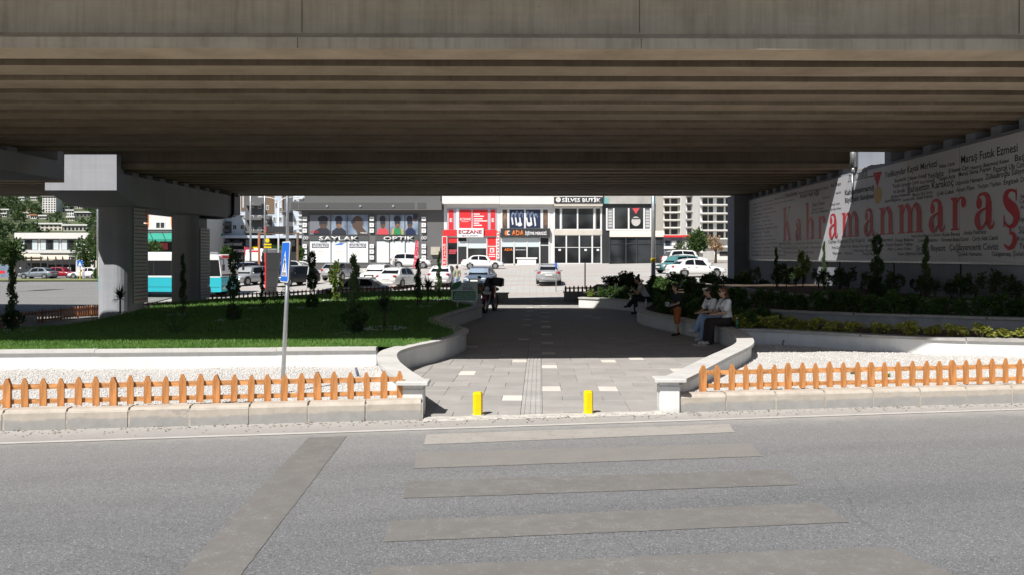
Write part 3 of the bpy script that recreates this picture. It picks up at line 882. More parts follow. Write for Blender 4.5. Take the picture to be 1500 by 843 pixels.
# ================================================================== lettering
def text_mesh(body, size=1.0, extrude=0.0, bold=0.0, res=2):
    cu = bpy.data.curves.new('t', 'FONT'); cu.body = body; cu.size = size; cu.extrude = extrude; cu.offset = bold; cu.resolution_u = res
    ob = bpy.data.objects.new('t', cu); C.objects.link(ob)
    dg = bpy.context.evaluated_depsgraph_get()
    me = bpy.data.meshes.new_from_object(ob.evaluated_get(dg))
    bpy.data.objects.remove(ob); bpy.data.curves.remove(cu)
    return me
def text_fit(name, body, parent, origin, xdir, zdir, width, cap, m, extrude=.004, bold=0.0, center=False):
    """lettering laid on a plane: origin = left end of the base line, cap = capital height in metres"""
    me = text_mesh(body, 1.0, 0.0, bold)
    co = np.empty(len(me.vertices)*3, dtype=np.float32); me.vertices.foreach_get('co', co); co = co.reshape(-1,3)
    x0, x1 = co[:,0].min(), co[:,0].max()
    sx = width/(x1-x0); sy = cap/.729
    X = Vector(xdir).normalized(); Z = Vector(zdir).normalized(); N = X.cross(Z)
    o_ = Vector(origin) - origin_of(parent)
    P = np.array(o_)[None] + ((co[:,0]-x0)*sx)[:,None]*np.array(X)[None] + (co[:,1]*sy)[:,None]*np.array(Z)[None] + np.array(N)[None]*extrude
    me.vertices.foreach_set('co', P.astype(np.float32).ravel()); me.materials.clear(); me.materials.append(m)
    for p in me.polygons: p.material_index = 0
    me.name = name; me.update()
    o = bpy.data.objects.new(name, me); C.objects.link(o); o.parent = parent
    ORG[o.name] = origin_of(parent)
    if len(body) > 1: o['kind'] = 'stuff'
    if extrude > .02:
        md = o.modifiers.new('s', 'SOLIDIFY'); md.thickness = extrude*.9; md.offset = -1
    return o

# ================================================================== the big white board on the abutment
BX = 11.42
board = empty('city_board', (BX, 28, 1.86), 'long white board with big red city name and rows of small black names', 'board')
M['board'] = mat('white board sheet', (.57,.58,.62), .5, var=.05, vscale=.6)
MB().box(BX, 11.49, 15.4, 41.6, 1.86, 4.9).build('sheet', M['board'], board)
MB().box(BX-.012, 11.495, 15.4, 41.62, 1.80, 1.858).build('bottom_edge', M['steel'], board)
for k_ in range(1, 9): MB().box(BX-.0015, BX-.0002, 15.4+k_*2.91-.006, 15.4+k_*2.91+.006, 1.87, 4.89).build('seam', mat('board seam', (.25,.25,.27), .6), board)
def bs(px): return F*BX/(px - VX)
def board_text(body, xl, yl, xr, hp, m=None, bold=.012):
    s0, s1 = bs(xl), bs(xr)
    z = H + (VY - yl)*s0/F
    text_fit('lettering', body, board, (BX, s0, z), (0,-1,0), (0,0,1), s0-s1, hp*s0/F*.92, m or M['ink'], .005, bold)
names = [('Yedikuyular Kayak Merkezi',1296,261,1373,10),('Nakıp Camii',1376,247,1398.5,6),('Maraş Fıstık Ezmesi',1408,240,1491,13),('Beyderlik',1311,268,1328,6),
 ('Çiftaslan Konağı',1330,265,1357.6,6),('Yeşilgöz',1359,262.5,1382.5,9),('Erkenez Çayı',1390,254,1419,7),('Hastırın (Bakımsız) Kalesi',1422,249,1478,6),('Başkonuş',1487,237,1530,11),
 ('Teşik',1308,276,1319,6),('Sarayaltı Camii',1320.6,274,1346,6),('Acar Hamamı',1347.6,270,1369,5),('Senem Ayşe',1376,265.4,1399.6,7),('Maraş Sıkma Peyniri',1404.6,259,1452,7),('Pazarcık Ulu Camii',1455.5,253,1505,9),
 ('Un Sucuğu',1308.5,284,1326,6),('Bahaettin Karakoç',1330,283,1397,11),('Uzunoluk Hamamı',1399.6,272,1440,7),('Zülkadiroğlu Süleyman',1443.7,263.6,1510,9),
 ('Ali Rıza Kısakürek',1305,291,1334.4,5),('Maraş Sim Sırma',1337,288,1366.5,5),('Çelik Çulluk',1372.5,287,1398,6),('Arem Pilavı',1401,282,1427.7,7),('Yavşan Yaylası',1431.6,276.8,1466,7),('Engizek Dağı',1470.7,271,1510,8),
 ('Savcılı Mağarası',1296.4,297.4,1320,5),('Semercilik',1322.7,295.6,1340.5,5),('Sedef Kakma',1342.6,293,1366.5,6),
 ('Ceyhan Köprüsü (Taş Köprü)',1213.5,357,1267,6),('Mevlevihanesi',1272,355,1308,6),('Döngel Mağarası',1312,354.4,1339,5),('Gökçe Büyükkızılcık İçmesi',1334.8,348,1378,4),('Kısık Barajı',1380.7,346.5,1405.6,6),('Andız Pekmezi',1411.7,344.4,1444.8,7),
 ('Dövme Dondurma',1345,355,1373.6,5),('Himmet Baba Camii',1379,354.4,1418.8,6),('Çarşı Atik Camii',1424.5,353,1462,7),('Erdem Bayazıt',1343,368,1385,9),('Çağlayancerit Cevizi',1391,367,1462.6,10),
 ('Zeytun (Süleymanlı) Kalesi',1315,374,1352,5),('Çiçekli Hamamı',1403,375,1438,6),('Galgamaç Şelalesi',1453,375,1508,7),('Bulgurlu Çarşı',1232,363,1247,4),('Bahçe Konağı Evleri',1249,363,1284,4.5),('Kavşit Engizek Yaylası',1298,361,1337,5),
 ('Afşin Çoban Kalesi',1300,367,1335,4.5),('Direkli Mağarası',1264,374,1287,4.5),('Kapıçam',1220,373,1233,4.5),('Kilavuzlu',1238,373,1249,4),('Fırnız Çayı',1219,365,1230,4.5),('Hartlap Konağı',1250,369,1284,4),
 ('Ali İnan',1217,275,1232,6),('Ashabı Kehf',1224,285,1232,3.5),('Sütçü İmam',1190,303,1208,6),('Çavuşlu Camii',1216,302,1230,3.5),('Taş Köprü Kalesi',1216,309,1232,3.5),('Abdal Halil Ağa',1172,291,1200,7),('Semerciler Çarşısı',1170,285,1192,3.5),('Dulkadir Camii',1193,281,1213,4),
 ('Tekir Yaylası',1150,288,1168,3.5),('Saraçhane Camii',1205,292,1216,3.5),('Ulu Cami Meydanı',1188,314,1214,4),('Bertiz Üzümü',1190,309,1207,3.5),
 ('Aksu Çayı',1494.5,291,1520,6),('Ceyhan Nehri',1494,298.5,1530,7),('Alikayası',1494.5,306.5,1520,6),('Uyuz Pınarı',1493.5,325,1520,8),('Sütçü İmam',1492.5,342.5,1540,12),('Kervansaray',1491,353,1530,7),('Yedi Uyurlar',1493,365,1540,11)]
for t in names: board_text(*t)
rr = random.Random(9)
pool = [t[0] for t in names[:46]]
for row in range(15):                                    # the far, faint half of the board
    y0 = 300 + row*5.0; x = 1101 + rr.uniform(0,4)
    while x < (1140 if row > 1 else 1160):
        nm = rr.choice(pool); w = 7 + len(nm)*.42 + (x-1100)*.05
        # keep rows level on the board
        z = 4.62 - row*.185; s0 = bs(x)
        yb = VY - (z - H)*F/s0
        if not (1140 < x+w < 1216 and 2.6 < z < 4.3):
            board_text(nm, x, yb, x+w, rr.choice((2.2,2.6,3.4)), None, .006)
        x += w + rr.uniform(1.5,3)
for row, z in enumerate((2.52,2.33,2.14)):
    x = 1142 + row*3
    while x < 1205:
        nm = rr.choice(pool); w = 11 + len(nm)*.5; s0 = bs(x)
        if x + w < 1212: board_text(nm, x, VY - (z-H)*F/s0, x+w, rr.choice((2.8,3.2,3.8)), None, .006)
        x += w + 3
board_text('Kahramanmaraş', 1237.6, 286.5, 1280.7, 8.5, M['ink'], .03)
board_text('Büyükşehir Belediyesi', 1238, 297.5, 1280, 8, M['ink'], .03)

# big red serif letters, drawn as pen strokes of varying width
class Glyph:
    def __init__(self): self.polys = []
    def stroke(self, pts, w):
        P = catmull(pts, 5) if len(pts) > 2 else [Vector((*p,0)) for p in pts]
        n = len(P)
        if not isinstance(w, (list, tuple)): w = [w]*len(pts)
        W = [float(np.interp(i/(n-1), np.linspace(0,1,len(w)), w)) for i in range(n)]
        a = [];
        for i, p in enumerate(P):
            t = (P[min(i+1,n-1)]-P[max(i-1,0)]).normalized(); nn = Vector((-t.y,t.x,0))*W[i]/2
            a.append((p+nn, p-nn))
        for i in range(n-1): self.polys.append([a[i][0],a[i][1],a[i+1][1],a[i+1][0]])
        return self
    def rect(self, x0, x1, y0, y1): self.polys.append([Vector((x0,y0,0)),Vector((x1,y0,0)),Vector((x1,y1,0)),Vector((x0,y1,0))]); return self
    def ball(self, x, y, r, ry=None):
        ry = ry or r; self.polys.append([Vector((x+r*math.cos(2*math.pi*k/14), y+ry*math.sin(2*math.pi*k/14), 0)) for k in range(14)]); return self
def stem(g, x, w, h, flag=True, foot=True):
    g.rect(x, x+w, 0, h)
    if foot: g.rect(x-.09, x+w+.09, 0, .055)
    if flag: g.polys.append([Vector((x-.10,h-.045,0)),Vector((x+.01,h-.10,0)),Vector((x+.01,h,0)),Vector((x-.10,h,0))])
def arch(g, x, x2, w):
    g.stroke([(x-.02,.70),(x+.10,.90),(x+.24,.965),(x2-.02,.93),(x2+w*.5,.72)], [.05,.08,.10,.19,w])
    g.rect(x2, x2+w, 0, .76); g.rect(x2-.09, x2+w+.09, 0, .055)
def glyph(ch):
    g = Glyph(); w = .27
    if ch == 'n': stem(g,.10,w,1.0); arch(g,.10+w,.68,w); W=1.0
    elif ch == 'h': stem(g,.10,w,1.70); arch(g,.10+w,.68,w); W=1.0
    elif ch == 'm': stem(g,.10,w,1.0); arch(g,.10+w,.66,w); arch(g,.66+w,1.22,w); W=1.54
    elif ch == 'r':
        stem(g,.10,w,1.0); g.stroke([(.30,.66),(.40,.88),(.56,.965),(.70,.93)], [.04,.06,.07,.10]); g.ball(.70,.82,.13,.16); W=.86
    elif ch == 'a':
        g.ball(.20,.73,.135,.165)
        g.stroke([(.12,.78),(.20,.95),(.42,.99),(.58,.90),(.63,.70)], [.06,.08,.09,.18,w])
        g.rect(.495,.765,.18,.74)
        g.stroke([(.63,.20),(.68,.05),(.78,.02),(.86,.10),(.87,.20)], [w,.15,.08,.05,.035])
        g.stroke([(.55,.58),(.34,.52),(.17,.40),(.14,.22),(.22,.05),(.36,.02),(.55,.20)], [.06,.08,.18,.27,.17,.08,.06]); W=.87
    elif ch == 'K':
        g.rect(.12,.46,0,1.68); g.rect(.02,.56,0,.06); g.rect(.02,.56,1.62,1.68)
        g.stroke([(.42,.62),(1.00,1.66)], .06); g.rect(.84,1.14,1.62,1.68)
        g.stroke([(.58,.92),(1.02,.02)], .33); g.rect(.80,1.20,0,.06); W=1.18
    else:
        g.stroke([(.60,.80),(.57,.93),(.36,.985),(.17,.90),(.15,.74),(.32,.58),(.52,.44),(.62,.26),(.54,.08),(.34,.01),(.14,.10),(.08,.24)], [.05,.07,.08,.19,.26,.33,.34,.28,.19,.08,.06,.05])
        g.rect(.60,.645,.68,1.0); g.rect(.07,.115,0,.32)
        g.rect(.33,.39,-.20,.02); g.stroke([(.36,-.17),(.50,-.20),(.56,-.34),(.48,-.50),(.30,-.57),(.10,-.46)], [.06,.12,.20,.16,.10,.05]); W=.72
    return g, W
XH = .885
for k, (ch, xl, xr) in enumerate([('K',1147,1158.5),('a',1165.5,1174),('h',1180,1192.5),('r',1198,1209.6),('a',1214.6,1227.4),('m',1233,1258),('a',1266,1281),('n',1288,1308.5),('m',1315.7,1351),('a',1361,1384),('r',1393,1416),('a',1428,1456.6),('ş',1469,1493)]):
    g, W = glyph(ch); s0, s1 = bs(xl), bs(xr); sx = (s0-s1)/W
    vs, fs = [], []
    for q, poly in enumerate(g.polys):
        b0 = len(vs)
        vs += [(BX-.004-.0003*q, s0 - p.x*sx, 2.70 + p.y*XH) for p in poly]; fs.append(tuple(range(b0, len(vs))))
    mk('letter', vs, fs, M['redpaint'], board)
# medal and ribbon
def bpnt(px, py, d=.006): s = bs(px); return (BX-d, s, H + (VY-py)*s/F)
MB().add([bpnt(1279.2,253.5),bpnt(1292,251.5),bpnt(1285.3,275)], [(0,1,2)]).build('ribbon', M['redpaint'], board)
s = bs(1286.4); zc = H + (VY-286)*s/F
MB().add([(BX-.006, s+.30*math.cos(a_), zc+.285*math.sin(a_)) for a_ in [2*math.pi*k/24 for k in range(24)]], [tuple(range(24))]).build('medal', mat('bronze print', (.52,.34,.12), .5), board)
mz = H + (VY-258)*bs(1260)/F
mb = MB(); s = bs(1242); stp = .115
for k in range(14):
    up = k % 2; z = mz + (.11 if up else -.11)
    mb.box(BX-.005, BX-.001, s-stp, s, z-.016, z+.016); mb.box(BX-.005, BX-.001, s-stp-.016, s-stp+.016, mz-.126, mz+.126); s -= stp
mb.box(BX-.005, BX-.001, bs(1280), s, mz-.126, mz-.094)
mb.build('meander', M['ink'], board)

# ================================================================== picket fences
M['fencewood'] = mat('orange stained wood', (.60,.255,.08), .6, var=.42, vscale=4, stretch=(6,6,.7), bump=.15, bscale=60)
M['fencewood2'] = mat('orange stained rail', (.66,.31,.115), .6, var=.42, vscale=5, stretch=(.8,6,6), bump=.15, bscale=60)
M['fencewood3'] = mat('faded brown stained wood', (.30,.105,.03), .6, var=.3, vscale=4)
def picket_mesh(w, h, t, m, nm):
    bb = MB(); bb.prism([(-w/2,0),(w/2,0),(w/2,h-.075),(w*.15,h),(-w*.15,h),(-w/2,h-.075)], -t/2, t/2, 'y')
    me = bpy.data.meshes.new(nm); me.from_pydata(bb.v, [], bb.f); me.materials.append(m); me.update(); return me
def fence(name, pts, label, m1, m2, spacing=.198, h=.325, zoff=0.0, post_every=6, start=0):
    pts = [Vector(p) for p in pts]
    root = empty(name, pts[0], label, 'fence', None)
    pk = picket_mesh(.082, h+.012, .018, m1, 'picket'); po = picket_mesh(.086, h+.047, .05, m1, 'post')
    seg = [(pts[i+1]-pts[i]).length for i in range(len(pts)-1)]; tot = sum(seg)
    def at(s):
        for i, l in enumerate(seg):
            if s <= l or i == len(seg)-1: return pts[i].lerp(pts[i+1], s/l), (pts[i+1]-pts[i])
            s -= l
    k = 0; s = spacing*.2
    while s < tot:
        p, d = at(s); a = math.atan2(d.y, d.x)
        post = (k + start) % post_every == 0
        o = bpy.data.objects.new('post' if post else 'picket', po if post else pk); C.objects.link(o); o.parent = root
        nrm = Vector((math.sin(a), -math.cos(a), 0))
        o.location = p - pts[0] + nrm*(.012 if post else .022) + Vector((0,0,-.03 if post else random.uniform(-.006,.006)))
        o.rotation_euler = (random.uniform(-.03,.03), random.gauss(0,.022), a); o.scale = (random.uniform(.92,1.06), 1, random.uniform(.96,1.03))
        s += spacing*random.uniform(.97,1.03); k += 1
    for i in range(len(pts)-1):
        d = pts[i+1]-pts[i]; a = math.atan2(d.y, d.x); nr = Vector((-math.sin(a), math.cos(a), 0))
        for z0, z1 in ((.03,.085),(h-.125,h-.065)):
            vs = []
            for p in (pts[i], pts[i+1]):
                for e in (0,.018): 
                    for z in (z0,z1): vs.append(tuple(p + nr*e + Vector((0,0,z))))
            mk('rail', vs, [(0,1,3,2),(4,6,7,5),(0,4,5,1),(2,3,7,6),(0,2,6,4),(1,5,7,3)], m2, root)
    return root
fz = .232
fence('picket_fence', [(X, KY(X)+.25, fz) for X in (-16.4,-12.4,-8.4,-4.4,-1.62)], 'orange wooden picket fence along the kerb left of the crossing', M['fencewood'], M['fencewood2'], start=2)
fence('picket_fence', [(X, KY(X)+.25, fz) for X in (2.24,6.2,10.2,14.2)], 'orange wooden picket fence along the kerb right of the crossing', M['fencewood'], M['fencewood2'], start=0)
fp = [(-17.4,16,0),(-17.3,21,0),(-17.35,26,0),(-17.6,31,0),(-18.2,36,0),(-18.8,42,0)]
fence('picket_fence', [(x,y,terr(x,y)+.06) for x,y,_ in fp], 'brown picket fence at the street behind the pier columns', M['fencewood3'], M['fencewood3'], .21, .42)
fp = [(-18.8,43.5,0),(-15,45.3,0),(-10,45.6,0),(-5,45.5,0),(-2.4,45.0,0)]
fence('picket_fence', [(x,y,lawn_z(x,44.5)-.03) for x,y,_ in fp], 'dark picket fence along the back edge of the lawn', M['fencewood3'], M['fencewood3'], .23, .36)
fp = [(1.6,36.6,.30),(3.2,37.2,.30),(6.5,38.2,.32),(10.6,39.5,.35)]
fence('picket_fence', fp, 'dark picket fence behind the far right planter', M['fencewood3'], M['fencewood3'], .21, .34)

# ================================================================== bollards
M['yellow'] = mat('yellow enamel', (.86,.62,.0), .4, c2=(.50,.33,.02), vscale=14, ramp=(.30,.40), bump=.15, bscale=40)
for px, py, lab in ((700,609,'yellow hexagonal bollard left of the tactile strip'),(862,607,'yellow hexagonal bollard right of the tactile strip')):
    x, y = GP(px, py)
    root = empty('bollard', (x,y,0), lab, 'bollard', 'yellow bollards at the crossing')
    hexa = lambda r, z: [(x+r*math.cos(R(60*k+12)), y+r*math.sin(R(60*k+12)), z) for k in range(6)]
    rings = [hexa(.062,-.02),hexa(.062,.275),hexa(.050,.297)]
    vs = [p for r_ in rings for p in r_]; fs = [tuple(range(12,18))]
    for j in range(2):
        for k in range(6): fs.append((j*6+k, j*6+(k+1)%6, (j+1)*6+(k+1)%6, (j+1)*6+k))
    mk('post', vs, fs, M['yellow'], root)
    bm_ = MB(); bm_.cyl((x,y,.004),(0,0,1),.085,.02,10); bm_.build('footing', MATS['pale concrete apron'], root)

# ================================================================== pedestrian crossing sign
M['signblue'] = mat('sign blue', (.012,.15,.66), .4)
def ped_sign(px_base, py_base, z, h, lean, plate_w, plate_h, th, label, bump=False):
    x, y = GP(px_base, py_base, z)
    root = empty('crossing_sign', (x, y, z), label, 'sign')
    top = Vector((x + lean, y, z + h))
    mb = MB(); mb.tube([(x,y,z-.1),(x+lean*.5,y,z+h*.5),top], .028, 10); mb.build('pole', M['steel'], root, True)
    u = Vector((math.cos(th), -math.sin(th), 0)); up = (top - Vector((x,y,z))).normalized(); n = u.cross(up).normalized()
    c = top - up*(plate_h*.5 - .01) + n*.045
    def pt(a, b_, d): return tuple(c + u*a + up*b_ + n*d)
    def plate(nm, poly, d0, d1, m):
        k = len(poly)
        return mk(nm, [pt(a,b_,d0) for a,b_ in poly]+[pt(a,b_,d1) for a,b_ in poly], [tuple(range(k-1,-1,-1)), tuple(range(k,2*k))]+[(i,(i+1)%k,k+(i+1)%k,k+i) for i in range(k)], m, root)
    w, hh = plate_w/2, plate_h/2
    plate('border', rrect(-w,w,-hh,hh,.03), -.004, .004, M['whitegloss'])
    plate('plate', rrect(-w+.014,w-.014,-hh+.014,hh-.014,.025), .0045, .007, M['signblue'])
    plate('triangle', [(-w*.72,-hh*.70),(w*.72,-hh*.70),(0,hh*.55)], .0075, .009, M['whitegloss'])
    fig = [[(-.014,.035),(.016,.035),(.02,-.03),(-.012,-.03)],[(-.016,-.03),(.004,-.03),(-.022,-.125),(-.042,-.125)],[(.002,-.03),(.02,-.03),(.052,-.12),(.034,-.125)],[(-.012,.03),(-.004,.012),(-.045,-.03),(-.05,-.018)],[(.012,.03),(.008,.014),(.045,-.02),(.05,-.008)]]
    k0 = plate_h/.55
    for q in fig: plate('figure', [(a*k0, b_*k0) for a,b_ in q], .0095, .0105, M['ink'])
    plate('figure', [(.002*k0+.018*k0*math.cos(t), .058*k0+.02*k0*math.sin(t)) for t in [2*math.pi*i/12 for i in range(12)]], .0095, .0105, M['ink'])
    for i in range(-3,4): plate('bar', [((i*.030-.010)*k0,-.185*k0),((i*.030+.004)*k0,-.185*k0),((i*.025+.006)*k0,-.135*k0),((i*.025-.004)*k0,-.135*k0)], .0095, .0105, M['ink'])
    for s_ in (.12,-.12): 
        mb = MB(); mb.box(-.04,.04,-.012,.012,-.02,.02)
        mk('bracket', [pt(v[0]*.8, s_*k0+v[2], -.02+v[1]) for v in mb.v], mb.f, M['steel'], root)
    return root
ped_sign(413, 578, .12, 2.07, .105, .36, .555, R(57), 'blue pedestrian crossing sign on a leaning steel pole behind the fence')

# irrigation stub in the gravel and weeds
x, y = GP(523, 552, .1)
mb = MB(); mb.tube([(x+.03,y,.05),(x+.01,y,.14),(x-.02,y,.24)], [.022,.022,.02], 8)
tag(mb.build('pipe_stub', mat('blue grey plastic', (.08,.10,.15), .5), None, True), 'short dark pipe stub sticking out of the white gravel', 'pipe')

# green park board on the lawn
M['signgreen'] = mat('sign green', (.02,.20,.085), .45)
M['signgrey'] = mat('sign pale grey', (.60,.66,.68), .45)
Yg = 25.6; x0, x1 = PX(661,Yg), PX(699.5,Yg); zt, zb = PZ(414,Yg), PZ(442,Yg)
gs = empty('park_sign', ((x0+x1)/2, Yg, .3), 'small green and grey lawn notice board with a leaf in its corner', 'sign')
for px in (670, 694): 
    x = PX(px, Yg); mb = MB(); mb.tube([(x,Yg+.03,.2),(x,Yg+.03,zb+.1)], .022, 8); mb.build('leg', M['signgrey'], gs)
mb = MB(); mb.prism(rrect(x0,x1,zb,zt,.08), Yg-.012, Yg+.012, 'y'); mb.build('panel', M['signgrey'], gs)
mb = MB(); mb.prism(rrect(x0+.05,x1-.06,zb+.04,zb+.33,.01), Yg-.016, Yg-.0125, 'y'); gp = mb.build('green_field', M['signgreen'], gs)
lf = [(x0-.01,zt-.22),(x0+.02,zt-.10),(x0+.12,zt-.01),(x0+.33,zt+.06),(x0+.30,zt-.10),(x0+.20,zt-.20),(x0+.06,zt-.24)]
mb = MB(); mb.prism(lf, Yg-.022, Yg-.0165, 'y'); mb.build('leaf_emblem', M['signgreen'], gs)
text_fit('lettering', 'PARK', gs, (x0+.42, Yg-.013, zt-.10), (1,0,0), (0,0,1), .2, .04, M['ink'], .003)
rr = random.Random(2)
for i, z in enumerate((zt-.16,zt-.20,zt-.24)):
    mb = MB(); x = x0+.38
    while x < x1-.16: w = rr.uniform(.02,.07); mb.box(x, x+w, Yg-.0145, Yg-.0125, z, z+.018); x += w+.012
    mb.build('lettering', M['ink'], gs)['kind'] = 'stuff'
for i in range(4):
    z = zb+.26-i*.062; mb = MB(); x = x0+.09+ (.05 if i == 0 else 0)
    while x < x1-.12: w = rr.uniform(.02,.08); mb.box(x, x+w, Yg-.0185, Yg-.0165, z, z+.024); x += w+.012
    mb.build('lettering', M['signgrey'], gs)['kind'] = 'stuff'
# ================================================================== plants
def rand_unit(n, r):
    v = r.normal(size=(n,3)); return v/np.linalg.norm(v,axis=1,keepdims=True)
def leaves(P, N, size, r, asp=1.8, jitter=.5):
    """leaf quads at points P pointing roughly along N"""
    n = len(P)
    d = N + r.normal(0, jitter, (n,3)); d /= np.linalg.norm(d,axis=1,keepdims=True)
    s = np.cross(d, r.normal(size=(n,3))); s /= np.linalg.norm(s,axis=1,keepdims=True)
    L = (size*r.uniform(.65,1.3,n))[:,None]; W = L/asp/2
    V = np.stack([P, P + d*L*.5 + s*W, P + d*L, P + d*L*.5 - s*W], 1)
    return V.reshape(-1,3)
def quads(n): return np.arange(n*4).reshape(-1,4)
def ball_pts(n, c, rad, r, hollow=.55):
    u = rand_unit(n, r); k = (hollow + (1-hollow)*r.random(n))[:,None]
    return np.array(c)[None] + u*k*np.array(rad)[None], u
def lumpy(n, c, rad, r, clumps=14, spread=.33):
    """leaves gathered in clumps inside an ellipsoid"""
    cc, _ = ball_pts(clumps, c, np.array(rad)*.8, r, .3)
    idx = r.integers(0, clumps, n); u = rand_unit(n, r)
    P = cc[idx] + u*np.array(rad)[None]*spread*(r.random(n)**.5)[:,None]
    N = P - np.array(c)[None]; N /= np.linalg.norm(N,axis=1,keepdims=True)+1e-6
    return P, N
M['lf_dark'] = m_leaf('dark shrub leaf', (.022,.045,.018), (.045,.085,.028), (.065,.115,.035), 9)
M['lf_mid'] = m_leaf('green shrub leaf', (.035,.075,.02), (.065,.13,.03), (.10,.17,.045), 9)
M['lf_yel'] = m_leaf('variegated yellow leaf', (.10,.16,.03), (.30,.32,.06), (.55,.50,.14), 14)
M['lf_con'] = m_leaf('conifer needles', (.03,.06,.02), (.06,.11,.035), (.10,.16,.05), 12, .2)
M['lf_lime'] = m_leaf('lime sapling leaf', (.10,.17,.03), (.20,.28,.06), (.28,.34,.09), 10, .35)
M['lf_tree'] = m_leaf('street tree leaf', (.03,.06,.015), (.06,.11,.028), (.10,.15,.045), 1.2)
M['lf_hill'] = m_leaf('hillside leaf', (.035,.062,.022), (.06,.10,.035), (.095,.135,.05), .09)
M['lf_olive'] = m_leaf('olive green leaf', (.07,.10,.045), (.12,.15,.075), (.17,.20,.11), 1.5)
M['lf_rust'] = m_leaf('rust brown leaf', (.22,.13,.06), (.34,.21,.10), (.40,.28,.15), 2)
M['bark'] = mat('bark', (.11,.08,.055), .95, var=.4, vscale=12, bump=.5, bscale=30)
M['yucca'] = m_leaf('yucca leaf', (.025,.05,.03), (.05,.085,.045), (.08,.12,.06), 5, .12)
M['palm'] = m_leaf('palm frond', (.03,.06,.02), (.055,.10,.03), (.09,.13,.05), 5, .2)
PROTO = {}
def set_parts(kind, parts):
    """parts: list of (name, mesh)"""
    PROTO[kind] = parts
def raw_mesh(nm, V, T, m, n=4):
    V = np.asarray(V, dtype=np.float32).reshape(-1,3); T = np.asarray(T, dtype=np.int32).reshape(-1,n)
    me = bpy.data.meshes.new(nm)
    me.vertices.add(len(V)); me.vertices.foreach_set('co', V.ravel())
    me.loops.add(T.size); me.loops.foreach_set('vertex_index', T.ravel()); me.polygons.add(len(T))
    me.polygons.foreach_set('loop_start', np.arange(0, T.size, n, dtype=np.int32)); me.polygons.foreach_set('loop_total', np.full(len(T), n, dtype=np.int32))
    me.update(calc_edges=True); me.materials.append(m); return me
def mb_mesh(nm, mb, m, smooth=True):
    me = bpy.data.meshes.new(nm); me.from_pydata([tuple(v) for v in mb.v], [], mb.f); me.materials.append(m)
    if smooth: me.polygons.foreach_set('use_smooth', [True]*len(me.polygons))
    me.update(); return me
def stems(h, n, r, spread, rad=.012):
    mb = MB()
    for k in range(n):
        a = r.uniform(0,6.28); e = spread*r.uniform(.3,1)
        mb.tube([(0,0,0),(math.cos(a)*e*.4,math.sin(a)*e*.4,h*.5),(math.cos(a)*e,math.sin(a)*e,h*r.uniform(.75,1))],[rad,rad*.7,rad*.3],5)
    return mb
r_ = np.random.default_rng(21)
# unit-height prototypes
for q in range(3):                                            # spiral conifer, 1 m tall
    n = 1500; t = r_.random(n)**.9; turns = 3.2
    ang = t*turns*2*math.pi + q; rr_ = .075*(1-t*.75)
    cen = np.stack([np.cos(ang)*rr_, np.sin(ang)*rr_, .10+t*.90],-1)
    u = rand_unit(n, r_); P = cen + u*(.105*(1-t*.75))[:,None]*r_.uniform(.4,1,n)[:,None]
    N = u*.6 + np.array([0,0,.8])
    set_parts('spiral%d'%q, [('foliage', raw_mesh('foliage', leaves(P,N,.055,r_,2.6), quads(n), M['lf_con'])), ('trunk', mb_mesh('trunk', MB().tube([(0,0,-.03),(0.005,0,.5),(0,0,.95)],[.018,.013,.004],6), M['bark']))])
for q in range(2):                                            # pompom tree, 1 m tall
    V = []; cnt = 0
    for c, rad, k in (((0,0,.87),(.10,.10,.14),420),((0,0,.50),(.15,.15,.14),520),((0,0,.11),(.20,.20,.11),520)):
        P, N = ball_pts(k, c, rad, r_, .5); V.append(leaves(P,N,.075,r_,2.4,.35)); cnt += k
    set_parts('pompom%d'%q, [('foliage', raw_mesh('foliage', np.concatenate(V), quads(cnt), M['lf_con'])), ('trunk', mb_mesh('trunk', MB().tube([(0,0,-.03),(.01,.005,.45),(0,0,.9)],[.02,.015,.006],6), M['bark']))])
for q in range(2):                                            # yucca, 1 m tall
    n = 95; V = []; 
    for k in range(n):
        a = r_.uniform(0,6.28); el = math.asin(r_.uniform(-.25,.97)); L = r_.uniform(.42,.58)
        d = np.array([math.cos(a)*math.cos(el), math.sin(a)*math.cos(el), math.sin(el)]); s_ = np.cross(d,[0,0,1]); s_ /= np.linalg.norm(s_)+1e-6
        b0 = np.array([0,0,.50])+d*.03; w = .027
        mid = b0+d*L*.55; tip = b0+d*L+np.array([0,0,-.05*math.cos(el)])
        V += [b0-s_*w*.7, b0+s_*w*.7, mid+s_*w, mid-s_*w, mid-s_*w, mid+s_*w, tip+s_*.001, tip-s_*.001]
    set_parts('yucca%d'%q, [('leaves', raw_mesh('leaves', np.array(V), quads(n*2), M['yucca'])), ('trunk', mb_mesh('trunk', MB().tube([(0,0,-.03),(0,0,.25),(0,0,.52)],[.05,.045,.05],7), M['bark']))])
for q in range(2):                                            # low palm with arching fronds, about 1 m tall
    V = []; cnt = 0; st = MB()
    for k in range(15):
        a = 2*math.pi*k/15 + r_.uniform(-.2,.2); L = r_.uniform(.75,1.1); up = r_.uniform(.35,.95)
        pts = [np.array([math.cos(a)*L*t_, math.sin(a)*L*t_, up*math.sin(t_*2.0)*.95]) for t_ in np.linspace(0,1,12)]
        st.tube([tuple(p) for p in pts[::3]], [.010,.008,.006,.003], 4)
        side = np.array([-math.sin(a), math.cos(a), 0])
        for i in range(2,12):
            for sg in (-1,1):
                p = pts[i]; d = pts[i]-pts[i-1]; d = d/np.linalg.norm(d)
                tip = p + side*sg*.17*(1-abs(i-6)/9) + d*.10 + np.array([0,0,-.03])
                wv = d*.012
                V += [p-wv, p+wv, tip+wv*.1, tip-wv*.1]; cnt += 1
    set_parts('palm%d'%q, [('leaflets', raw_mesh('leaflets', np.array(V), quads(cnt), M['palm'])), ('frond_stems', mb_mesh('frond_stems', st, M['palm']))])
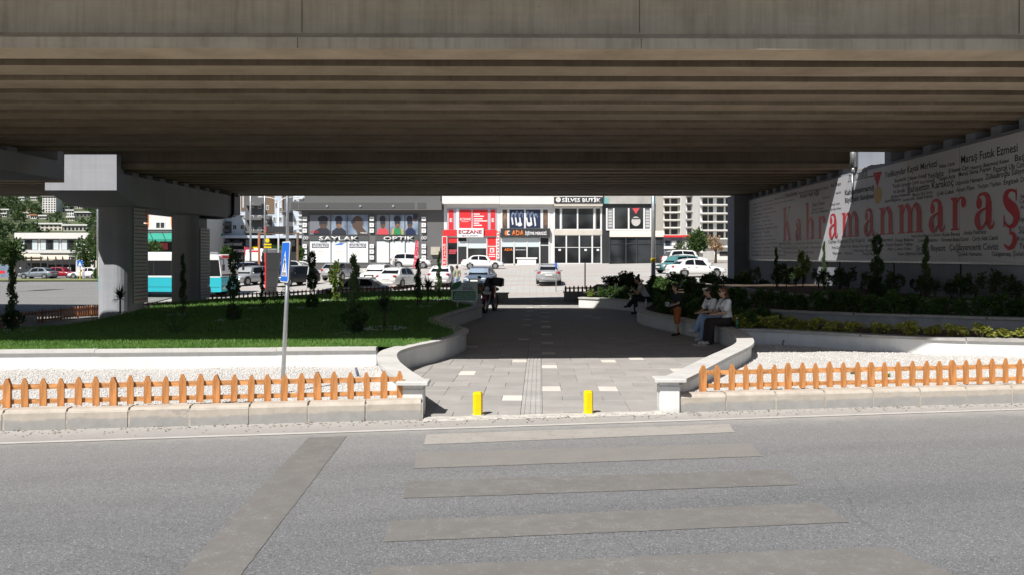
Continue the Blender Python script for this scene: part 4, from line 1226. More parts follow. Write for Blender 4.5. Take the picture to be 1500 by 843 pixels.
def shrub_proto(key, n, m, size, rad, clumps, spread, asp=1.7):
    P, N = lumpy(n, (0,0,rad[2]*1.05), rad, r_, clumps, spread)
    P[:,2] = np.maximum(P[:,2], .02)
    set_parts(key, [('foliage', raw_mesh('foliage', leaves(P,N,size,r_,asp), quads(n), m)), ('stems', mb_mesh('stems', stems(rad[2]*1.6, 6, r_, rad[0]*.7), M['bark']))])
for q in range(3): shrub_proto('shrub%d'%q, 900, M['lf_mid'], .085, (.42,.36,.36), 16, .36)
for q in range(3): shrub_proto('darkshrub%d'%q, 620, M['lf_dark'], .10, (.40,.35,.40), 14, .34)
for q in range(3): shrub_proto('yellowshrub%d'%q, 560, M['lf_yel'], .05, (.23,.20,.17), 12, .36, 1.5)
for q in range(2): shrub_proto('looseshrub%d'%q, 420, M['lf_dark'], .09, (.42,.35,.52), 11, .24)
shrub_proto('limesap', 330, M['lf_lime'], .085, (.14,.14,.42), 9, .34)
shrub_proto('limebush', 420, M['lf_lime'], .07, (.22,.22,.2), 12, .36)
def plant(kind, name, x, y, z, h, label, group=None, rot=None, wide=1.0, cat='plant'):
    root = empty(name, (x,y,z), label, cat, group)
    root.scale = (h*wide, h*wide, h); root.rotation_euler = (0,0, random.uniform(0,6.28) if rot is None else rot)
    for nm, me in PROTO[kind]:
        o = bpy.data.objects.new(nm, me); C.objects.link(o); o.parent = root
    return root
def pebble_ring(x, y, z, rad):
    n = 70; P = np.array([(x+rad*math.cos(a)*k, y+rad*math.sin(a)*k, z+.012) for a, k in zip(r_.uniform(0,6.28,n), r_.uniform(.8,1.15,n))], dtype=np.float32)
    S = r_.uniform(.02,.04,(n,1,3)).astype(np.float32); V = oct_v[None]*S + P[:,None,:]
    o = mk_tri('pebble_ring', V.reshape(-1,3), (oct_f[None]+(np.arange(n)*6)[:,None,None]).reshape(-1,3), M['pebble']); tag(o, kind='stuff')
def solve_lawn(px, py):
    z = .25
    for _ in range(12):
        x, y = GP(px, py, z); z = .5*z + .5*lawn_z(x, min(44.5, max(14.2, y)))
    return x, y, z
# lawn plants: kind, x, top y, base y, label
LP = [('spiral0','spiral_topiary',18,383,487,'dark spiral topiary at the left edge beside the paved strip',1.2),
 ('yucca0','yucca',176,415,459,'dark yucca in front of the nearer pier column',.95),
 ('spiral1','spiral_topiary',268,376,462,'slim spiral topiary in front of the farther pier column',1.0),
 ('palm0','palm_plant',258,452,490,'low dark palm on the lawn right of the first column',1.25),
 ('pompom0','pompom_topiary',342,371,470,'pompom topiary in front of the bus front',1.0),
 ('spiral2','spiral_topiary',384,398,452,'thin spiral topiary beside the dark totem board',1.0),
 ('palm1','palm_plant',408,416,447,'small palm behind the crossing sign pole',1.0),
 ('pompom1','pompom_topiary',457,371,452,'pompom topiary below the SAYLAK lettering',1.0),
 ('limesap','sapling',491,366,441,'pale green sapling beside the silver hatchback',1.0),
 ('spiral0','spiral_topiary',519,378,492,'tall dark green spiral topiary in the middle of the lawn',1.15),
 ('yucca1','yucca',563,420,482,'yucca with a spiky head in a pebble ring on the lawn',1.0),
 ('spiral1','spiral_topiary',612,382,450,'twisted spiral topiary in front of the white taxi',1.1),
 ('yucca0','yucca',627,402,444,'yucca between two twisted topiaries near the notice board',1.0),
 ('spiral2','spiral_topiary',643,372,441,'twisted spiral topiary nearest to the notice board',1.1)]
for kind, nm, px, yt, yb, lab, wd in LP:
    x, y, z = solve_lawn(px, yb)
    if y > 44: y = 44.0; x = PX(px, y); z = lawn_z(x, y)
    h = PZ(yt, y) - z
    w_ = {'yucca':.62,'palm_plant':.9}.get(nm, .5 if h > 1.6 else .66)*wd
    if nm == 'sapling':
        w_ = .8
    root = plant(kind, nm, x, y, z, h, lab, 'small trees and spiky plants on the lawn', None, w_)
    if nm != 'palm_plant': pebble_ring(x, y, z, .42)
    if nm == 'spiral_topiary' and px in (519,18):
        plant('darkshrub0','shrub', x+.02, y, z, .75 if px == 519 else .6, 'dark bushy growth round the foot of the %s' % ('tall middle topiary' if px == 519 else 'leftmost topiary'), None, None, 1.0)
plant('limebush','shrub', *solve_lawn(492,441)[:2], solve_lawn(492,441)[2], .95, 'pale yellow green bush under the sapling on the lawn', None, None, .9)

# ---- planters on the right: three soil tiers and their shrubs
T2 = catmull([(3.95,31.5),(4.9,28.5),(4.85,25.5),(4.75,22.5),(5.3,20.9),(6.4,19.6),(7.6,18.7),(8.7,18.2),(10.0,17.5),(11.4,17.0)], 4)
T3 = catmull([(6.6,33.0),(6.9,29.5),(7.1,26.5),(7.4,23.2),(8.1,21.0),(8.8,19.9),(10,19.2),(11.4,18.8)], 4)
def loft(nm, A, B, za, zb, n=60):
    def samp(Cv, t):
        k = t*(len(Cv)-1); i = min(int(k), len(Cv)-2); return Cv[i].lerp(Cv[i+1], k-i)
    bb = MB(); bb.grid(lambda u, v: (lambda p: (p.x, p.y, lerp(za,zb,v) + .02*math.sin(p.x*4)*math.sin(p.y*3)))(samp(A,u).lerp(samp(B,u), v)), n, 6)
    return tag(bb.build(nm, M['soil'], None, True), kind='structure')
outer = [p for p in RC if p.y > 17.8][::-1] + [p for p in RFC[2:]]
loft('soil_bed', outer, T2, .345, .36); loft('soil_bed', T2, T3, .60, .62)
wallLine = [Vector((11.48, 33 - 15*k/30, 0)) for k in range(31)]
loft('soil_bed', T3, wallLine, .86, .88)
bb = MB(); bb.grid(lambda u, v: (lerp(2.1+1.4*(v),11.48,u), lerp(31.6,41.8,v), .55+.3*u*(1-v)), 10, 10); tag(bb.build('soil_bed', M['soil'], None, True), kind='structure')
wavy_wall('planter_wall', T2, 0, .68, 'middle planter retaining wall behind the yellow green shrubs', .26, .18, mat('grey planter render', (.36,.36,.36), .85, var=.2, vscale=3), M['darkcoping'], 4)
wavy_wall('planter_wall', T3, 0, .95, 'upper planter retaining wall nearest to the abutment', .26, .18, MATS['grey planter render'], M['darkcoping'], 4)
rr = random.Random(12)
def between(A, B, t, v):
    def samp(Cv, t):
        k = t*(len(Cv)-1); i = min(int(k), len(Cv)-2); return Cv[i].lerp(Cv[i+1], k-i)
    return samp(A,t).lerp(samp(B,t), v)
oc = outer
for k in range(64):                                          # first tier, row of yellow-green shrubs then dark green nearer the far end
    t = (k+.5)/64; p = between(oc, T2, t, rr.uniform(.30,.44) if t < .7 else rr.uniform(.05,.13))
    if t > .74 or (t > .55 and k % 2):
        plant('yellowshrub%d'%rr.randrange(3), 'yellow_shrub', p.x, p.y, .34, rr.uniform(.75,1.15), 'low variegated yellow green shrub behind the front planter wall', 'yellow green shrubs along the front planter wall', None, 1.35)
    else:
        plant('shrub%d'%rr.randrange(3), 'green_shrub', p.x, p.y, .34, rr.uniform(.55,.75), 'low dark green shrub behind the wavy seat wall', 'green shrubs behind the seat wall', None, .9)
        if k % 2: 
            p = between(oc, T2, t, .75); plant('darkshrub%d'%rr.randrange(3), 'green_shrub', p.x, p.y, .34, rr.uniform(.6,.8), 'low dark green shrub behind the wavy seat wall', 'green shrubs behind the seat wall')
for k in range(34):
    t = (k+.5)/34; p = between(T2, T3, t, rr.uniform(.35,.6))
    plant('shrub%d'%rr.randrange(3), 'hedge_shrub', p.x, p.y, .60, rr.uniform(.62,.85), 'dark green hedge shrub in the middle planter tier', 'hedge shrubs in the middle planter')
for k in range(22):
    t = (k+.5)/22; p = between(T3, wallLine, t, rr.uniform(.35,.75))
    plant('looseshrub%d'%rr.randrange(2), 'loose_shrub', p.x, p.y, .86, rr.uniform(.6,.95), 'loose dark shrub growing against the abutment wall', 'loose shrubs below the white board')
for k in range(26):
    x = rr.uniform(2.6,10.8); y = rr.uniform(32.2,37.5)
    if x < 4.2 and y < 33.5: continue
    plant('darkshrub%d'%rr.randrange(3), 'dark_shrub', x, y, .55, rr.uniform(.65,1.0), 'dark shrub in the far planter behind the seated people', 'shrubs in the far right planter')
for px, yt, Y, kind, nm, lab, wd in [(1137,365,29.0,'spiral0','spiral_topiary','dark spiral topiary below the far end of the white board',.55),
   (1176,353,28.6,'limesap','sapling','bright sunlit sapling below the white board',.95),
   (1207,357,30.9,'spiral1','spiral_topiary','dark spiral topiary in front of the sunlit patch of the board',.5),
   (1285,347,22.5,'pompom0','pompom_topiary','dark pompom topiary in front of the middle of the white board',.6),
   (1356,350,20.6,'spiral2','spiral_topiary','tallest dark spiral topiary in front of the white board',.62),
   (1370,405,19.6,'yucca1','yucca','dark spiky yucca below the white board',1.05),
   (1195,440,20.2,'palm0','palm_plant','low palm fronds over the middle planter wall',.9),
   (1060,400,29.5,'yucca0','yucca','spiky yucca behind the women on the seat wall',1.0),
   (1003,408,31.5,'yucca1','yucca','spiky yucca behind the boy in orange shorts',1.0),
   (902,414,31.0,'palm1','palm_plant','dark palm with raised fronds behind the seated girl',.8)]:
    x = PX(px, Y); zb_ = .88 if x > 7.0 else (.6 if x > 5 else .36)
    plant(kind, nm, x, Y, zb_, PZ(yt, Y)-zb_, lab, None, None, wd)
for px, Y, h_, lab in ((866,31.3,.75,'sunlit light green bush at the far end of the seat wall'),(968,33.4,1.15,'sunlit round bush behind the seated girl'),(1085,33.2,1.3,'sunlit glossy bush beside the abutment pillar'),(1050,33.4,1.25,'sunlit tall bush left of the abutment pillar')):
    plant('limebush' if px < 1000 else 'shrub1', 'bush', PX(px,Y), Y, .42, h_, lab, None, None, 1.1)
# weeds in the gravel
for px, py, sc_, lab in ((1165,503,.33,'dark weed in the right gravel bed beside a grass tuft'),(1147,507,.15,'tiny weed in the right gravel bed near the seat wall')):
    x, y = GP(px, py, .08); plant('looseshrub0','weed', x, y, .06, sc_, lab, None, None, .6)
x, y = GP(1184, 506, .08)
gt = MB()
for k in range(14):
    a = k*.9; L = .22; gt.add([(x-.004,y,.06),(x+.004,y,.06),(x+math.cos(a)*.12,y+math.sin(a)*.12,.06+L*rr.uniform(.6,1))],[(0,1,2)])
tag(gt.build('grass_tuft', M['grass']), 'thin grass tuft in the right gravel bed', 'weed')
for px, py, lab in ((1252,548,'flat weed patch behind the right fence in the white gravel'),(1300,553,'second flat weed patch behind the right fence'),(560,536,'yellow weed in the left gravel bed by the wall end')):
    x, y = GP(px, py, .15); plant('limebush','weed', x, y, .12, .25, lab, None, None, 1.2)
# ---- end walls of the path
for x0, x1, y0, lab in ((-1.75,-.95,35.0,'low grey end wall of the path behind the motorcycle'),(1.55,3.6,36.0,'low grey end wall of the path in front of the dark fence')):
    root = empty('end_wall', ((x0+x1)/2, y0, 0), lab, 'wall')
    MB().cbox(x0,x1,y0,y0+.3,-.5,.36,.01).build('wall', MATS['grey planter render'], root)
    MB().cbox(x0-.04,x1+.04,y0-.04,y0+.34,.362,.41,.008).build('coping_stone', M['darkcoping'], root)
# ================================================================== shops and houses
M['glass'] = mat('shop glass', (.05,.055,.06), .06, spec=.45, c2=(.012,.014,.016), vscale=.35, ramp=(.40,.62), detail=1)
M['glassblue'] = mat('blind behind glass', (.62,.70,.72), .25)
M['anth'] = mat('anthracite cladding', (.085,.086,.088), .6, var=.08, vscale=2, stretch=(1,1,8))
M['anth2'] = mat('grey cladding', (.135,.136,.136), .6, var=.08, vscale=2, stretch=(1,1,8))
M['bwhite'] = mat('white facade paint', (.72,.71,.69), .7, var=.08, vscale=.5)
M['cream'] = mat('cream facade paint', (.62,.58,.51), .8, var=.12, vscale=.5)
M['frame_w'] = mat('white window frame', (.74,.74,.74), .4)
M['frame_d'] = mat('dark window frame', (.04,.042,.045), .4)
M['shopred'] = mat('shop red', (.72,.03,.035), .45)
M['orange'] = mat('orange print', (.80,.20,.03), .45)
M['navy'] = mat('navy print', (.025,.035,.085), .35)
M['skin_p'] = mat('printed skin', (.30,.17,.11), .5, c2=(.10,.06,.045), vscale=1.5)
M['skin_d'] = mat('printed dark skin', (.10,.065,.05), .5)
M['pblue'] = mat('printed pale blue', (.30,.37,.47), .4, c2=(.12,.16,.24), vscale=.5, ramp=(.4,.62))
M['pgrey'] = mat('printed grey', (.20,.21,.24), .4)
M['pgreen'] = mat('printed green', (.04,.25,.10), .4)
M['ppink'] = mat('printed red cloth', (.60,.08,.10), .4)
M['ptan'] = mat('printed tan', (.50,.34,.17), .4)
M['gold'] = mat('pale gold print', (.62,.55,.38), .4)
M['concrete_raw'] = mat('raw concrete', (.42,.41,.39), .9, var=.2, vscale=.6)
M['teal'] = mat('teal cladding', (.18,.42,.42), .6)
M['awning'] = mat('cream awning cloth', (.70,.62,.50), .8)
M['voidd'] = mat('dark interior', (.03,.03,.032), .9)

def fr(parent, name, m, x0, y0, x1, y1, Y, front, back=0.0):
    """box on a facade at depth Y given by its outline; stands `front` metres proud"""
    return MB().box(PX(x0,Y), PX(x1,Y), Y-front, Y-back, PZ(y1,Y), PZ(y0,Y)).build(name, m, parent)
def ftext(parent, body, x0, yb, x1, hp, Y, front, m, ext=.03, bold=.02):
    return text_fit('lettering', body, parent, (PX(x0,Y), Y-front, PZ(yb,Y)), (1,0,0), (0,0,1), (x1-x0)*Y/F, hp*Y/F, m, ext, bold)
def fpoly(parent, name, m, pts, Y, front, th=.01):
    mb = MB(); mb.prism([(PX(a,Y), PZ(b_,Y)) for a, b_ in pts], Y-front, Y-front+th, 'y'); return mb.build(name, m, parent)
def disc(cx, cy, rx, ry, n=16, a0=0, a1=360): return [(cx+rx*math.cos(R(a0+(a1-a0)*k/n)), cy+ry*math.sin(R(a0+(a1-a0)*k/n))) for k in range(n)]
YF = 95.0
# ---- optician
op = empty('optician_shop', (PX(540,YF), YF, terr(-18,YF)), 'dark grey optician shop with white SAYLAK OPTIK letters and portrait posters', 'shop')
fr(op,'wall',M['anth2'],442,300,650,402,YF,0,-9)
fr(op,'fascia',M['anth2'],428,296,648,308.5,YF,.95,-9.2)
for a, c in ((430,439.5),(441,609),(613,626)): fr(op,'fascia_panel',M['anth'],a,298,c,306.8,YF,.97,.951)
for a in (482,530.5,578): fpoly(op,'spot_lamp',M['steel'],disc(a,303,1.8,1.8,12),YF,1.05,.08)
fr(op,'roof_block',M['anth2'],446,270,645,295.9,YF+4,0,-6)
fr(op,'recess',M['anth'],451.5,312,614.5,345,YF,.02); 
for a, c in ((452,540.5),(550,614)): fr(op,'sign_band',M['anth'],a,345.4,c,353,YF,.06); fr(op,'window_recess',M['anth'],a,353.2,c,386,YF,.03)
posters = [(454,315,484,344,'pgrey'),(485.5,315,508,344,'pblue'),(509.5,315,539,344,'pblue'),(552,315,570,344,'pgrey'),(571.5,315,592.5,344,'pblue'),(594,315,612.6,344,'pblue')]
for k, (a,b_,c,d,bgm) in enumerate(posters):
    p = fr(op,'poster',M[bgm],a,b_,c,d,YF,.06); w = c-a
    def pp_(nm, m, pts, f): fpoly(p, nm, M[m], pts, YF, f, .004)
    cx = a + w*(.66,.5,.42,.5,.52,.35)[k]
    if k == 2:
        pp_('portrait','skin_d',disc(cx+2,327,8.5,10.5),.07); pp_('portrait','skin_d',[(cx-3,332),(cx+8,332),(c-.2,342),(c-.2,344),(cx+2,344)],.066); pp_('glasses','ink',[(cx-8,324.5),(cx-1,323.5),(cx-1,327),(cx-7,328)],.076)
        ftext(p,'VOGUE' if False else 'MIRAÇ',a+19,342.5,c-1,2.2,YF,.07,M['frame_w'],.01)
    else:
        cloth = ('ink','ink','ink','ppink','pgreen','navy')[k]; sk = ('skin_d','skin_p','skin_d','skin_d','skin_p','skin_d')[k]
        pp_('clothes',cloth,[(max(a+.2,cx-w*.48),344),(max(a+.2,cx-w*.44),338.5),(cx-w*.12,333.5),(cx+w*.13,333.5),(min(c-.2,cx+w*.44),338.5),(min(c-.2,cx+w*.48),344)],.066)
        pp_('portrait',sk,disc(cx,327,w*.21,8.4),.070); pp_('hair','ink',disc(cx-.4,321.6,w*.25,5.4,16),.074)
        pp_('glasses','ink',[(cx-w*.20,325.4),(cx+w*.17,325.4),(cx+w*.14,329),(cx+w*.02,328.6),(cx-w*.02,327),(cx-w*.06,328.8),(cx-w*.17,329)],.078)
        if k == 5: pp_('portrait','skin_p',disc(c-4,320,3.6,5),.082); pp_('hair','ink',disc(c-4,317,4,3),.086); pp_('glasses','ink',[(c-7.5,319),(c-.8,319),(c-.8,321.4),(c-7.5,321.4)],.09)
        if k == 4: pp_('clothes','ptan',[(cx-9,344),(cx-8,336),(cx-4.5,334),(cx-6,344)],.069); pp_('clothes','ptan',[(cx+9,344),(cx+8,336),(cx+4.5,334),(cx+6,344)],.069)
        if k == 0: ftext(p,'CARRERA' if False else 'GÖZLÜK',a+.8,341,a+13,2.2,YF,.072,M['shopred'],.01)
for k, (a,c) in enumerate(((454,484.5),(485.8,508),(509,539.3),(552,570),(571.5,593),(594.6,613))):
    p = fr(op,'window',M['glassblue'],a,354,c,385,YF,.05); cx = (a+c)/2
    fr(p,'pane',M['whitegloss'],a+.8,356,c-.8,384.4,YF,.055,.045)
    fpoly(p,'crest',M['gold'],disc(cx,371.5,4.2,3.6,12,180,360)+disc(cx,371.5,3.4,2.8,12,360,180),YF,.060,.004); fr(p,'crest_line',M['gold'],cx-6.5,373.2,cx+6.5,373.8,YF,.060,.056)
    if k in (0,2):
        fr(p,'name_backing',M['navy'],cx-12,357.2,cx+12.3,363.6,YF,.062,.056); ftext(p,'GÖZLÜKÇÜ',cx-11,362.4,cx+11.3,4.0,YF,.064,M['frame_w'],.02,.05)
    if k == 1:
        fpoly(p,'brand_swoosh',M['signblue'],[(cx-7,358.8),(cx+2,356.2),(cx+8,357),(cx+4,359),(cx-5,359.4)],YF,.062,.004); ftext(p,'OPTİK',cx-6,363,cx+5,3,YF,.062,M['frame_w'],.01,.03)
ftext(op,'SAYLAK',468,352.4,525.7,5.8,YF,.10,M['frame_w'],.14,.02); ftext(op,'OPTIK',562,352.4,607.5,5.8,YF,.10,M['frame_w'],.14,.02)
for cx in (447,545,621):
    for cy in (321,330,338.3,361,369,377.5):
        p = fr(op,'logo_box',M['whitegloss'],cx-3.1,cy-3,cx+3.1,cy+3,YF,.22); fr(p,'logo',M['pgrey'],cx-1.3,cy-.6,cx+1.3,cy+.6,YF,.226,.2202)
for cx in (448,621):
    for s_ in (-1.9,1.9): fpoly(op,'glasses_emblem',M['frame_w'],disc(cx+s_,349,2.1,2.2,14),YF,.14,.1); fpoly(op,'glasses_emblem',M['ink'],disc(cx+s_,349,1.2,1.3,12),YF,.146,.004)
for y in (388,391.5,395): fr(op,'plinth_line',M['anth'],442,y-.5,640,y+.5,YF,.015)
fr(op,'meter_box',mat('beige metal box', (.50,.46,.38), .6, var=.15),631.5,362,645,373.5,YF,.35)
# white louvred block behind the optician
wb = empty('louvred_block', (PX(535,125),125,1), 'white louvred upper storey just showing above the optician roof', 'building')
fr(wb,'wall',M['bwhite'],436,250,648,305,125,0,-10)
for k, y in enumerate((288.6,291.2,293.8)): fr(wb,'louvre',M['anth2'],452+9*(k%2),y,640-14*k,y+.8,125,.06)
for a in (508,515,598): fr(wb,'pier',M['pgrey'],a,250,a+4,305,125,.1)
for a in (623,635): fr(wb,'window',M['navy'],a,289.5,a+9,292.5,125,.08)

# ---- pharmacy
ph = empty('pharmacy_shop', (PX(690,YF), YF, terr(-7,YF)), 'pharmacy with red panels and a white ECZANE sign', 'shop')
fr(ph,'wall',M['bwhite'],649,250,732.4,395,YF,0,-10)
fr(ph,'parapet',M['bwhite'],648.6,262,732.3,299.5,YF,.75,.001)
fr(ph,'window_surround',mat('blue grey surround', (.42,.45,.52), .6),654.6,305,728,337,YF,.04)
for k,(a,c) in enumerate(((657.3,664.2),(673.3,690.4),(692.6,714.4),(718.6,725.5))):
    p = fr(ph,'red_panel',M['shopred'],a,307.5,c,336,YF,.08)
    if k in (0,3): ftext(p,'E',a+1.6,325.3,c-1.6,5.2,YF,.085,M['frame_w'],.01,.03)
    if k == 1: ftext(p,'ECZANE',a+.6,323,c-.8,3.4,YF,.085,M['frame_w'],.01,.02); ftext(p,'BATUHAN',a+3,325.6,c-4,1.4,YF,.085,M['frame_w'],.01,.01)
    if k == 2:
        for i,(yy,ww) in enumerate(((314,9),(317.2,15),(321,13),(324,20),(327.2,8),(330.4,12))): fr(p,'print_line',M['frame_w'],a+1.4,yy-.8,a+1.4+ww,yy+.8,YF,.086,.081)
fr(ph,'white_mullion',M['frame_w'],668.6,306,672.4,337,YF,.12)
for a,c in ((649.2,670),(708.8,727.5)): fr(ph,'red_band',M['shopred'],a,337.2,c,346,YF,.30)
sg = fr(ph,'sign_box',M['whitegloss'],670.2,334.8,708.6,348,YF,.55); M['crimson'] = mat('crimson print', (.42,.01,.05), .45)
ftext(sg,'ECZANE',672.4,342.6,706,5.4,YF,.552,M['crimson'],.03,.02); ftext(sg,'BATUHAN',677.8,346.8,700.6,2.4,YF,.552,M['pgrey'],.02,.01)
bn = fr(ph,'banner',M['frame_w'],648,346.4,655.4,389.5,YF,.35); fr(bn,'banner_face',M['shopred'],648.9,347.4,654.6,388.8,YF,.36,.3501)
for i, ch in enumerate('ECZANE'): ftext(bn,ch,650.1,361+i*5.1,653.5,3.4,YF,.361,M['frame_w'],.01,.02)
bn = fr(ph,'checker_strip',M['frame_w'],727.6,338,731.6,379,YF,.25)
for i in range(9): fr(bn,'checker',M['shopred'],728.1 + (i%2)*.6,339+i*4.4,730.4+(i%2)*.6,341.4+i*4.4,YF,.256,.2501)
fr(ph,'door',M['voidd'],671.6,362,683.4,387,YF,.03); fr(ph,'door_light',M['glassblue'],671.4,354,683.6,361.4,YF,.05); fr(ph,'transom',M['glass'],671.6,349,683.4,353.5,YF,.03)
fr(ph,'window_blind',M['glassblue'],686,348.4,712.4,364,YF,.05); fr(ph,'window',M['glass'],686,364.3,712.4,387,YF,.04); fr(ph,'window',M['glass'],656.6,356.4,670,387,YF,.04)
fr(ph,'red_panel',M['shopred'],657,349,670,356,YF,.06); fr(ph,'red_panel',M['shopred'],714.4,348.4,727,359.6,YF,.06)
p = fr(ph,'red_panel',M['shopred'],714.4,361.8,727,381,YF,.06); fr(p,'emblem',M['frame_w'],717.6,363.5,724,370.4,YF,.066,.0601); ftext(p,'E',719,369.4,722.8,4.4,YF,.067,M['shopred'],.004,.03)
for yy in (373,376): fr(p,'print_line',M['frame_w'],716,yy-.7,725.4,yy+.7,YF,.066,.0601)
for a in (655.8,670.4,684,685,712.8,727.3): fr(ph,'mullion',M['frame_w'],a-.5,348,a+.5,387.4,YF,.09)
for i in range(3): fr(ph,'print_line',M['ppink'],657.5,366+i*2.3,669.5-i,367.6+i*2.3,YF,.046,.0401)

# ---- hearing aid shop
ad = empty('hearing_shop', (PX(772,YF), YF, terr(0,YF)), 'hearing aid shop with a black ADA sign and navy poster windows', 'shop')
fr(ad,'wall',M['bwhite'],732.6,250,811.2,395,YF,0,-10); fr(ad,'parapet',M['bwhite'],732.6,262,811.2,300,YF,.75,.001)
fr(ad,'window_surround',M['frame_w'],734,305,805.4,336,YF,.05)
for k,(a,c) in enumerate(((736,742.8),(746.2,767.6),(770.2,791.6),(795.6,802.4))):
    p = fr(ad,'poster_window',M['navy'] if k in (1,2) else M['skin_d'],a,307.4,c,334.4,YF,.07)
    if k in (1,2):
        ds = (5.5,11,17) if k == 1 else (3,9,14.5)
        for i, dx in enumerate(ds):
            cx = a+dx; ry = (9,11,10)[i] if k == 1 else (11,10,7)[i]
            fpoly(p,'hearing_aid',M['pblue'],disc(cx,320,3.0,ry,14,180,360)+disc(cx+.4,320,1.7,ry-2.2,14,360,180),YF,.076,.004)
            fpoly(p,'hearing_aid',M['frame_w'],[(cx-3,319),(cx-.8,319),(cx+.6,329+i),(cx-1.4,330+i)],YF,.080,.004)
        fpoly(p,'hearing_aid',M['frame_w'],disc(a+(15 if k == 1 else 5),329,3.6,3),YF,.084,.004)
    else: fpoly(p,'ear_print',M['skin_p'],disc(a+3.6,322,2.6,8.5),YF,.076,.004)
sg = fr(ad,'sign_box',M['frame_d'],733.6,335,805.4,348.2,YF,.45)
ftext(sg,'ADA',749.6,345.2,767.6,7.2,YF,.452,M['orange'],.03,.03); ftext(sg,'İŞİTME MERKEZİ',769.4,344.4,800.4,4.4,YF,.452,M['frame_w'],.02,.03)
for k, m_ in ((0,'orange'),(1,'orange')): fpoly(sg,'wave_emblem',M[m_],disc(744.5-k*2.2,341.6,3.4-k*.6,4.2,10,110,250)+disc(745.6-k*2.2,341.6,3.0-k*.6,3.2,10,250,110),YF,.455,.004)
fpoly(sg,'wave_emblem',M['frame_w'],disc(745.4,341.6,2.4,3.4,14,40,320)+disc(745.6,341.6,1.3,2.0,14,320,40),YF,.458,.004)
for a,c in ((735,751.8),(754.4,771),(773.2,789.6)):
    fr(ad,'window_blind',M['glassblue'],a,348.6,c,362,YF,.05); fr(ad,'window',M['glass'],a,362.4,c,386,YF,.04)
fr(ad,'transom',M['glass'],791.8,349,803.6,358.4,YF,.04); fr(ad,'door',M['voidd'],791.8,360.4,803.6,387,YF,.03)
for a in (734.2,753,772,790.6,804.4): fr(ad,'mullion',M['frame_w'],a-.9,348.4,a+.9,387,YF,.10)
ftext(ad,'ADA',738.6,367.6,751,3.6,YF,.042,M['orange'],.006,.02); ftext(ad,'İŞİTME MERKEZİ',755,367,770,1.6,YF,.042,M['frame_w'],.006,.01)
mb = MB(); mb.box(PX(756,YF),PX(787,YF),YF-1.5,YF-1.0,PZ(379.4,YF),PZ(377.4,YF)); mb.box(PX(758,YF),PX(785,YF),YF-1.4,YF-1.1,PZ(388,YF),PZ(379.4,YF)); mb.build('counter', M['whitegloss'], ad)

# ---- boutique and the glazed corner shop
bo = empty('boutique_shop', (PX(846,YF), YF, terr(5,YF)), 'empty boutique with white window frames under the SILVES BUTIK sign', 'shop')
fr(bo,'wall',M['bwhite'],811.4,250,882.2,395,YF,0,-10); fr(bo,'parapet',M['bwhite'],811.4,262,882,289.6,YF,.7,.001)
sg = fr(bo,'sign_box',M['frame_d'],812,289.8,881.5,298.4,YF,.8); ftext(sg,'SİLVES BUTİK',823,297,879.5,5.6,YF,.802,M['frame_w'],.03,.035)
fpoly(sg,'emblem',M['frame_w'],disc(817.5,293.6,3.6,3.6),YF,.81,.01); fpoly(sg,'emblem',M['gold'],disc(817,293,1.8,1.8),YF,.815,.004)
fr(bo,'canopy_edge',M['cream'],811.6,298.6,882,302.4,YF,.7,.001)
for a,c in ((813,819.8),(823.6,844.8),(847.2,868.8),(873,879)): fr(bo,'window',M['glass'],a,306,c,335.4,YF,.03)
for a,c in ((812.2,828.4),(830.8,847.6),(849.6,866.2),(869,879.6)): fr(bo,'window',M['glass'],a,346,c,385.6,YF,.03)
for a in (811.9,821.7,846,871,880.6): fr(bo,'mullion',M['frame_w'],a-1,304,a+1,337,YF,.10)
for a in (811.4,829.6,848.6,867.6,880.6): fr(bo,'mullion',M['frame_w'],a-.9,344.6,a+.9,387,YF,.10)
fr(bo,'rail',M['frame_w'],811,362.4,881,363.2,YF,.08); fr(bo,'spandrel',M['cream'],811.6,337,882,344.6,YF,.14); fr(bo,'sill',M['frame_w'],811,385.6,882,388,YF,.16)
for a in (818,856,874): fr(bo,'notice',M['whitegloss'],a,365,a+3.6,367.8,YF,.04,.031)
co = empty('corner_shop', (PX(925,YF), YF, terr(11,YF)), 'dark glazed corner shop with a cream awning', 'shop')
fr(co,'wall',M['frame_d'],882.4,299,960.5,395,YF,0,-10); fr(co,'parapet',M['concrete_raw'],882.4,255,960.5,299,YF,.3,-10)
for a,c in ((883,891),(953,960.4)): fr(co,'corner_panel',M['teal'],a,290,c,298.8,YF,.32,.301)
for k,(a,c) in enumerate(((890.4,897.4),(900.2,919.6),(922,941.6),(945,952))):
    p = fr(co,'window',M['glass'] if k in (1,2) else M['pgrey'],a,306.4,c,335.6,YF,.05)
    if k in (0,3):
        for i in range(6): fr(p,'print_line',M['boardgrey'],a+.8,309+i*4.2,c-.8,311.6+i*4.2,YF,.056,.0501)
    if k == 2:
        fpoly(p,'cup_print',M['boardgrey'],disc(931.5,324.5,6.6,7),YF,.058,.004); fpoly(p,'cup_print',M['ink'],[(926,319.6),(937,319.6),(936.4,321.6),(926.6,321.6)],YF,.064,.004); fpoly(p,'cup_print',M['ppink'],[(926,305.6),(937,305),(931.5,314)],YF,.058,.004)
for a in (888.8,898.9,920.8,943.4,953): fr(co,'mullion',M['frame_w'],a-1.1,305.4,a+1.1,337,YF,.10)
fr(co,'sill',M['frame_w'],888,335.8,954,338,YF,.14)
aw = [(893,347.2),(971,347.2),(958,339.6),(884,339.6)]
mb = MB(); A_ = [(PX(893,YF-3),YF-3,PZ(347,YF-3)),(PX(972,YF-3),YF-3,PZ(347,YF-3)),(PX(972,YF),YF-.1,PZ(338.4,YF)),(PX(893,YF),YF-.1,PZ(338.4,YF))]
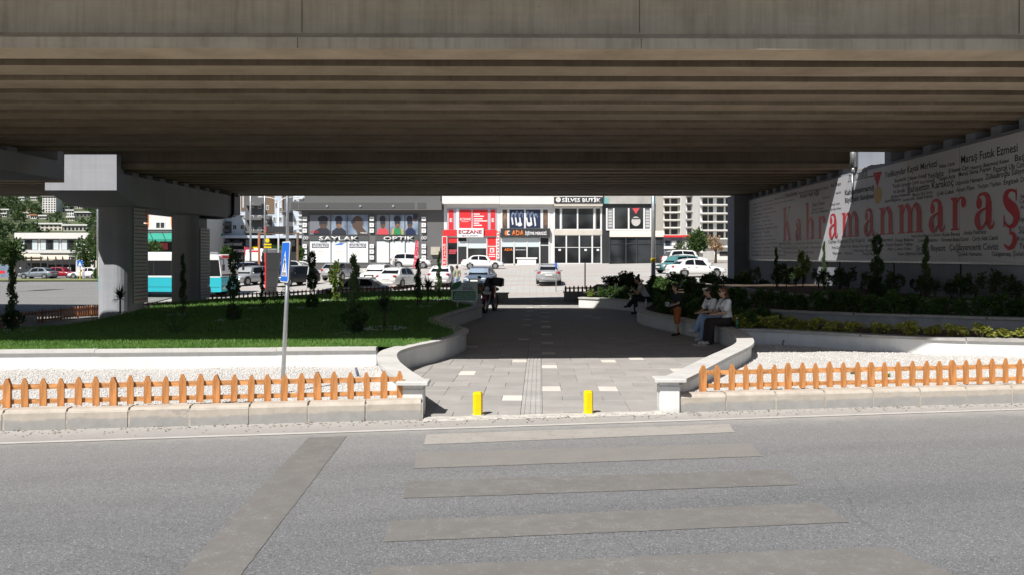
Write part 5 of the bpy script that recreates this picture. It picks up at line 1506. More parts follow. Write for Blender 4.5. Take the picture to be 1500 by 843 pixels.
mb.add(A_ + [(x,y,z-.06) for x,y,z in A_], [(0,1,2,3),(7,6,5,4),(0,4,5,1),(1,5,6,2),(2,6,7,3),(3,7,4,0)]); mb.build('awning', M['awning'], co)
Yg2 = YF-3
fr(co,'glazing',M['glass'],893.4,348.4,971.5,388.6,Yg2,0,-.05); fr(co,'awning_rail',M['frame_d'],892,347.2,972.6,349,Yg2,.14)
for a in (893,916.8,932.4,955,971.4): fr(co,'mullion',M['frame_d'],a-.9,348,a+.9,389,Yg2,.10)
fr(co,'rail',M['frame_d'],893,357.4,971,358.2,Yg2,.06); fr(co,'rail',M['frame_d'],917,356.5,932,357.4,Yg2,.08)

# ---- far white towers on the right
def tower(name, label, Y, x0, x1, yb, floors, fh, wins, m, slab_m, extra=None, depth=18):
    t = empty(name, (PX((x0+x1)/2,Y),Y,1.0), label, 'building')
    fr(t,'wall',m,x0,yb-fh*floors,x1,yb+20,Y,0,-depth)
    for f in range(floors):
        y = yb - f*fh
        fr(t,'floor_slab',slab_m,x0-1,y-1.7,x1+1,y,Y,.9,.001)
        for a, c in wins:
            w = fr(t,'window',M['voidd'] if Y > 160 else M['glass'],a,y-fh+1.4,c,y-2.2,Y,.03,.001)
    return t
tower('apartment_tower','unfinished white apartment tower with open dark bays behind the corner shop',165,972,1006,346,9,11.2,((973.5,980.5),(983,992.5),(994.5,1004.5)),M['cream'],M['bwhite'])
tower('apartment_tower','white apartment tower with square dark windows beside the abutment pillar',150,1026,1082,351,9,12.4,((1029,1036.5),(1038,1044.5),(1050,1060),(1063,1073)),M['bwhite'],M['bwhite'])
tower('apartment_tower','grey stepped tower wing between the two white towers',158,1005,1027,346,9,11.6,((1006.5,1012),(1014.5,1025)),M['bwhite'],M['concrete_raw'])
tower('apartment_tower','slim blue grey tower with white balconies behind the corner shop',190,948,973,350,10,9.0,((950,955),(966,971)),M['pgrey'],M['bwhite'])
lw = empty('low_shops', (PX(990,120),120,1.2), 'low shop row with a red roof edge under the white towers', 'building')
fr(lw,'wall',M['pblue'],962,347,1012,392,120,0,-8); fr(lw,'roof_edge',M['shopred'],960,345,1014,348,120,.6,-8)
for k in range(5): fr(lw,'window',M['glass'] if k % 2 else M['whitegloss'],965+k*9.4,353,972+k*9.4,360,120,.05); fr(lw,'shop_front',M['voidd'],965+k*9.4,366,972+k*9.4,376,120,.05)
fr(lw,'sign_band',M['whitegloss'],963,361,1011,365,120,.1)
lw = empty('low_shops', (PX(1055,125),125,1.2), 'small white kiosk with a dark opening beside the abutment pillar', 'building')
fr(lw,'wall',M['bwhite'],1046,362,1085,392,125,0,-8); fr(lw,'opening',M['voidd'],1054,369,1066,375,125,.05); fr(lw,'roof_edge',M['bwhite'],1044,360,1087,363,125,.7,-8)

# ---- apartment block on the left
M['pale'] = mat('pale blue facade', (.55,.62,.72), .7, var=.06, vscale=.4)
M['brown'] = mat('brown facade', (.20,.135,.085), .8, var=.1)
M['greyd'] = mat('dark grey facade', (.14,.14,.145), .8, var=.1)
YA = 112.0
ab_ = empty('apartment_block', (PX(370,YA),YA,-.6), 'pale blue apartment block with dark balcony bays over street shops', 'building')
fr(ab_,'wall',M['pale'],296,240,446,349,YA,0,-12)
bays = [(319,324.6,339.5,341.8,'greyd'),(359.3,286,388,344.5,'greyd'),(388,316,398.6,345,'greyd'),(415,286,429,346,'greyd'),(388,286,402,314,'brown'),(353,286,359,310,'brown'),(413,286,416,315,'brown')]
for a,b_,c,d,mm in bays: fr(ab_,'bay',M[mm],a,b_,c,d,YA,.03)
for (a,c,ys) in ((361,386,(293,302,313,323,335,342)),(320,338,(331,340)),(389.5,397.5,(322,333,343)),(416,428,(300,312,324,336))):
    for y in ys[1::2] if len(ys) > 3 else ys: fr(ab_,'balcony',M['greyd'],a,y-3.2,c,y,YA,.9)
wl = [(355.5,286,357.5,304.5),(310,327,317,336),(341,329.5,347,337),(352,329.5,358,337),(341,315,346,319.5),(352,315,358,320),(366.5,298,372,305),(378,299,383,306),(390,301,394,308),(366.5,316,372,323),(378,316,383,323),(366.5,333,372,340),(378,333,383,340),(390,319,394,326),(409,304,413.5,311),(400,318,404,326),(408,318,413,325),(430.5,292,435,297),(430.5,322,435,329),(430.5,336,435,342),(403,297,407,304)]
for a,b_,c,d in wl:
    p = fr(ab_,'window',M['frame_w'],a,b_,c,d,YA,.07); fr(p,'pane',M['glass'],a+.7,b_+.7,(a+c)/2-.2,d-.7,YA,.075,.0701); fr(p,'pane',M['glass'],(a+c)/2+.2,b_+.7,c-.7,d-.7,YA,.075,.0701)
for k in range(9): fr(ab_,'balcony_rail',M['bwhite'],437,290+k*6.3,446,292.4+k*6.3,YA,.8)
fr(ab_,'shop_front',M['voidd'],296,349.2,446,392,YA,-.3,-11.9); fr(ab_,'canopy',M['pale'],296,345.4,446,349.4,YA,1.0,.001)
for k, (a,c) in enumerate(((308,313),(317,320),(329,336),(343,352),(360,368),(373,380),(384,396),(402,412),(418,432))): fr(ab_,'shop_window',M['glass' if k % 2 else 'pgrey'],a,351.5,c,361,YA,.02,-.25)
sg = fr(ab_,'sign_box',M['frame_d'],321.5,354.4,357.5,361.2,YA,.5,.1); ftext(sg,'ALTIN KASE EV YEMEKLERİ',324.5,359.8,356.5,3.0,YA,.502,M['frame_w'],.02,.02)
sg = fr(ab_,'sign_box',M['whitegloss'],344,366,359,369.6,YA,.5,.1); fr(sg,'print_line',M['ink'],346,367,352,368.8,YA,.506,.5001); fr(sg,'print_line',M['orange'],353,367,357,368.8,YA,.506,.5001)
fr(ab_,'sign_box',M['shopred'],296,364,316,368,YA,.5,.1); fr(ab_,'sign_box',M['yellow'],371,362,379,365,YA,.5,.1)
aw = fr(ab_,'awning',mat('green awning cloth', (.03,.30,.22), .8),306,343.5,331,346.4,YA,1.6,1.001)
# white house with green awnings seen between the columns
YH = 105.0
wh = empty('white_house', (PX(232,YH),YH,-.8), 'white house with green awnings seen between the pier columns', 'building')
fr(wh,'wall',M['bwhite'],150,255,300,400,YH,0,-10); fr(wh,'ledge',M['greyd'],150,337,300,341,YH,.8,.001); fr(wh,'ledge_edge',M['bwhite'],150,334.6,300,337,YH,.9,.001)
for a in (214,250.5,180): fr(wh,'orange_stripe',M['orange'],a,300,a+4,334,YH,.05)
for a in (228,164,270):
    p = fr(wh,'window',M['frame_w'],a,325.5,a+14,335,YH,.06); fr(p,'pane',M['glass'],a+1,326.5,a+6.5,334.6,YH,.066,.0601); fr(p,'pane',M['glass'],a+7.5,326.5,a+13,334.6,YH,.066,.0601)
for k in range(8):
    a = 152+k*18.2; mb = MB()
    A_ = [(PX(a,YH-2),YH-2,PZ(350.5,YH-2)),(PX(a+16.6,YH-2),YH-2,PZ(350.5,YH-2)),(PX(a+16.6,YH),YH-.8,PZ(342,YH)),(PX(a,YH),YH-.8,PZ(342,YH))]
    mb.add(A_+[(x,y,z-.3) for x,y,z in A_], [(0,1,2,3),(7,6,5,4),(0,4,5,1),(1,5,6,2),(2,6,7,3),(3,7,4,0)]); mb.build('awning', MATS['green awning cloth'], wh)
fr(wh,'shop_front',M['voidd'],150,352,300,392,YH,.03)
for k in range(7): fr(wh,'shop_window',M['pgrey' if k % 2 else 'ppink'],154+k*20,356,166+k*20,366,YH,.06)

# ---- low white building and cafe at the far left
YL = 128.0
lb = empty('low_white_building', (PX(85,YL),YL,-.9), 'long low white flat roofed building with wide grey windows', 'building')
fr(lb,'wall',M['bwhite'],25,350,160,412,YL,0,-14); fr(lb,'parapet',M['bwhite'],24,341.5,162,350,YL,.5,-14)
for a,c in ((27.6,56),(59,87),(90,118),(121,150)):
    p = fr(lb,'window',M['pgrey'],a,350.6,c,366.4,YL,.03)
    for k in (1/3,2/3): x = a+(c-a)*k; fr(p,'mullion',M['frame_d'],x-.5,350.6,x+.5,366.4,YL,.08,.0301)
    for k in range(3): fr(p,'pane',M['glassblue'] if k != 1 else M['glass'],a+1+(c-a)/3*k,352,a-1+(c-a)/3*(k+1),366,YL,.05,.031)
fr(lb,'lower_band',M['bwhite'],25,366.6,160,371,YL,.3,.001)
cf = empty('cafe_terrace', (PX(70,YL-8),YL-8,-.9), 'dark open cafe terrace under pale striped canopies', 'cafe')
for k, (a,c,y0,y1) in enumerate(((30,62,372,376),(36,78,375,380),(62,104,374,379))):
    Yc = YL-9; mb = MB(); A_ = [(PX(a,Yc),Yc,PZ(y1,Yc)),(PX(c,Yc),Yc,PZ(y1,Yc)),(PX(c-4,YL-4),YL-4,PZ(y0,YL-4)),(PX(a-2,YL-4),YL-4,PZ(y0,YL-4))]
    mb.add(A_+[(x,y,z-.15) for x,y,z in A_], [(0,1,2,3),(7,6,5,4),(0,4,5,1),(1,5,6,2),(2,6,7,3),(3,7,4,0)]); mb.build('canopy', M['awning'], cf)
fr(cf,'back_wall',M['voidd'],22,376,110,404,YL-3,0,-.2)
for a in (28,38,46,60,70,82,92,102): fr(cf,'post',M['frame_d'],a-.7,376,a+.7,406,YL-9,.1)
for k in range(10): fr(cf,'chair_back',M['frame_d' if k % 3 else 'whitegloss'],28+k*8,392,32+k*8,399,YL-8.5,.2)
fr(cf,'terrace_rail',M['frame_d'],24,394,66,402,YL-9.4,.05)
# ================================================================== hillside with houses and trees far left
def hill_z(X, Y): return -1.0 + max(0, Y-170)*.115*interp(-X, [60,140], [.3,1.0])
xs_ = list(np.linspace(-420, 40, 40)); ys_ = list(np.linspace(165, 700, 40))
gv = [(x, y, hill_z(x, y)) for y in ys_ for x in xs_]
gf = [(j*40+i, j*40+i+1, (j+1)*40+i+1, (j+1)*40+i) for j in range(39) for i in range(39)]
tag(mk('hillside', gv, gf, mat('hillside scrub', (.075,.095,.04), .95, var=.5, vscale=.03, bump=.5, bscale=.5), None, True), kind='structure')
M['tile'] = mat('terracotta roof', (.42,.17,.09), .8)
def hill_house(px, py, Y, w, h, m, label, rows=2, cols=3, roof=None):
    x = PX(px, Y); z = PZ(py, Y); ww = w*Y/F; hh = h*Y/F
    t = empty('hill_house', (x, Y, z), label, 'house', 'houses on the hillside')
    MB().box(x-ww/2, x+ww/2, Y, Y+ww*.6, min(z, hill_z(x,Y))-2, z+hh).build('wall', m, t)
    MB().box(x-ww/2-.4, x+ww/2+.4, Y-.5, Y+ww*.6, z+hh+.01, z+hh+.5).build('roof', roof or M['bwhite'], t)
    for r in range(rows):
        for c in range(cols):
            a = x-ww/2 + ww*(c+.25)/cols; zz = z + hh*(r+.22)/rows
            MB().box(a, a+ww*.5/cols, Y-.08, Y-.001, zz, zz+hh*.5/rows).build('window', M['glass'], t)
    return t
HH = [(72,312,420,20,24,'bwhite','tall white apartment tower on the hillside',7,5),(84,310,440,9,23,'cream','tall beige tower beside the white hillside tower',7,3),
 (115,306,430,11,11,'cream','cream house high on the slope near the pier cap',3,3),(95,311,400,8,7,'bwhite','small white house right of the hillside towers',2,2),(103,317,380,10,8,'bwhite','white stepped house on the slope behind the trees',2,3),
 (122,318,360,22,6,'greyd','long grey house with a flat roof on the slope',1,4),(104,324,350,10,5,'cream','low cream house below the white stepped house',1,3),
 (75,338,260,32,9,'cream','long pale flat roofed house behind the low white building',2,5),(110,339,262,34,8,'concrete_raw','long grey flat roofed house right behind the low white building',1,6),
 (7,314,390,14,6,'concrete_raw','grey house at the left edge of the hillside',1,3),(5,318,370,9,4,'bwhite','small white house at the left edge of the hillside',1,3),(40,319,380,9,6,'cream','small cream house left of the hillside towers',2,2),
 (49,321,370,9,5,'bwhite','small white house below the reddish field',1,3),(63,321,360,10,4,'bwhite','wide white house under the white tower',1,4),(32,294,520,7,4,'bwhite','tiny white house at the top of the hill',1,2),(50,294,530,9,4,'bwhite','tiny white house at the hilltop left of the tower',1,3)]
HH = [(h_[0],h_[1],22.55/(.115-(VY-h_[1])/F)) + h_[3:] for h_ in HH]          # stand each house on the slope
for px,py,Y,w,h,mm,lab,rw,cl in HH: hill_house(px,py,Y,w,h,M[mm],lab,rw,cl, M['tile'] if px == 49 else None)
MB_ = MB(); MB_.grid(lambda u,v: (PX(24+32*u,372+28*v), 372+28*v, hill_z(PX(24+32*u,372+28*v),372+28*v)+.25), 10, 6); tag(MB_.build('field', mat('reddish field soil', (.36,.24,.15), .95, var=.2, vscale=.1)), kind='structure')
# tree mass of the hillside (reads as one wood)
n_t = 520; V = []; cnt = 0
rh = np.random.default_rng(3)
for k in range(n_t):
    Y = rh.uniform(235, 640); px = rh.uniform(-60, 150); X = PX(px, Y); s_ = rh.uniform(1.3,2.8)
    z = hill_z(X, Y)
    yt_ = VY-(z+s_*1.9-H)*F/Y; yb_ = VY-(z-H)*F/Y; hwp = s_*1.1*F/Y
    if any(abs(px-h_[0]) < h_[3]*.5+hwp*.6 and Y < h_[2]+8 and yt_ < h_[1]-h_[4]*.25 and yb_ > h_[1]-h_[4] for h_ in HH): continue
    m_ = 90; P, N = lumpy(m_, (X,Y,z+s_*.8), (s_,s_,s_*1.0), rh, 8, .45)
    V.append(leaves(P, N, s_*.42, rh, 1.3)); cnt += m_
o = mk_tri('hillside_wood', np.concatenate(V), quads(cnt), M['lf_hill'], None, n=4); tag(o, 'mixed green trees covering the distant hillside', None, None, 'stuff')
# ================================================================== trees
def tree(name, px, Y, ytop, ybase, w, label, m, n=900, leaf=.35, trunk=True, z=None, clumps=22, squash=1.0):
    x = PX(px, Y); z = terr(x, Y) if z is None else z
    zt, zb = PZ(ytop, Y), PZ(ybase, Y); rx = w*Y/F/2; rz = (zt-zb)/2
    root = empty(name, (x,Y,z), label, 'tree')
    P, N = lumpy(n, (x,Y,(zt+zb)/2), (rx, rx, rz), r_, clumps, .36)
    mk_tri('crown', leaves(P, N, leaf, r_, 1.6), quads(n), m, root, n=4)
    mb = MB(); h0 = (zt+zb)/2
    mb.tube([(x,Y,z-.2),(x+.05,Y,z+(h0-z)*.5),(x,Y,h0+rz*.5)], [rx*.10+.04, rx*.07+.03, .02], 7)
    for k in range(5):
        a = k*1.3; mb.tube([(x,Y,z+(h0-z)*.6),(x+math.cos(a)*rx*.5,Y+math.sin(a)*rx*.5,h0+rz*.2)], [rx*.05+.02,.015], 5)
    mb.build('trunk', M['bark'], root, True)
tree('cone_tree', 16, 62, 347, 392, 42, 'round lit conical tree at the left edge beyond the street', M['lf_tree'], 1500, .24, clumps=40)
tree('street_tree', 128, 108, 336, 400, 40, 'loose green tree in front of the low white building', M['lf_tree'], 1300, .38)
tree('street_tree', 138, 112, 330, 372, 26, 'pale olive tree beside the lamp pole left of the column', M['lf_olive'], 700, .4)
tree('street_tree', 222, 92, 352, 378, 46, 'dense rounded green tree behind the bus roof between the columns', M['lf_tree'], 1300, .34)
tree('street_tree', 398, 98, 357, 383, 34, 'green street tree behind the dark totem board', M['lf_mid'], 800, .34)
tree('street_tree', 331, 100, 360, 380, 16, 'small green tree left of the shop signs', M['lf_mid'], 400, .3)
tree('street_tree', 441, 90, 358, 384, 14, 'small tree left of the optician wall', M['lf_mid'], 350, .28)
tree('street_tree', 1021, 88, 332, 378, 36, 'green tree in front of the white towers', M['lf_tree'], 1300, .32)
tree('street_tree', 997, 92, 355, 378, 26, 'small light tree left of the green tree by the towers', M['lf_olive'], 600, .28)
tree('street_tree', 1048, 92, 343, 372, 34, 'sparse rust brown tree beside the abutment pillar', M['lf_rust'], 520, .24)
tree('street_tree', 1073, 88, 342, 362, 14, 'small green tree touching the abutment pillar', M['lf_tree'], 300, .28)
tree('verge_bush', 143, 96, 394, 408, 16, 'round green bush at the end of the far verge', M['lf_mid'], 500, .25)

# ================================================================== street furniture
def pole(name, px, Y, ytop, r0, r1, label, z=None, cat='pole', m=None, extra=None):
    x = PX(px, Y); z = terr(x, Y) if z is None else z
    root = empty(name, (x,Y,z), label, cat)
    MB().tube([(x,Y,z-.1),(x,Y,(z+PZ(ytop,Y))/2),(x,Y,PZ(ytop,Y))], [r0,(r0+r1)/2,r1], 10).build('shaft', m or M['steel'], root, True)
    return root, x, z
lp, x, z = pole('lamp_post', 957, 48, 230, .15, .10, 'tall grey lamp post with a yellow band in front of the corner shop', None, 'lamp post')
MB().tube([(x,48,PZ(384,48)),(x,48,PZ(378.5,48))], .155, 10).build('yellow_band', M['yellow'], lp)
MB().tube([(x,48,PZ(230,48)-.05),(x-.8,48,PZ(230,48)+.35),(x-1.8,48,PZ(230,48)+.4)], [.05,.04,.03], 6).build('arm', M['steel'], lp)
lp, x, z = pole('lamp_post', 421, 62, 225, .14, .09, 'tall grey lamp post rising behind the blue crossing sign', None, 'lamp post')
lp, x, z = pole('lamp_post', 408, 84, 296, .10, .07, 'slim lamp post with two curved arms in front of the apartment block', None, 'lamp post', M['whitegloss'])
zt = PZ(298, 84)
for s_ in (-1,1):
    MB().tube([(x,84,zt),(x+s_*.5,84,zt+.5),(x+s_*1.1,84,zt+.62),(x+s_*1.7,84,zt+.66)], [.05,.045,.04,.03], 6).build('arm', M['whitegloss'], lp, True)
    MB().ell((x+s_*1.9,84,zt+.64),(.3,.12,.07),8,5).build('lamp_head', M['whitegloss'], lp, True)
for px, Y, lab in ((367,90,'grey pole in front of the left balconies of the apartment block'),(388,92,'grey pole in front of the middle of the apartment block'),(143,95,'grey lamp pole just left of the nearer pier column')):
    pole('street_pole', px, Y, 250, .12, .09, lab)
p_, x, z = pole('sign_pole', 857, 54, 385, .05, .05, 'thin black post standing in the car park', None, 'pole', M['frame_d'])
MB().box(x-.02,x+.02,53.93,53.99,PZ(398,54),PZ(388,54)).build('plate', M['frame_d'], p_)
p_, x, z = pole('sign_pole', 814.5, 53, 386, .028, .028, 'thin steel post with a narrow blue plate beside the silver sedan', None, 'pole')
MB().box(x-.06,x+.06,52.9,52.96,PZ(392,53),PZ(385,53)).build('plate', M['signblue'], p_)
x = PX(450,52); z = terr(x,52)
tag(MB().tube([(x-.1,52,z-.1),(x,52,z+1.3),(x+.12,52,PZ(388,52)),(x-.1,52,PZ(384.5,52)),(x-.5,52,PZ(383.5,52))], .035, 8).build('bent_post', M['whitegloss'], None, True), 'bent white steel post beside the black hatchback', 'pole')
# totem board, gantry, round yellow sign
YT = 54.0; tz = terr(PX(400,YT),YT)
tb = empty('totem_board', (PX(399,YT),YT,tz), 'dark tapered totem board with a red edge behind the crossing sign', 'board')
fpoly(tb,'panel',M['frame_d'],[(390,370.5),(411.5,370.5),(405,420),(390,422)],YT,0,.2); fpoly(tb,'red_edge',M['shopred'],[(388,370.5),(389.8,370.5),(389.8,424),(388,424)],YT,.02,.24)
fr(tb,'seam',M['frame_d'],390,394.6,408,395.4,YT,.012,.001)
MB().box(PX(388.5,YT),PX(404,YT),YT+.02,YT+.18,tz-.1,PZ(420,YT)).build('base', M['frame_d'], tb)
YG_ = 80.0; gz = terr(PX(405,YG_),YG_)
ga = empty('gantry_frame', (PX(407,YG_),YG_,gz), 'brown steel gantry frame with a dark sign box on top', 'frame')
for a in (379.5,436): MB().box(PX(a-1.4,YG_),PX(a+1.4,YG_),YG_-.1,YG_+.1,gz-.2,PZ(342,YG_)).build('post', M['brown'] if a > 400 else M['tile'], ga)
fr(ga,'beam',M['brown'],378,341,438,343.4,YG_,.12,-.12); fr(ga,'sign_box',M['frame_d'],391,332,429,340.8,YG_,.2,-.2); fr(ga,'red_edge',M['shopred'],389.6,332,391,340.8,YG_,.21,-.21)
p_, x, z = pole('round_sign', 391, 78, 350, .05, .05, 'yellow round sign above small yellow plates on a dark post', None, 'sign', M['frame_d'])
fpoly(p_,'disc',M['yellow'],disc(392,352.6,3,3.2,16),78,.1,.05)
for y in (357.5,361.5): fr(p_,'plate',M['yellow'],387,y,398,y+2,78,.1,.05)
# flags
def flag(px0, ytop, ybot, Y, wpx, label, m, lean=0):
    x = PX(px0, Y); z = terr(x, Y); root = empty('flag', (x,Y,z), label, 'flag')
    zt, zb = PZ(ytop,Y), PZ(ybot,Y); L = lean*Y/F
    MB().tube([(x,Y,z-.1),(x+L,Y,zt+.1)], .02, 6).build('pole', M['steel'], root)
    w = wpx*Y/F
    MB().grid(lambda u, v: (x + L*((zb+(zt-zb)*v - z)/(zt-z)) + u*w*(1-.45*v*v), Y-.03+.06*math.sin(u*4+v*7), zb+(zt-zb)*v), 6, 14).build('cloth', m, root, True)
    return root, x, z
flag(604, 353, 393, 74, 6.5, 'tall red feather flag with white print in front of the white off road car', mat('red flag cloth', (.62,.05,.09), .7, c2=(.75,.55,.56), vscale=7, ramp=(.42,.45)), 5)
flag(358, 362, 382, 96, 12, 'dark red flag beside the small turquoise minibus', mat('dark red flag cloth', (.40,.03,.07), .7), 0)
ped_sign_far, x, z = pole('crossing_sign', 117.5, 98, 383, .05, .05, 'small blue crossing sign at the verge across the street', terr(PX(117.5,98),98), 'sign')
fr(ped_sign_far,'plate',M['signblue'],113.5,382,121.8,390.5,98,.08,.04); fpoly(ped_sign_far,'triangle',M['whitegloss'],[(115,389.5),(120.2,389.5),(117.6,383.5)],98,.09,.008)
MB().tube([(PX(117.5,98),98,z),(PX(117.5,98),98,PZ(396,98))], .07, 8).build('yellow_sleeve', M['yellow'], ped_sign_far)
bs_ = empty('bus_shelter', (PX(5,90),90,terr(PX(5,90),90)), 'pale blue advertising panel of a bus shelter at the left edge', 'bus shelter')
zz = terr(PX(5,90),90)
fr(bs_,'panel',M['pblue'],-8,386,14,406,90,.1,-.1); fr(bs_,'print',M['shopred'],-2,397,8,401,90,.11,.1001); fr(bs_,'frame',M['frame_d'],-9,384,15,386,90,.2,-.2)
for a in (-8,13.5): MB().box(PX(a,90)-.06,PX(a,90)+.06,89.95,90.05,zz-.1,PZ(385,90)).build('post', M['frame_d'], bs_)
mb = MB(); x, y = PX(42,27.5), 27.5; z = terr(x,y)
mb.cbox(x-.22,x+.22,y-.16,y+.16,z,z+.34,.03); tag(mb.build('concrete_block', M['concrete_raw']), 'small grey concrete block in front of the brown street fence', 'block')
# ================================================================== vehicles
M['tyre'] = mat('tyre rubber', (.02,.02,.02), .85)
M['rim'] = mat('alloy rim', (.45,.46,.47), .35, .6)
M['carglass'] = mat('car glass', (.010,.012,.015), .08, spec=.28)
M['headlamp'] = mat('headlamp glass', (.55,.58,.60), .15, spec=.7)
M['tail'] = mat('tail lamp', (.40,.015,.015), .25)
M['plate'] = mat('number plate', (.72,.72,.70), .5)
M['trim'] = mat('black trim', (.025,.025,.027), .5)
def paint(name, c, metal=.0): return mat('paint ' + name, c, .28, metal, coat=.25, spec=.35)
CARK = {  # L, W, roof, hood z, deck z, windscreen base, roof front, roof rear, rear glass base, wheel r, front axle, rear axle, ground clearance
 'sedan': (4.5,1.75,1.44,.86,.98, .88, .22,-.98,-1.62, .31, 1.36,-1.30, .22),
 'hatch': (4.1,1.74,1.49,.88,1.02,.92, .30,-1.30,-1.86, .31, 1.28,-1.26, .22),
 'suv':   (4.5,1.86,1.72,1.05,1.12,.95,.40,-1.62,-2.05, .37, 1.36,-1.34, .30),
}
def car(kind, px, Y, heading, paint_m, label, plate=True, z=None, cat='car', group='parked and passing cars', taxi=False):
    L,W,Hr,hz,dz,xA,xB,xC,xD,wr,fa,ra,gc = CARK[kind]; hw = W/2
    t = empty(kind + '_car' if kind != 'suv' else 'suv_car', (0,0,0), label, cat, group)
    # lower body: sections along the length
    st = []
    for x in [-L/2,-L/2+.05,-L/2+.2,-L/2+.5, xD, -1.0, -.4, .3, xA, xA+.25, L/2-.55, L/2-.25, L/2-.07, L/2]:
        e = (x+L/2)/L
        endf = min((x+L/2), (L/2-x)); k = max(0, 1-endf/.5)
        w = hw*(1-.16*k**1.6)
        if x >= xA: zt = interp(x, [xA,L/2-.5,L/2-.12,L/2], [hz+.02,hz-.10,hz-.22,.58])
        elif x <= xD: zt = interp(x, [-L/2,-L/2+.06,-L/2+.2,xD], [.72,dz-.10,dz-.02,dz+.01])
        else: zt = interp(x, [xD,xA], [dz+.01,hz+.02])
        zl = gc + .10*max(0, 1-endf/.35)
        st.append((x,w,zl,zt))
    prof = lambda w,zl,zt: [(0,zt+.015),(w*.62,zt+.005),(w*.88,zt-.035),(w*.97,zt-.12),(w,zl+(zt-zl)*.52),(w*.985,zl+.16),(w*.93,zl+.02),(0,zl)]
    vs, fs = [], []
    for x,w,zl,zt in st:
        p = prof(w,zl,zt); ring = p + [(-a,b_) for a,b_ in p[-2:0:-1]]
        vs += [(x,a,b_) for a,b_ in ring]
    n = 14
    for i in range(len(st)-1):
        for k in range(n): fs.append((i*n+k, i*n+(k+1)%n, (i+1)*n+(k+1)%n, (i+1)*n+k))
    fs += [tuple(range(n-1,-1,-1)), tuple((len(st)-1)*n+k for k in range(n))]
    mk('body', vs, fs, paint_m, t, True)
    # cabin
    wb, wt = hw*.91, hw*.70; zb = .5*(hz+dz)
    bl = lambda x: interp(x, [xD,xA], [dz-.03,hz-.02])
    P = lambda x,y,z: (x,y,z)
    rp_ = [(xA,bl(xA),wb*.93),(xB+.32,Hr*.905,wt*1.06),(xB,Hr-.035,wt),((xB+xC)/2,Hr,wt),(xC,Hr-.04,wt),(xC-(xC-xD)*.35,Hr*.93 if kind != 'sedan' else Hr*.915,wt*1.05),(xD,bl(xD),wb*.93)]
    vs, fs = [], []
    for x,z_,w in rp_: vs += [(x,-w,z_),(x,-w*.55,z_+.018),(x,w*.55,z_+.018),(x,w,z_)]
    m_ = len(rp_)
    for i in range(m_-1):
        for k in range(3): fs.append((i*4+k, i*4+k+1, (i+1)*4+k+1, (i+1)*4+k))
    base = len(vs); 
    for x,z_,w in rp_: vs += [(x,-wb if 0 < 1 else 0, bl(max(xD,min(xA,x)))),(x,wb,bl(max(xD,min(xA,x))))]
    for i in range(m_-1):
        fs.append((i*4, (i+1)*4, base+(i+1)*2, base+i*2)); fs.append((i*4+3, base+i*2+1, base+(i+1)*2+1, (i+1)*4+3))
    mk('cabin', vs, fs, paint_m, t, False)
    def quad_off(nm, pts, m, off=.008, par=t):
        p = [Vector(q) for q in pts]; nrm = (p[1]-p[0]).cross(p[2]-p[0]).normalized(); c = sum(p, Vector())/len(p)
        out = [q + nrm*off for q in p]; inn = [q - nrm*.01 for q in p]; k = len(p)
        return mk(nm, [tuple(q) for q in out+inn], [tuple(range(k)), tuple(range(2*k-1,k-1,-1))] + [(i,k+i,k+(i+1)%k,(i+1)%k) for i in range(k)], m, par)
    def lp(a, b_, s): return tuple(Vector(a).lerp(Vector(b_), s))
    # windscreen and rear glass
    A0,A1 = (xA,-wb*.86,bl(xA)+.03),(xA,wb*.86,bl(xA)+.03); B0,B1 = (xB+.05,-wt*.88,Hr-.05),(xB+.05,wt*.88,Hr-.05)
    quad_off('windscreen',[A0,A1,B1,B0],M['carglass'],.035)
    D0,D1 = (xD,-wb*.80,bl(xD)+.05),(xD,wb*.80,bl(xD)+.05); C0,C1 = (xC-.05,-wt*.85,Hr-.06),(xC-.05,wt*.85,Hr-.06)
    quad_off('rear_window',[C0,C1,D1,D0],M['carglass'],.05 if kind != 'sedan' else .03)
    # side windows
    for s in (-1,1):
        def sp(x, f): # f 0 belt, 1 roof edge
            zr = interp(x, [xD, xC-(xC-xD)*.35, xC, (xB+xC)/2, xB, xB+.32, xA], [bl(xD), Hr*.925, Hr-.04, Hr, Hr-.035, Hr*.905, bl(xA)])
            wr_ = interp(x, [xD, xC-(xC-xD)*.35, xC, xB, xB+.32, xA], [wb*.93, wt*1.05, wt, wt, wt*1.06, wb*.93])
            return (x, s*(wb + (wr_-wb)*f), bl(x) + (zr-bl(x))*f)
        xm = (xB+xC)/2 - .02
        f_ = [sp(xA-.28,.10), sp(xB+.10,.86), sp(xm+.04,.86), sp(xm+.04,.10)]
        r2 = [sp(xm-.05,.10), sp(xm-.05,.86), sp(xC+.05,.84), sp(xC-.18,.62) , sp(xC-.22,.10)]
        for pts in (f_, r2):
            pts = pts if s > 0 else pts[::-1]
            quad_off('side_window', pts, M['carglass'], .014)
        # mirror, handles, sill, lamps
        MB().ell((xA-.18, s*(hw+.06), hz+.07), (.07,.10,.07), 8, 5).build('mirror', paint_m, t, True)
        for xx in (xm+.10, xC+.05): MB().box(xx-.09,xx+.09, s*(hw*.985)-.012, s*(hw*.985)+.012, hz-.13, hz-.10).build('door_handle', M['trim'], t)
        MB().ell((L/2-.20, s*hw*.70, hz-.25), (.16,.20,.085), 10, 6).build('headlight', M['headlamp'], t, True)
        if kind == 'suv': MB().box(-L/2-.012,-L/2+.10, s*hw*.78-.07, s*hw*.78+.07, .80, 1.12).build('taillight', M['tail'], t)
        else: MB().ell((-L/2+.12, s*hw*.74, dz-.17), (.14,.16,.10), 10, 6).build('taillight', M['tail'], t, True)
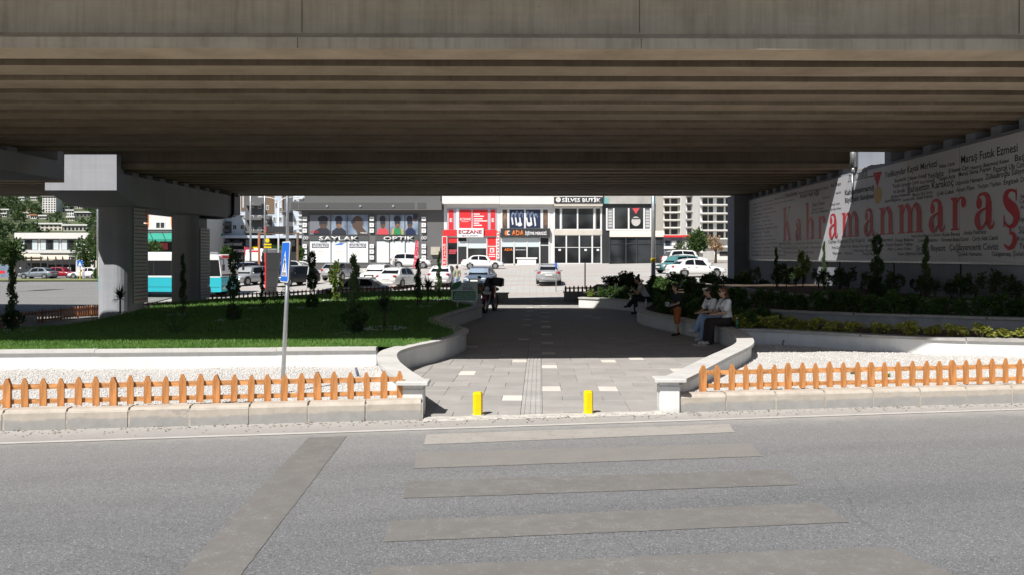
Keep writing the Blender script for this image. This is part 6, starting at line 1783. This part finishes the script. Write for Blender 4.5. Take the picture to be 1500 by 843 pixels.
        for xw, nm in ((fa,'wheel'),(ra,'wheel')):
            MB().cyl((xw, s*(hw*.985-.06), wr+.03), (0,1,0), wr+.065, .14, 22).build('wheel_arch', M['trim'], t)
            w_ = MB().cyl((xw, s*(hw-.085), wr), (0,1,0), wr, .20, 22).build('wheel', M['tyre'], t)
            rm = MB(); rm.cyl((xw, s*(hw+.010), wr), (0,1,0), wr*.64, .02, 18); rm.build('rim', M['rim'], w_)
            for k in range(5):
                a = R(72*k+10); MB().box(0,0.001,0,0.001,0,0.001) if False else None
            hb = MB(); 
            for k in range(5):
                a = R(72*k+36); cx_, cz_ = xw+math.cos(a)*wr*.40, wr+math.sin(a)*wr*.40
                hb.cyl((cx_, s*(hw+.020), cz_), (0,1,0), wr*.125, .006, 8)
            hb.build('rim_holes', M['trim'], w_)
    MB().box(L/2-.06,L/2+.012,-hw*.45,hw*.45,hz-.36,hz-.22).build('grille', M['trim'], t)
    MB().box(L/2-.10,L/2+.018,-hw*.62,hw*.62,gc+.06,gc+.17).build('lower_grille', M['trim'], t)
    MB().box(-L/2-.02,-L/2+.06,-hw*.68,hw*.68,gc+.10,gc+.20).build('rear_bumper', M['trim'] if kind != 'sedan' else paint_m, t)
    MB().box(L/2-.02,L/2+.03,-.26,.26,gc+.22,gc+.33).build('front_plate', M['plate'], t)
    MB().box(-L/2-.035,-L/2+.02,-.26,.26,.60 if kind == 'sedan' else .66,.71 if kind == 'sedan' else .77).build('rear_plate', M['plate'], t)
    if taxi: MB().cbox(-.15,.05,-.25,.25,Hr+.01,Hr+.13,.03).build('roof_sign', M['yellow'], t)
    x = PX(px, Y); t.location = (x, Y, terr(x, Y)+.02 if z is None else z); t.rotation_euler = (0,0,R(heading))
    return t
W1 = paint('white', (.78,.78,.77)); W2 = paint('off white', (.72,.72,.70)); SV = paint('silver', (.46,.47,.48), .35); GB = paint('grey blue', (.17,.22,.29), .3); BK = paint('black', (.015,.016,.02)); DB = paint('dark blue', (.03,.045,.09), .2)
GR = paint('steel grey', (.22,.25,.28), .3); RD = paint('dark red', (.33,.02,.035)); TL = paint('teal', (.10,.27,.27), .2)
car('hatch', 368, 64, 246, SV, 'silver hatchback facing the camera beside the bus front')
car('hatch', 431, 62, 238, BK, 'black hatchback behind the crossing sign')
car('sedan', 399, 66, 245, BK, 'dark car mostly hidden behind the tapered totem board')
car('hatch', 500, 68, 73, SV, 'silver hatchback seen from behind under the SAYLAK windows')
car('sedan', 554, 64, 262, W1, 'white sedan facing the camera between two other parked cars')
car('sedan', 586, 58, 72, W2, 'white sedan seen from behind in front of the feather flag')
car('suv', 603, 90, 2, W1, 'white off road car side on in front of the OPTIK windows')
car('sedan', 520, 49.3, 181, SV, 'silver car half hidden behind the back edge of the lawn')
car('sedan', 650, 59, 86, W1, 'white sedan seen from behind next to the standing man')
car('sedan', 704, 57, 262, GB, 'grey blue sedan facing the camera behind the motorcycle')
car('sedan', 707, 85, 1, W1, 'white sedan side on in front of the pharmacy')
car('sedan', 803.5, 58.5, 89, SV, 'silver sedan seen from behind alone in the car park')
car('sedan', 1019, 62.5, 12, W1, 'white sedan nearest to the abutment pillar')
car('hatch', 993, 69, 205, TL, 'teal hatchback behind the white sedan on the right')
car('sedan', 1006, 73, 18, W2, 'white sedan behind the teal hatchback')
car('suv', 1004, 79, 15, W1, 'white estate car at the back of the right hand cars')
car('sedan', 56, 104, 180, GR, 'grey sedan waiting across the street at the far left')
car('sedan', 90, 107, 2, RD, 'dark red sedan behind the grey sedan across the street')
car('sedan', 128, 105, 180, W1, 'white sedan partly behind the first pier column')
car('hatch', 352, 78, 225, DB, 'dark blue car between the bus and the silver hatchback')
car('sedan', 357, 86, 215, W1, 'white car in the row behind the dark blue car')
car('sedan', 372, 88, 210, BK, 'black sedan below the small turquoise minibus')
car('sedan', 420, 80, 190, SV, 'pale car glimpsed behind the crossing sign edge')
# ---- buses
M['turq'] = mat('paint turquoise', (.03,.46,.56), .35, coat=.3)
def bus(name, L, W, Hb, px_front, Y, heading, label, z=None):
    t = empty(name, (0,0,0), label, 'bus'); hw = W/2; gc = .32; split = Hb*.47
    low = rrect(-L/2, L/2, gc, split, .10); mb = MB(); mb.prism(low, -hw, hw, 'y'); mb.build('lower_body', M['turq'], t)
    up = [(-L/2,split+.002),(L/2,split+.002),(L/2-.02,split+.35),(L/2-.20,Hb-.12),(L/2-.45,Hb),(-L/2+.25,Hb),(-L/2,Hb-.2)]
    mb = MB(); mb.prism(up, -hw*.985, hw*.985, 'y'); mb.build('upper_body', M['whitegloss'], t)
    n = int((L-1.4)/1.25)
    for s in (-1,1):
        mb = MB(); mb.box(-L/2+.25, L/2-1.0, s*hw*.985-.012, s*hw*.985+.012, split+.08, Hb-.42); band = mb.build('window_band', M['carglass'], t)
        for k in range(1, n): x = -L/2+.25+(L-1.25)*k/n; MB().box(x-.03,x+.03, s*hw*.985-.018, s*hw*.985+.018, split+.08, Hb-.42).build('window_post', M['trim'], t)
        for k in range(n): x = -L/2+.6+(L-1.4)*k/n; MB().ell((x, s*hw*.8, split+.30),(.16,.16,.26),8,5).build('seat', M['boardgrey'], t, True)
        mb = MB(); mb.prism([(L/2-.95,split+.05),(L/2-.06,split+.05),(L/2-.20,Hb-.38),(L/2-.95,Hb-.38)], s*hw*.985-.014, s*hw*.985+.014, 'y'); mb.build('cab_window', M['carglass'], t)
        MB().box(-L/2+.1,L/2-.1, s*hw-.01, s*hw+.012, split-.05, split-.01).build('white_line', M['whitegloss'], t)
        MB().box(-L/2+.1,L/2-.1, s*hw-.01, s*hw+.012, gc+.32, gc+.335).build('panel_line', M['trim'], t)
        for xw in (L/2-1.25, -L/2+1.6):
            MB().cyl((xw, s*(hw-.04), .44), (0,1,0), .52, .10, 20).build('wheel_arch', M['trim'], t)
            w_ = MB().cyl((xw, s*(hw-.12), .42), (0,1,0), .42, .28, 20).build('wheel', M['tyre'], t); MB().cyl((xw, s*(hw+.022), .42), (0,1,0), .24, .02, 14).build('rim', M['rim'], w_)
        MB().ell((L/2+.03, s*hw*.74, gc+.30),(.06,.20,.12),10,6).build('headlight', M['headlamp'], t, True)
        MB().tube([(L/2-.1,s*hw,Hb-.3),(L/2+.25,s*(hw+.16),Hb-.35),(L/2+.28,s*(hw+.18),Hb-.7)], .03, 6).build('mirror_arm', M['trim'], t); MB().box(L/2+.22,L/2+.30,s*(hw+.18)-.10,s*(hw+.18)+.10,Hb-1.1,Hb-.68).build('mirror', M['trim'], t)
    v = [(L/2+.008,-hw*.9,split+.06),(L/2+.008,hw*.9,split+.06),(L/2-.175,hw*.86,Hb-.30),(L/2-.175,-hw*.86,Hb-.30)]
    mk('windscreen', v + [(x-.03,y,z_) for x,y,z_ in v], [(0,1,2,3),(7,6,5,4),(0,4,5,1),(1,5,6,2),(2,6,7,3),(3,7,4,0)], M['carglass'], t)
    MB().box(L/2-.33,L/2-.14,-hw*.6,hw*.6,Hb-.26,Hb-.06).build('destination_sign', M['shopred'], t)
    MB().box(L/2-.02,L/2+.02,-.26,.26,gc+.06,gc+.17).build('front_plate', M['plate'], t); MB().box(-L/2+1.2,L/2-1.2,-hw*.5,hw*.5,Hb+.002,Hb+.16).build('roof_unit', M['whitegloss'], t)
    x = PX(px_front, Y); d = Vector((math.cos(R(heading)), math.sin(R(heading)), 0))
    c = Vector((x, Y, 0)) - d*L/2; t.location = (c.x, c.y, terr(c.x, c.y)+.03 if z is None else z); t.rotation_euler = (0,0,R(heading)); return t
bus('minibus', 9.0, 2.3, 2.85, 337, 54.5, 352, 'turquoise and white city bus passing behind the pier columns')
bus('minibus', 6.0, 2.1, 2.7, 371, 92, 262, 'small turquoise minibus facing the camera far behind')

# ---- motorcycle, seen from the front
mo = empty('motorcycle', (0,0,0), 'black and dark red motorcycle parked at the wall end beside the notice board', 'motorcycle')
for xw in (.68,-.68):
    mb = MB(); pts = [(xw+.29*math.cos(a), 0, .31+.29*math.sin(a)) for a in [2*math.pi*k/20 for k in range(21)]]; mb.tube(pts, .055, 8, False)
    w_ = mb.build('wheel', M['tyre'], mo, True); mb = MB(); mb.tube([(xw+.22*math.cos(a), 0, .31+.22*math.sin(a)) for a in [2*math.pi*k/20 for k in range(21)]], .018, 6, False)
    for k in range(6): a = R(60*k); mb.tube([(xw,0,.31),(xw+.22*math.cos(a),0,.31+.22*math.sin(a))], .012, 5)
    mb.build('rim', M['rim'], w_, True); MB().cyl((xw,0,.31),(0,1,0),.10,.05,14).build('brake_disc', M['steel'], w_)
M['motored'] = mat('paint motorcycle red', (.16,.012,.018), .3, coat=.5)
for s in (-1,1): MB().tube([(.70,s*.11,.31),(.46,s*.11,.88)], .028, 8).build('fork', M['steel'], mo)
MB().grid(lambda u,v: (.68+.36*math.cos(R(20+110*u)), (v-.5)*.16, .31+.36*math.sin(R(20+110*u))), 10, 2).build('front_fender', M['motored'], mo, True)
MB().ell((.10,0,.82),(.32,.17,.15),12,8).build('fuel_tank', M['motored'], mo, True)
MB().ell((-.42,0,.80),(.42,.15,.08),12,6).build('seat', M['black'], mo, True)
MB().cbox(-.28,.32,-.18,.18,.30,.66,.06).build('engine', M['greyd'], mo)
for s in (-1,1): MB().ell((.34,s*.19,.70),(.20,.05,.22),10,6).build('side_fairing', M['motored'], mo, True)
MB().ell((.56,0,.86),(.13,.11,.12),12,8).build('headlight', M['headlamp'], mo, True); MB().ell((.53,0,.90),(.13,.17,.17),12,8).build('front_fairing', M['black'], mo, True)
MB().grid(lambda u,v: (.58-.16*v-.05*(2*u-1)**2, (u-.5)*.34*(1-.3*v), .98+.26*v), 8, 4).build('windshield', M['carglass'], mo, True)
MB().tube([(.34,-.40,.98),(.42,-.18,1.03),(.44,0,1.02),(.42,.18,1.03),(.34,.40,.98)], .018, 8).build('handlebar', M['black'], mo, True)
for s in (-1,1):
    MB().tube([(.30,s*.43,.975),(.36,s*.30,.995)], .026, 8).build('grip', M['black'], mo); MB().tube([(.40,s*.26,1.02),(.40,s*.36,1.20)], .010, 6).build('mirror_stem', M['black'], mo); MB().ell((.40,s*.38,1.23),(.03,.08,.045),8,6).build('mirror', M['black'], mo, True)
    MB().ell((.50,s*.26,.80),(.04,.05,.03),8,5).build('indicator', M['orange'], mo, True)
MB().cbox(-.98,-.62,-.22,.22,.92,1.22,.05).build('top_case', M['black'], mo); MB().tube([(-.1,-.2,.34),(-.5,-.22,.36),(-.95,-.22,.48)], [.04,.05,.06], 8).build('exhaust', M['steel'], mo, True)
MB().tube([(-.1,.12,.3),(-.02,.30,0.02)], .014, 6).build('kick_stand', M['steel'], mo)
MB().box(.60,.62,-.14,.14,.66,.76).build('front_plate', M['plate'], mo)
mo.location = (-1.45, 28.9, .0); mo.rotation_euler = (R(-5), 0, R(258))
# ================================================================== people
def remesh(name, mb, voxel, m, parent, smooth_it=3):
    me = bpy.data.meshes.new(name); me.from_pydata([tuple(v) for v in mb.v], [], mb.f); me.update()
    o = bpy.data.objects.new(name, me); C.objects.link(o)
    md = o.modifiers.new('r', 'REMESH'); md.mode = 'VOXEL'; md.voxel_size = voxel
    ms = o.modifiers.new('s', 'SMOOTH'); ms.iterations = smooth_it; ms.factor = .5
    dg = bpy.context.evaluated_depsgraph_get(); dg.update()
    new = bpy.data.meshes.new_from_object(o.evaluated_get(dg)); new.name = name
    bpy.data.objects.remove(o); bpy.data.meshes.remove(me)
    new.materials.clear(); new.materials.append(m); new.polygons.foreach_set('use_smooth', [True]*len(new.polygons)); new.update()
    ob = bpy.data.objects.new(name, new); C.objects.link(ob)
    if parent is not None: ob.parent = parent
    return ob
def cap(mb, a, b_, ra, rb):
    mb.tube([a, b_], [ra, rb], 10); mb.ell(a, (ra,)*3, 10, 7); mb.ell(b_, (rb,)*3, 10, 7)
def hand(mb, wrist, d, up, s=1.0, curl=.5):
    w = Vector(wrist); d = Vector(d).normalized(); up = Vector(up).normalized(); side = d.cross(up).normalized()
    palm = w + d*.045*s
    cap(mb, w, palm, .022*s, .026*s)
    for k, (o_, L) in enumerate(((-.027,.058),(-.009,.068),(.009,.064),(.027,.05))):
        a = palm + side*o_*s + d*.02*s; b1 = a + d*L*.55*s; b2 = b1 + (d*(1-curl) - up*curl)*L*.5*s
        cap(mb, a, b1, .0095*s, .0085*s); cap(mb, b1, b2, .0085*s, .007*s)
    a = w + side*.028*s + d*.02*s; cap(mb, a, a + (side*.6+d*.7)*.045*s, .011*s, .009*s)
SKIN = mat('skin', (.52,.32,.22), .55, var=.06); M['hair'] = mat('dark brown hair', (.035,.02,.013), .5, var=.4, vscale=30, stretch=(1,1,.2)); M['hair2'] = mat('reddish brown hair', (.10,.04,.02), .5, var=.4, vscale=30, stretch=(1,1,.2))
def head(mb, c, s=1.0, yaw=0.0, pitch=0.0):
    """skull, jaw, nose, ears; faces +x turned by yaw, tilted down by pitch"""
    rot = Matrix.Rotation(yaw, 3, 'Z') @ Matrix.Rotation(pitch, 3, 'Y'); c = Vector(c)
    q = lambda x,y,z: c + rot @ Vector((x*s,y*s,z*s))
    mb.ell(q(-.008,0,.022), (.096*s,.076*s,.098*s), 14, 10, rot); mb.ell(q(.022,0,-.052), (.066*s,.056*s,.068*s), 12, 8, rot)
    cap(mb, q(.083,0,.008), q(.104,0,-.022), .010*s, .014*s)
    for e in (-1,1): mb.ell(q(-.012,e*.077,-.008), (.020*s,.010*s,.032*s), 8, 6, rot)
    return q, rot
def face_bits(q, rot, s, parent):
    for e in (-1,1): MB().ell(q(.078,e*.032,.012), (.010*s,.014*s,.008*s), 8, 5, rot).build('eye', M['ink'], parent, True)
    MB().ell(q(.080,0,-.058), (.010*s,.024*s,.006*s), 8, 5, rot).build('mouth', mat('lips', (.38,.13,.11), .5), parent, True)
def hair_cap(q, rot, s, parent, m, long=None, bun=None, fringe=True):
    mb = MB(); mb.ell(q(-.024,0,.040), (.102*s,.090*s,.098*s), 14, 10, rot)
    mb.ell(q(-.055,0,-.01), (.070*s,.084*s,.09*s), 12, 8, rot)
    if long:
        for a, b_, r0, r1 in long: cap(mb, q(*a), q(*b_), r0*s, r1*s)
    return remesh('hair', mb, .012*s, m, parent)
def figure(name, label, J, s, clothes, hairm, hair_long, loc, rz, yaw=0, pitch=0, extra=None, shoes=None, hip_w=.11, bust=False):
    """J: joint positions in metres before scaling; clothes: dict shirt/trousers -> (material, spec)"""
    root = empty('person', (0,0,0), label, 'person')
    V3 = lambda p: Vector(p)*s
    b = MB()
    cap(b, V3(J['pelvis'])+V3((0,.05,0)), V3(J['pelvis'])-V3((0,.05,0)), .105*s, .105*s); cap(b, V3(J['pelvis']), V3(J['waist']), .11*s, .095*s); cap(b, V3(J['waist']), V3(J['chest']), .10*s, .115*s)
    cap(b, V3(J['chest'])+V3((0,.08,.03)), V3(J['chest'])-V3((0,.08,-.03)), .085*s, .085*s)
    cap(b, V3(J['chest'])+V3((0,0,.06)), V3(J['neck']), .06*s, .045*s); cap(b, V3(J['neck']), V3(J['head'])-V3((0,0,.03)), .045*s, .042*s)
    q, rot = head(b, V3(J['head']), s, yaw, pitch)
    for sd in ('l','r'):
        cap(b, V3(J['sh_'+sd]), V3(J['el_'+sd]), .048*s, .038*s); cap(b, V3(J['el_'+sd]), V3(J['wr_'+sd]), .037*s, .024*s)
        d = Vector(J['wr_'+sd]) - Vector(J['el_'+sd]); hand(b, V3(J['wr_'+sd]), J.get('hd_'+sd, d), J.get('hu_'+sd, (0,0,1)), s)
        cap(b, V3(J['hip_'+sd]), V3(J['kn_'+sd]), .082*s, .055*s); cap(b, V3(J['kn_'+sd]), V3(J['an_'+sd]), .052*s, .034*s)
        cap(b, V3(J['an_'+sd]), V3(J['toe_'+sd]), .034*s, .026*s)
    remesh('body', b, .0085*s, SKIN, root)
    face_bits(q, rot, s, root); hair_cap(q, rot, s, root, hairm, hair_long)
    for nm, m, kind in clothes:
        c = MB(); g = .014
        if kind.startswith('shirt'):
            cap(c, V3(J['pelvis'])+V3((0,0,.06)), V3(J['waist']), (.115+g)*s, (.10+g)*s); cap(c, V3(J['waist']), V3(J['chest']), (.10+g)*s, (.118+g)*s)
            cap(c, V3(J['chest'])+V3((0,.08,.03)), V3(J['chest'])-V3((0,.08,-.03)), (.087+g)*s, (.087+g)*s)
            if bust:
                for e in (-1,1): c.ell(V3(J['chest'])+V3((.085,e*.065,-.02)), (.07*s,.065*s,.07*s), 10, 7)
            if kind != 'shirt_top':
                f = .62 if kind == 'shirt' else .55
                for sd in ('l','r'): cap(c, V3(J['sh_'+sd]), V3(Vector(J['sh_'+sd]).lerp(Vector(J['el_'+sd]), f)), (.055+g)*s, (.062+g)*s)
        elif kind == 'trousers' or kind == 'wide' or kind == 'shorts':
            w1, w2 = (.078,.085) if kind == 'wide' else (.068,.058)
            cap(c, V3(J['pelvis'])+V3((0,.055,0)), V3(J['pelvis'])-V3((0,.055,0)), (.108+g)*s, (.108+g)*s); cap(c, V3(J['pelvis']), V3(J['waist'])-V3((0,0,.03)), (.105+g)*s, (.094+g*.5)*s)
            for sd in ('l','r'):
                cap(c, V3(J['hip_'+sd]), V3(J['kn_'+sd]), (.085+g)*s, (w1 if kind != 'shorts' else .092)*s)
                if kind != 'shorts': cap(c, V3(J['kn_'+sd]), V3(Vector(J['kn_'+sd]).lerp(Vector(J['an_'+sd]), .95)), w1*s, w2*s)
        remesh(nm, c, .011*s, m, root)
    for sd in ('l','r'):
        c = MB(); a, t_ = V3(J['an_'+sd]), V3(J['toe_'+sd]); d = (t_-a); h = d.normalized()
        cap(c, a - h*.03*s - V3((0,0,.022)), t_ + h*.02*s - V3((0,0,.006)), .043*s, .038*s)
        remesh('shoe', c, .010*s, shoes, root, 2)
    if extra: extra(root, J, s, q, rot)
    root.location = loc; root.rotation_euler = (0,0,rz)
    return root
def seated(lean=.10, knee=.43, foot=.40, cross=False, arms='lap', seat=.40, spread=.09, hy=.0):
    p = seat + .125
    J = dict(pelvis=(0,0,p), waist=(lean*.35,0,p+.20), chest=(lean*.8,0,p+.38), neck=(lean*1.15,0,p+.53), head=(lean*1.3+.035,hy,p+.665))
    for sd, e in (('l',1),('r',-1)):
        J['sh_'+sd] = (lean*.9, e*.17, p+.45); J['hip_'+sd] = (.03, e*spread, p-.01); J['kn_'+sd] = (knee, e*spread*1.1, p-.01)
        J['an_'+sd] = (foot, e*spread*1.1, .075); J['toe_'+sd] = (foot+.14, e*spread*1.25, .045)
        J['el_'+sd] = (lean*.9+.10, e*.20, p+.20); J['wr_'+sd] = (lean+.30, e*.06, p+.16)
    if cross:
        J['kn_r'] = (knee-.02, .02, p+.08); J['an_r'] = (knee+.20, .10, p-.26); J['toe_r'] = (knee+.34, .12, p-.26)
    return J
M['tee'] = mat('white cotton', (.80,.81,.83), .8, var=.06, vscale=8, bump=.3, bscale=14)
M['blackcloth'] = mat('black cloth', (.016,.015,.018), .85, bump=.3, bscale=14)
M['denim'] = mat('pale denim', (.30,.40,.58), .8, var=.12, vscale=9)
M['greytop'] = mat('pale grey knit', (.50,.54,.60), .8)
M['rust'] = mat('rust orange cotton', (.42,.12,.035), .8); M['navytee'] = mat('dark navy cotton', (.018,.02,.035), .85); M['shoew'] = mat('white shoe', (.66,.64,.60), .6); M['shoeb'] = mat('black shoe', (.02,.02,.022), .6)
M['khaki'] = mat('khaki cotton', (.34,.36,.24), .8); M['browncloth'] = mat('dark brown cloth', (.03,.021,.02), .85)
def ex_woman(root, J, s, q, rot):
    MB().ell(q(.078,0,.012), (.028*s,.080*s,.022*s), 12, 6, rot).build('sunglasses', M['black'], root, True)
    cx = Vector(J['chest'])*s; mb = MB(); mb.tube([tuple(cx+Vector((.02,.10,.17))*s),tuple(cx+Vector((.12,.02,.02))*s),tuple(cx+Vector((.10,-.14,-.12))*s)], .016, 6); mb.build('bag_strap', M['black'], root, True)
    MB().ell(q(-.01,-.088,-.01), (.012*s,.008*s,.014*s), 8, 5, rot).build('earphone', M['whitegloss'], root, True)
def ex_phone(root, J, s, q, rot):
    mb = MB(); mb.ell(q(.01,0,.098), (.080*s,.088*s,.018*s), 14, 6, rot); mb.build('headband', M['whitegloss'], root, True)
    w = (Vector(J['wr_l'])+Vector(J['wr_r']))*.5*s + Vector((.08,0,.03))*s
    MB().cbox(w.x-.035,w.x+.035,w.y-.018,w.y+.018,w.z-.005,w.z+.005,.003).build('phone', M['black'], root)
    c = Vector(J['chest'])*s; MB().ell(tuple(c+Vector((-.01,0,-.07))*s), (.135*s,.165*s,.030*s), 14, 6).build('black_stripe', M['blackcloth'], root, True)
    MB().ell(tuple(c+Vector((.07,0,.11))*s), (.05*s,.075*s,.04*s), 12, 6).build('black_collar', M['blackcloth'], root, True)
def ex_boy(root, J, s, q, rot):
    w = (Vector(J['wr_l'])+Vector(J['wr_r']))*.5*s + Vector((.11,0,.03))*s
    MB().ell(w, (.085*s,.085*s,.085*s), 14, 10).build('ball', mat('pale blue patterned ball', (.55,.62,.66), .5, c2=(.10,.22,.30), vscale=16, ramp=(.46,.5)), root, True)
def ex_girl(root, J, s, q, rot):
    w = Vector(J['wr_l'])*s + Vector((.06,0,.07))*s
    MB().cbox(w.x-.006,w.x+.006,w.y-.035,w.y+.035,w.z-.06,w.z+.07,.003).build('phone', M['black'], root)
ST = .40
J = seated(.07, .44, .47, False); J['an_r'] = (.50,-.05,.075); J['toe_r'] = (.64,-.06,.045)
figure('person','woman in a white T-shirt and dark trousers sitting on the seat wall', J, 1.0, [('t_shirt',M['tee'],'shirt'),('trousers',M['browncloth'],'wide')], M['hair2'],
  [((-.05,0,.02),(-.11,-.02,-.16),.075,.07),((-.11,-.02,-.16),(-.13,-.03,-.34),.07,.045)], (4.52,18.25,0), R(192), 0, .03, ex_woman, M['shoew'], bust=True)
J = seated(.16, .42, .44, True, hy=0)
figure('person','woman in pale jeans with a white headband looking at a phone', J, .97, [('polo_shirt',M['tee'],'shirt'),('jeans',M['denim'],'wide')], M['hair'], [((-.05,0,.0),(-.09,0,-.12),.06,.045)], (4.42,18.95,.012), R(196), 0, .45, ex_phone, M['shoew'], bust=True)
J = dict(pelvis=(0,0,.86), waist=(.01,0,1.05), chest=(.02,0,1.26), neck=(.04,0,1.43), head=(.07,0,1.575))
for sd, e in (('l',1),('r',-1)):
    J.update({'sh_'+sd:(.01,e*.165,1.35),'el_'+sd:(.02,e*.21,1.08),'wr_'+sd:(.22,e*.10,1.00),'hip_'+sd:(0,e*.085,.84),'kn_'+sd:(.03 if e>0 else -.02,e*.09,.46),'an_'+sd:(.05 if e>0 else -.07,e*.10,.08),'toe_'+sd:(.19 if e>0 else .07,e*.12,.045)})
figure('person','boy in a dark T-shirt and rust orange shorts standing with a ball', J, .77, [('t_shirt',M['navytee'],'shirt'),('shorts',M['rust'],'shorts')], M['hair'], None, (3.72,20.15,0), R(188), .05, .12, ex_boy, M['shoeb'])
J = seated(.24, .44, .40, False, spread=.08); J['kn_r'] = (.42,.0,.60); J['an_r'] = (.66,.05,.30); J['toe_r'] = (.79,.05,.27)
J['wr_l'] = (.50,.04,.86); J['el_l'] = (.36,.18,.72)
figure('person','girl in a pale grey top sitting bent forward far along the wall', J, .98, [('top',M['greytop'],'shirt_top'),('trousers',M['blackcloth'],'wide')], M['hair'], [((-.06,0,.09),(-.12,0,.14),.05,.05)], (4.06,27.7,.01), R(186), 0, .40, ex_girl, M['shoeb'])
J = dict(pelvis=(0,0,.92), waist=(.0,0,1.12), chest=(.01,0,1.36), neck=(.02,0,1.53), head=(.04,0,1.675))
for sd, e in (('l',1),('r',-1)):
    J.update({'sh_'+sd:(.0,e*.185,1.44),'el_'+sd:(-.02,e*.24,1.16),'wr_'+sd:(.10,e*.22,.93),'hip_'+sd:(0,e*.09,.90),'kn_'+sd:(.02,e*.10,.49),'an_'+sd:(0,e*.11,.08),'toe_'+sd:(.15,e*.13,.045)})
x = PX(669.5,54); figure('person','man in a khaki T-shirt standing beside the white sedan', J, 1.0, [('t_shirt',M['khaki'],'shirt'),('trousers',M['denim'],'trousers')], M['hair'], None, (x,54,terr(x,54)), R(120), 0, 0, None, M['shoeb'])
x = PX(122,102); figure('person','pedestrian in a white top near the far crossing sign', J, .98, [('t_shirt',M['tee'],'shirt'),('trousers',M['greytop'],'trousers')], M['hair2'], None, (x,102,terr(x,102)), R(250), 0, 0, None, M['shoeb'])
# bottles on the seat wall
def bottle(x, y, z, h, r, m, capm, label):
    root = empty('bottle', (x,y,z), label, 'bottle'); pr = [(r,0),(r,h*.58),(r*.85,h*.66),(r*.38,h*.80),(r*.36,h*.94)]
    mb = MB(); mb.tube([(x,y,z+b_) for a,b_ in pr], [a for a,b_ in pr], 12); mb.build('bottle_body', m, root, True)
    MB().tube([(x,y,z+h*.94),(x,y,z+h)], r*.42, 10).build('cap', capm, root); return root
bottle(4.60,17.72,.402,.24,.034, mat('green bottle', (.03,.14,.06), .15), M['whitegloss'], 'green bottle on the coping beside the woman in white')
bottle(3.58,24.6,.402,.30,.04, mat('clear bottle', (.55,.60,.64), .12), M['signblue'], 'clear water bottle on the coping in front of the seated girl')
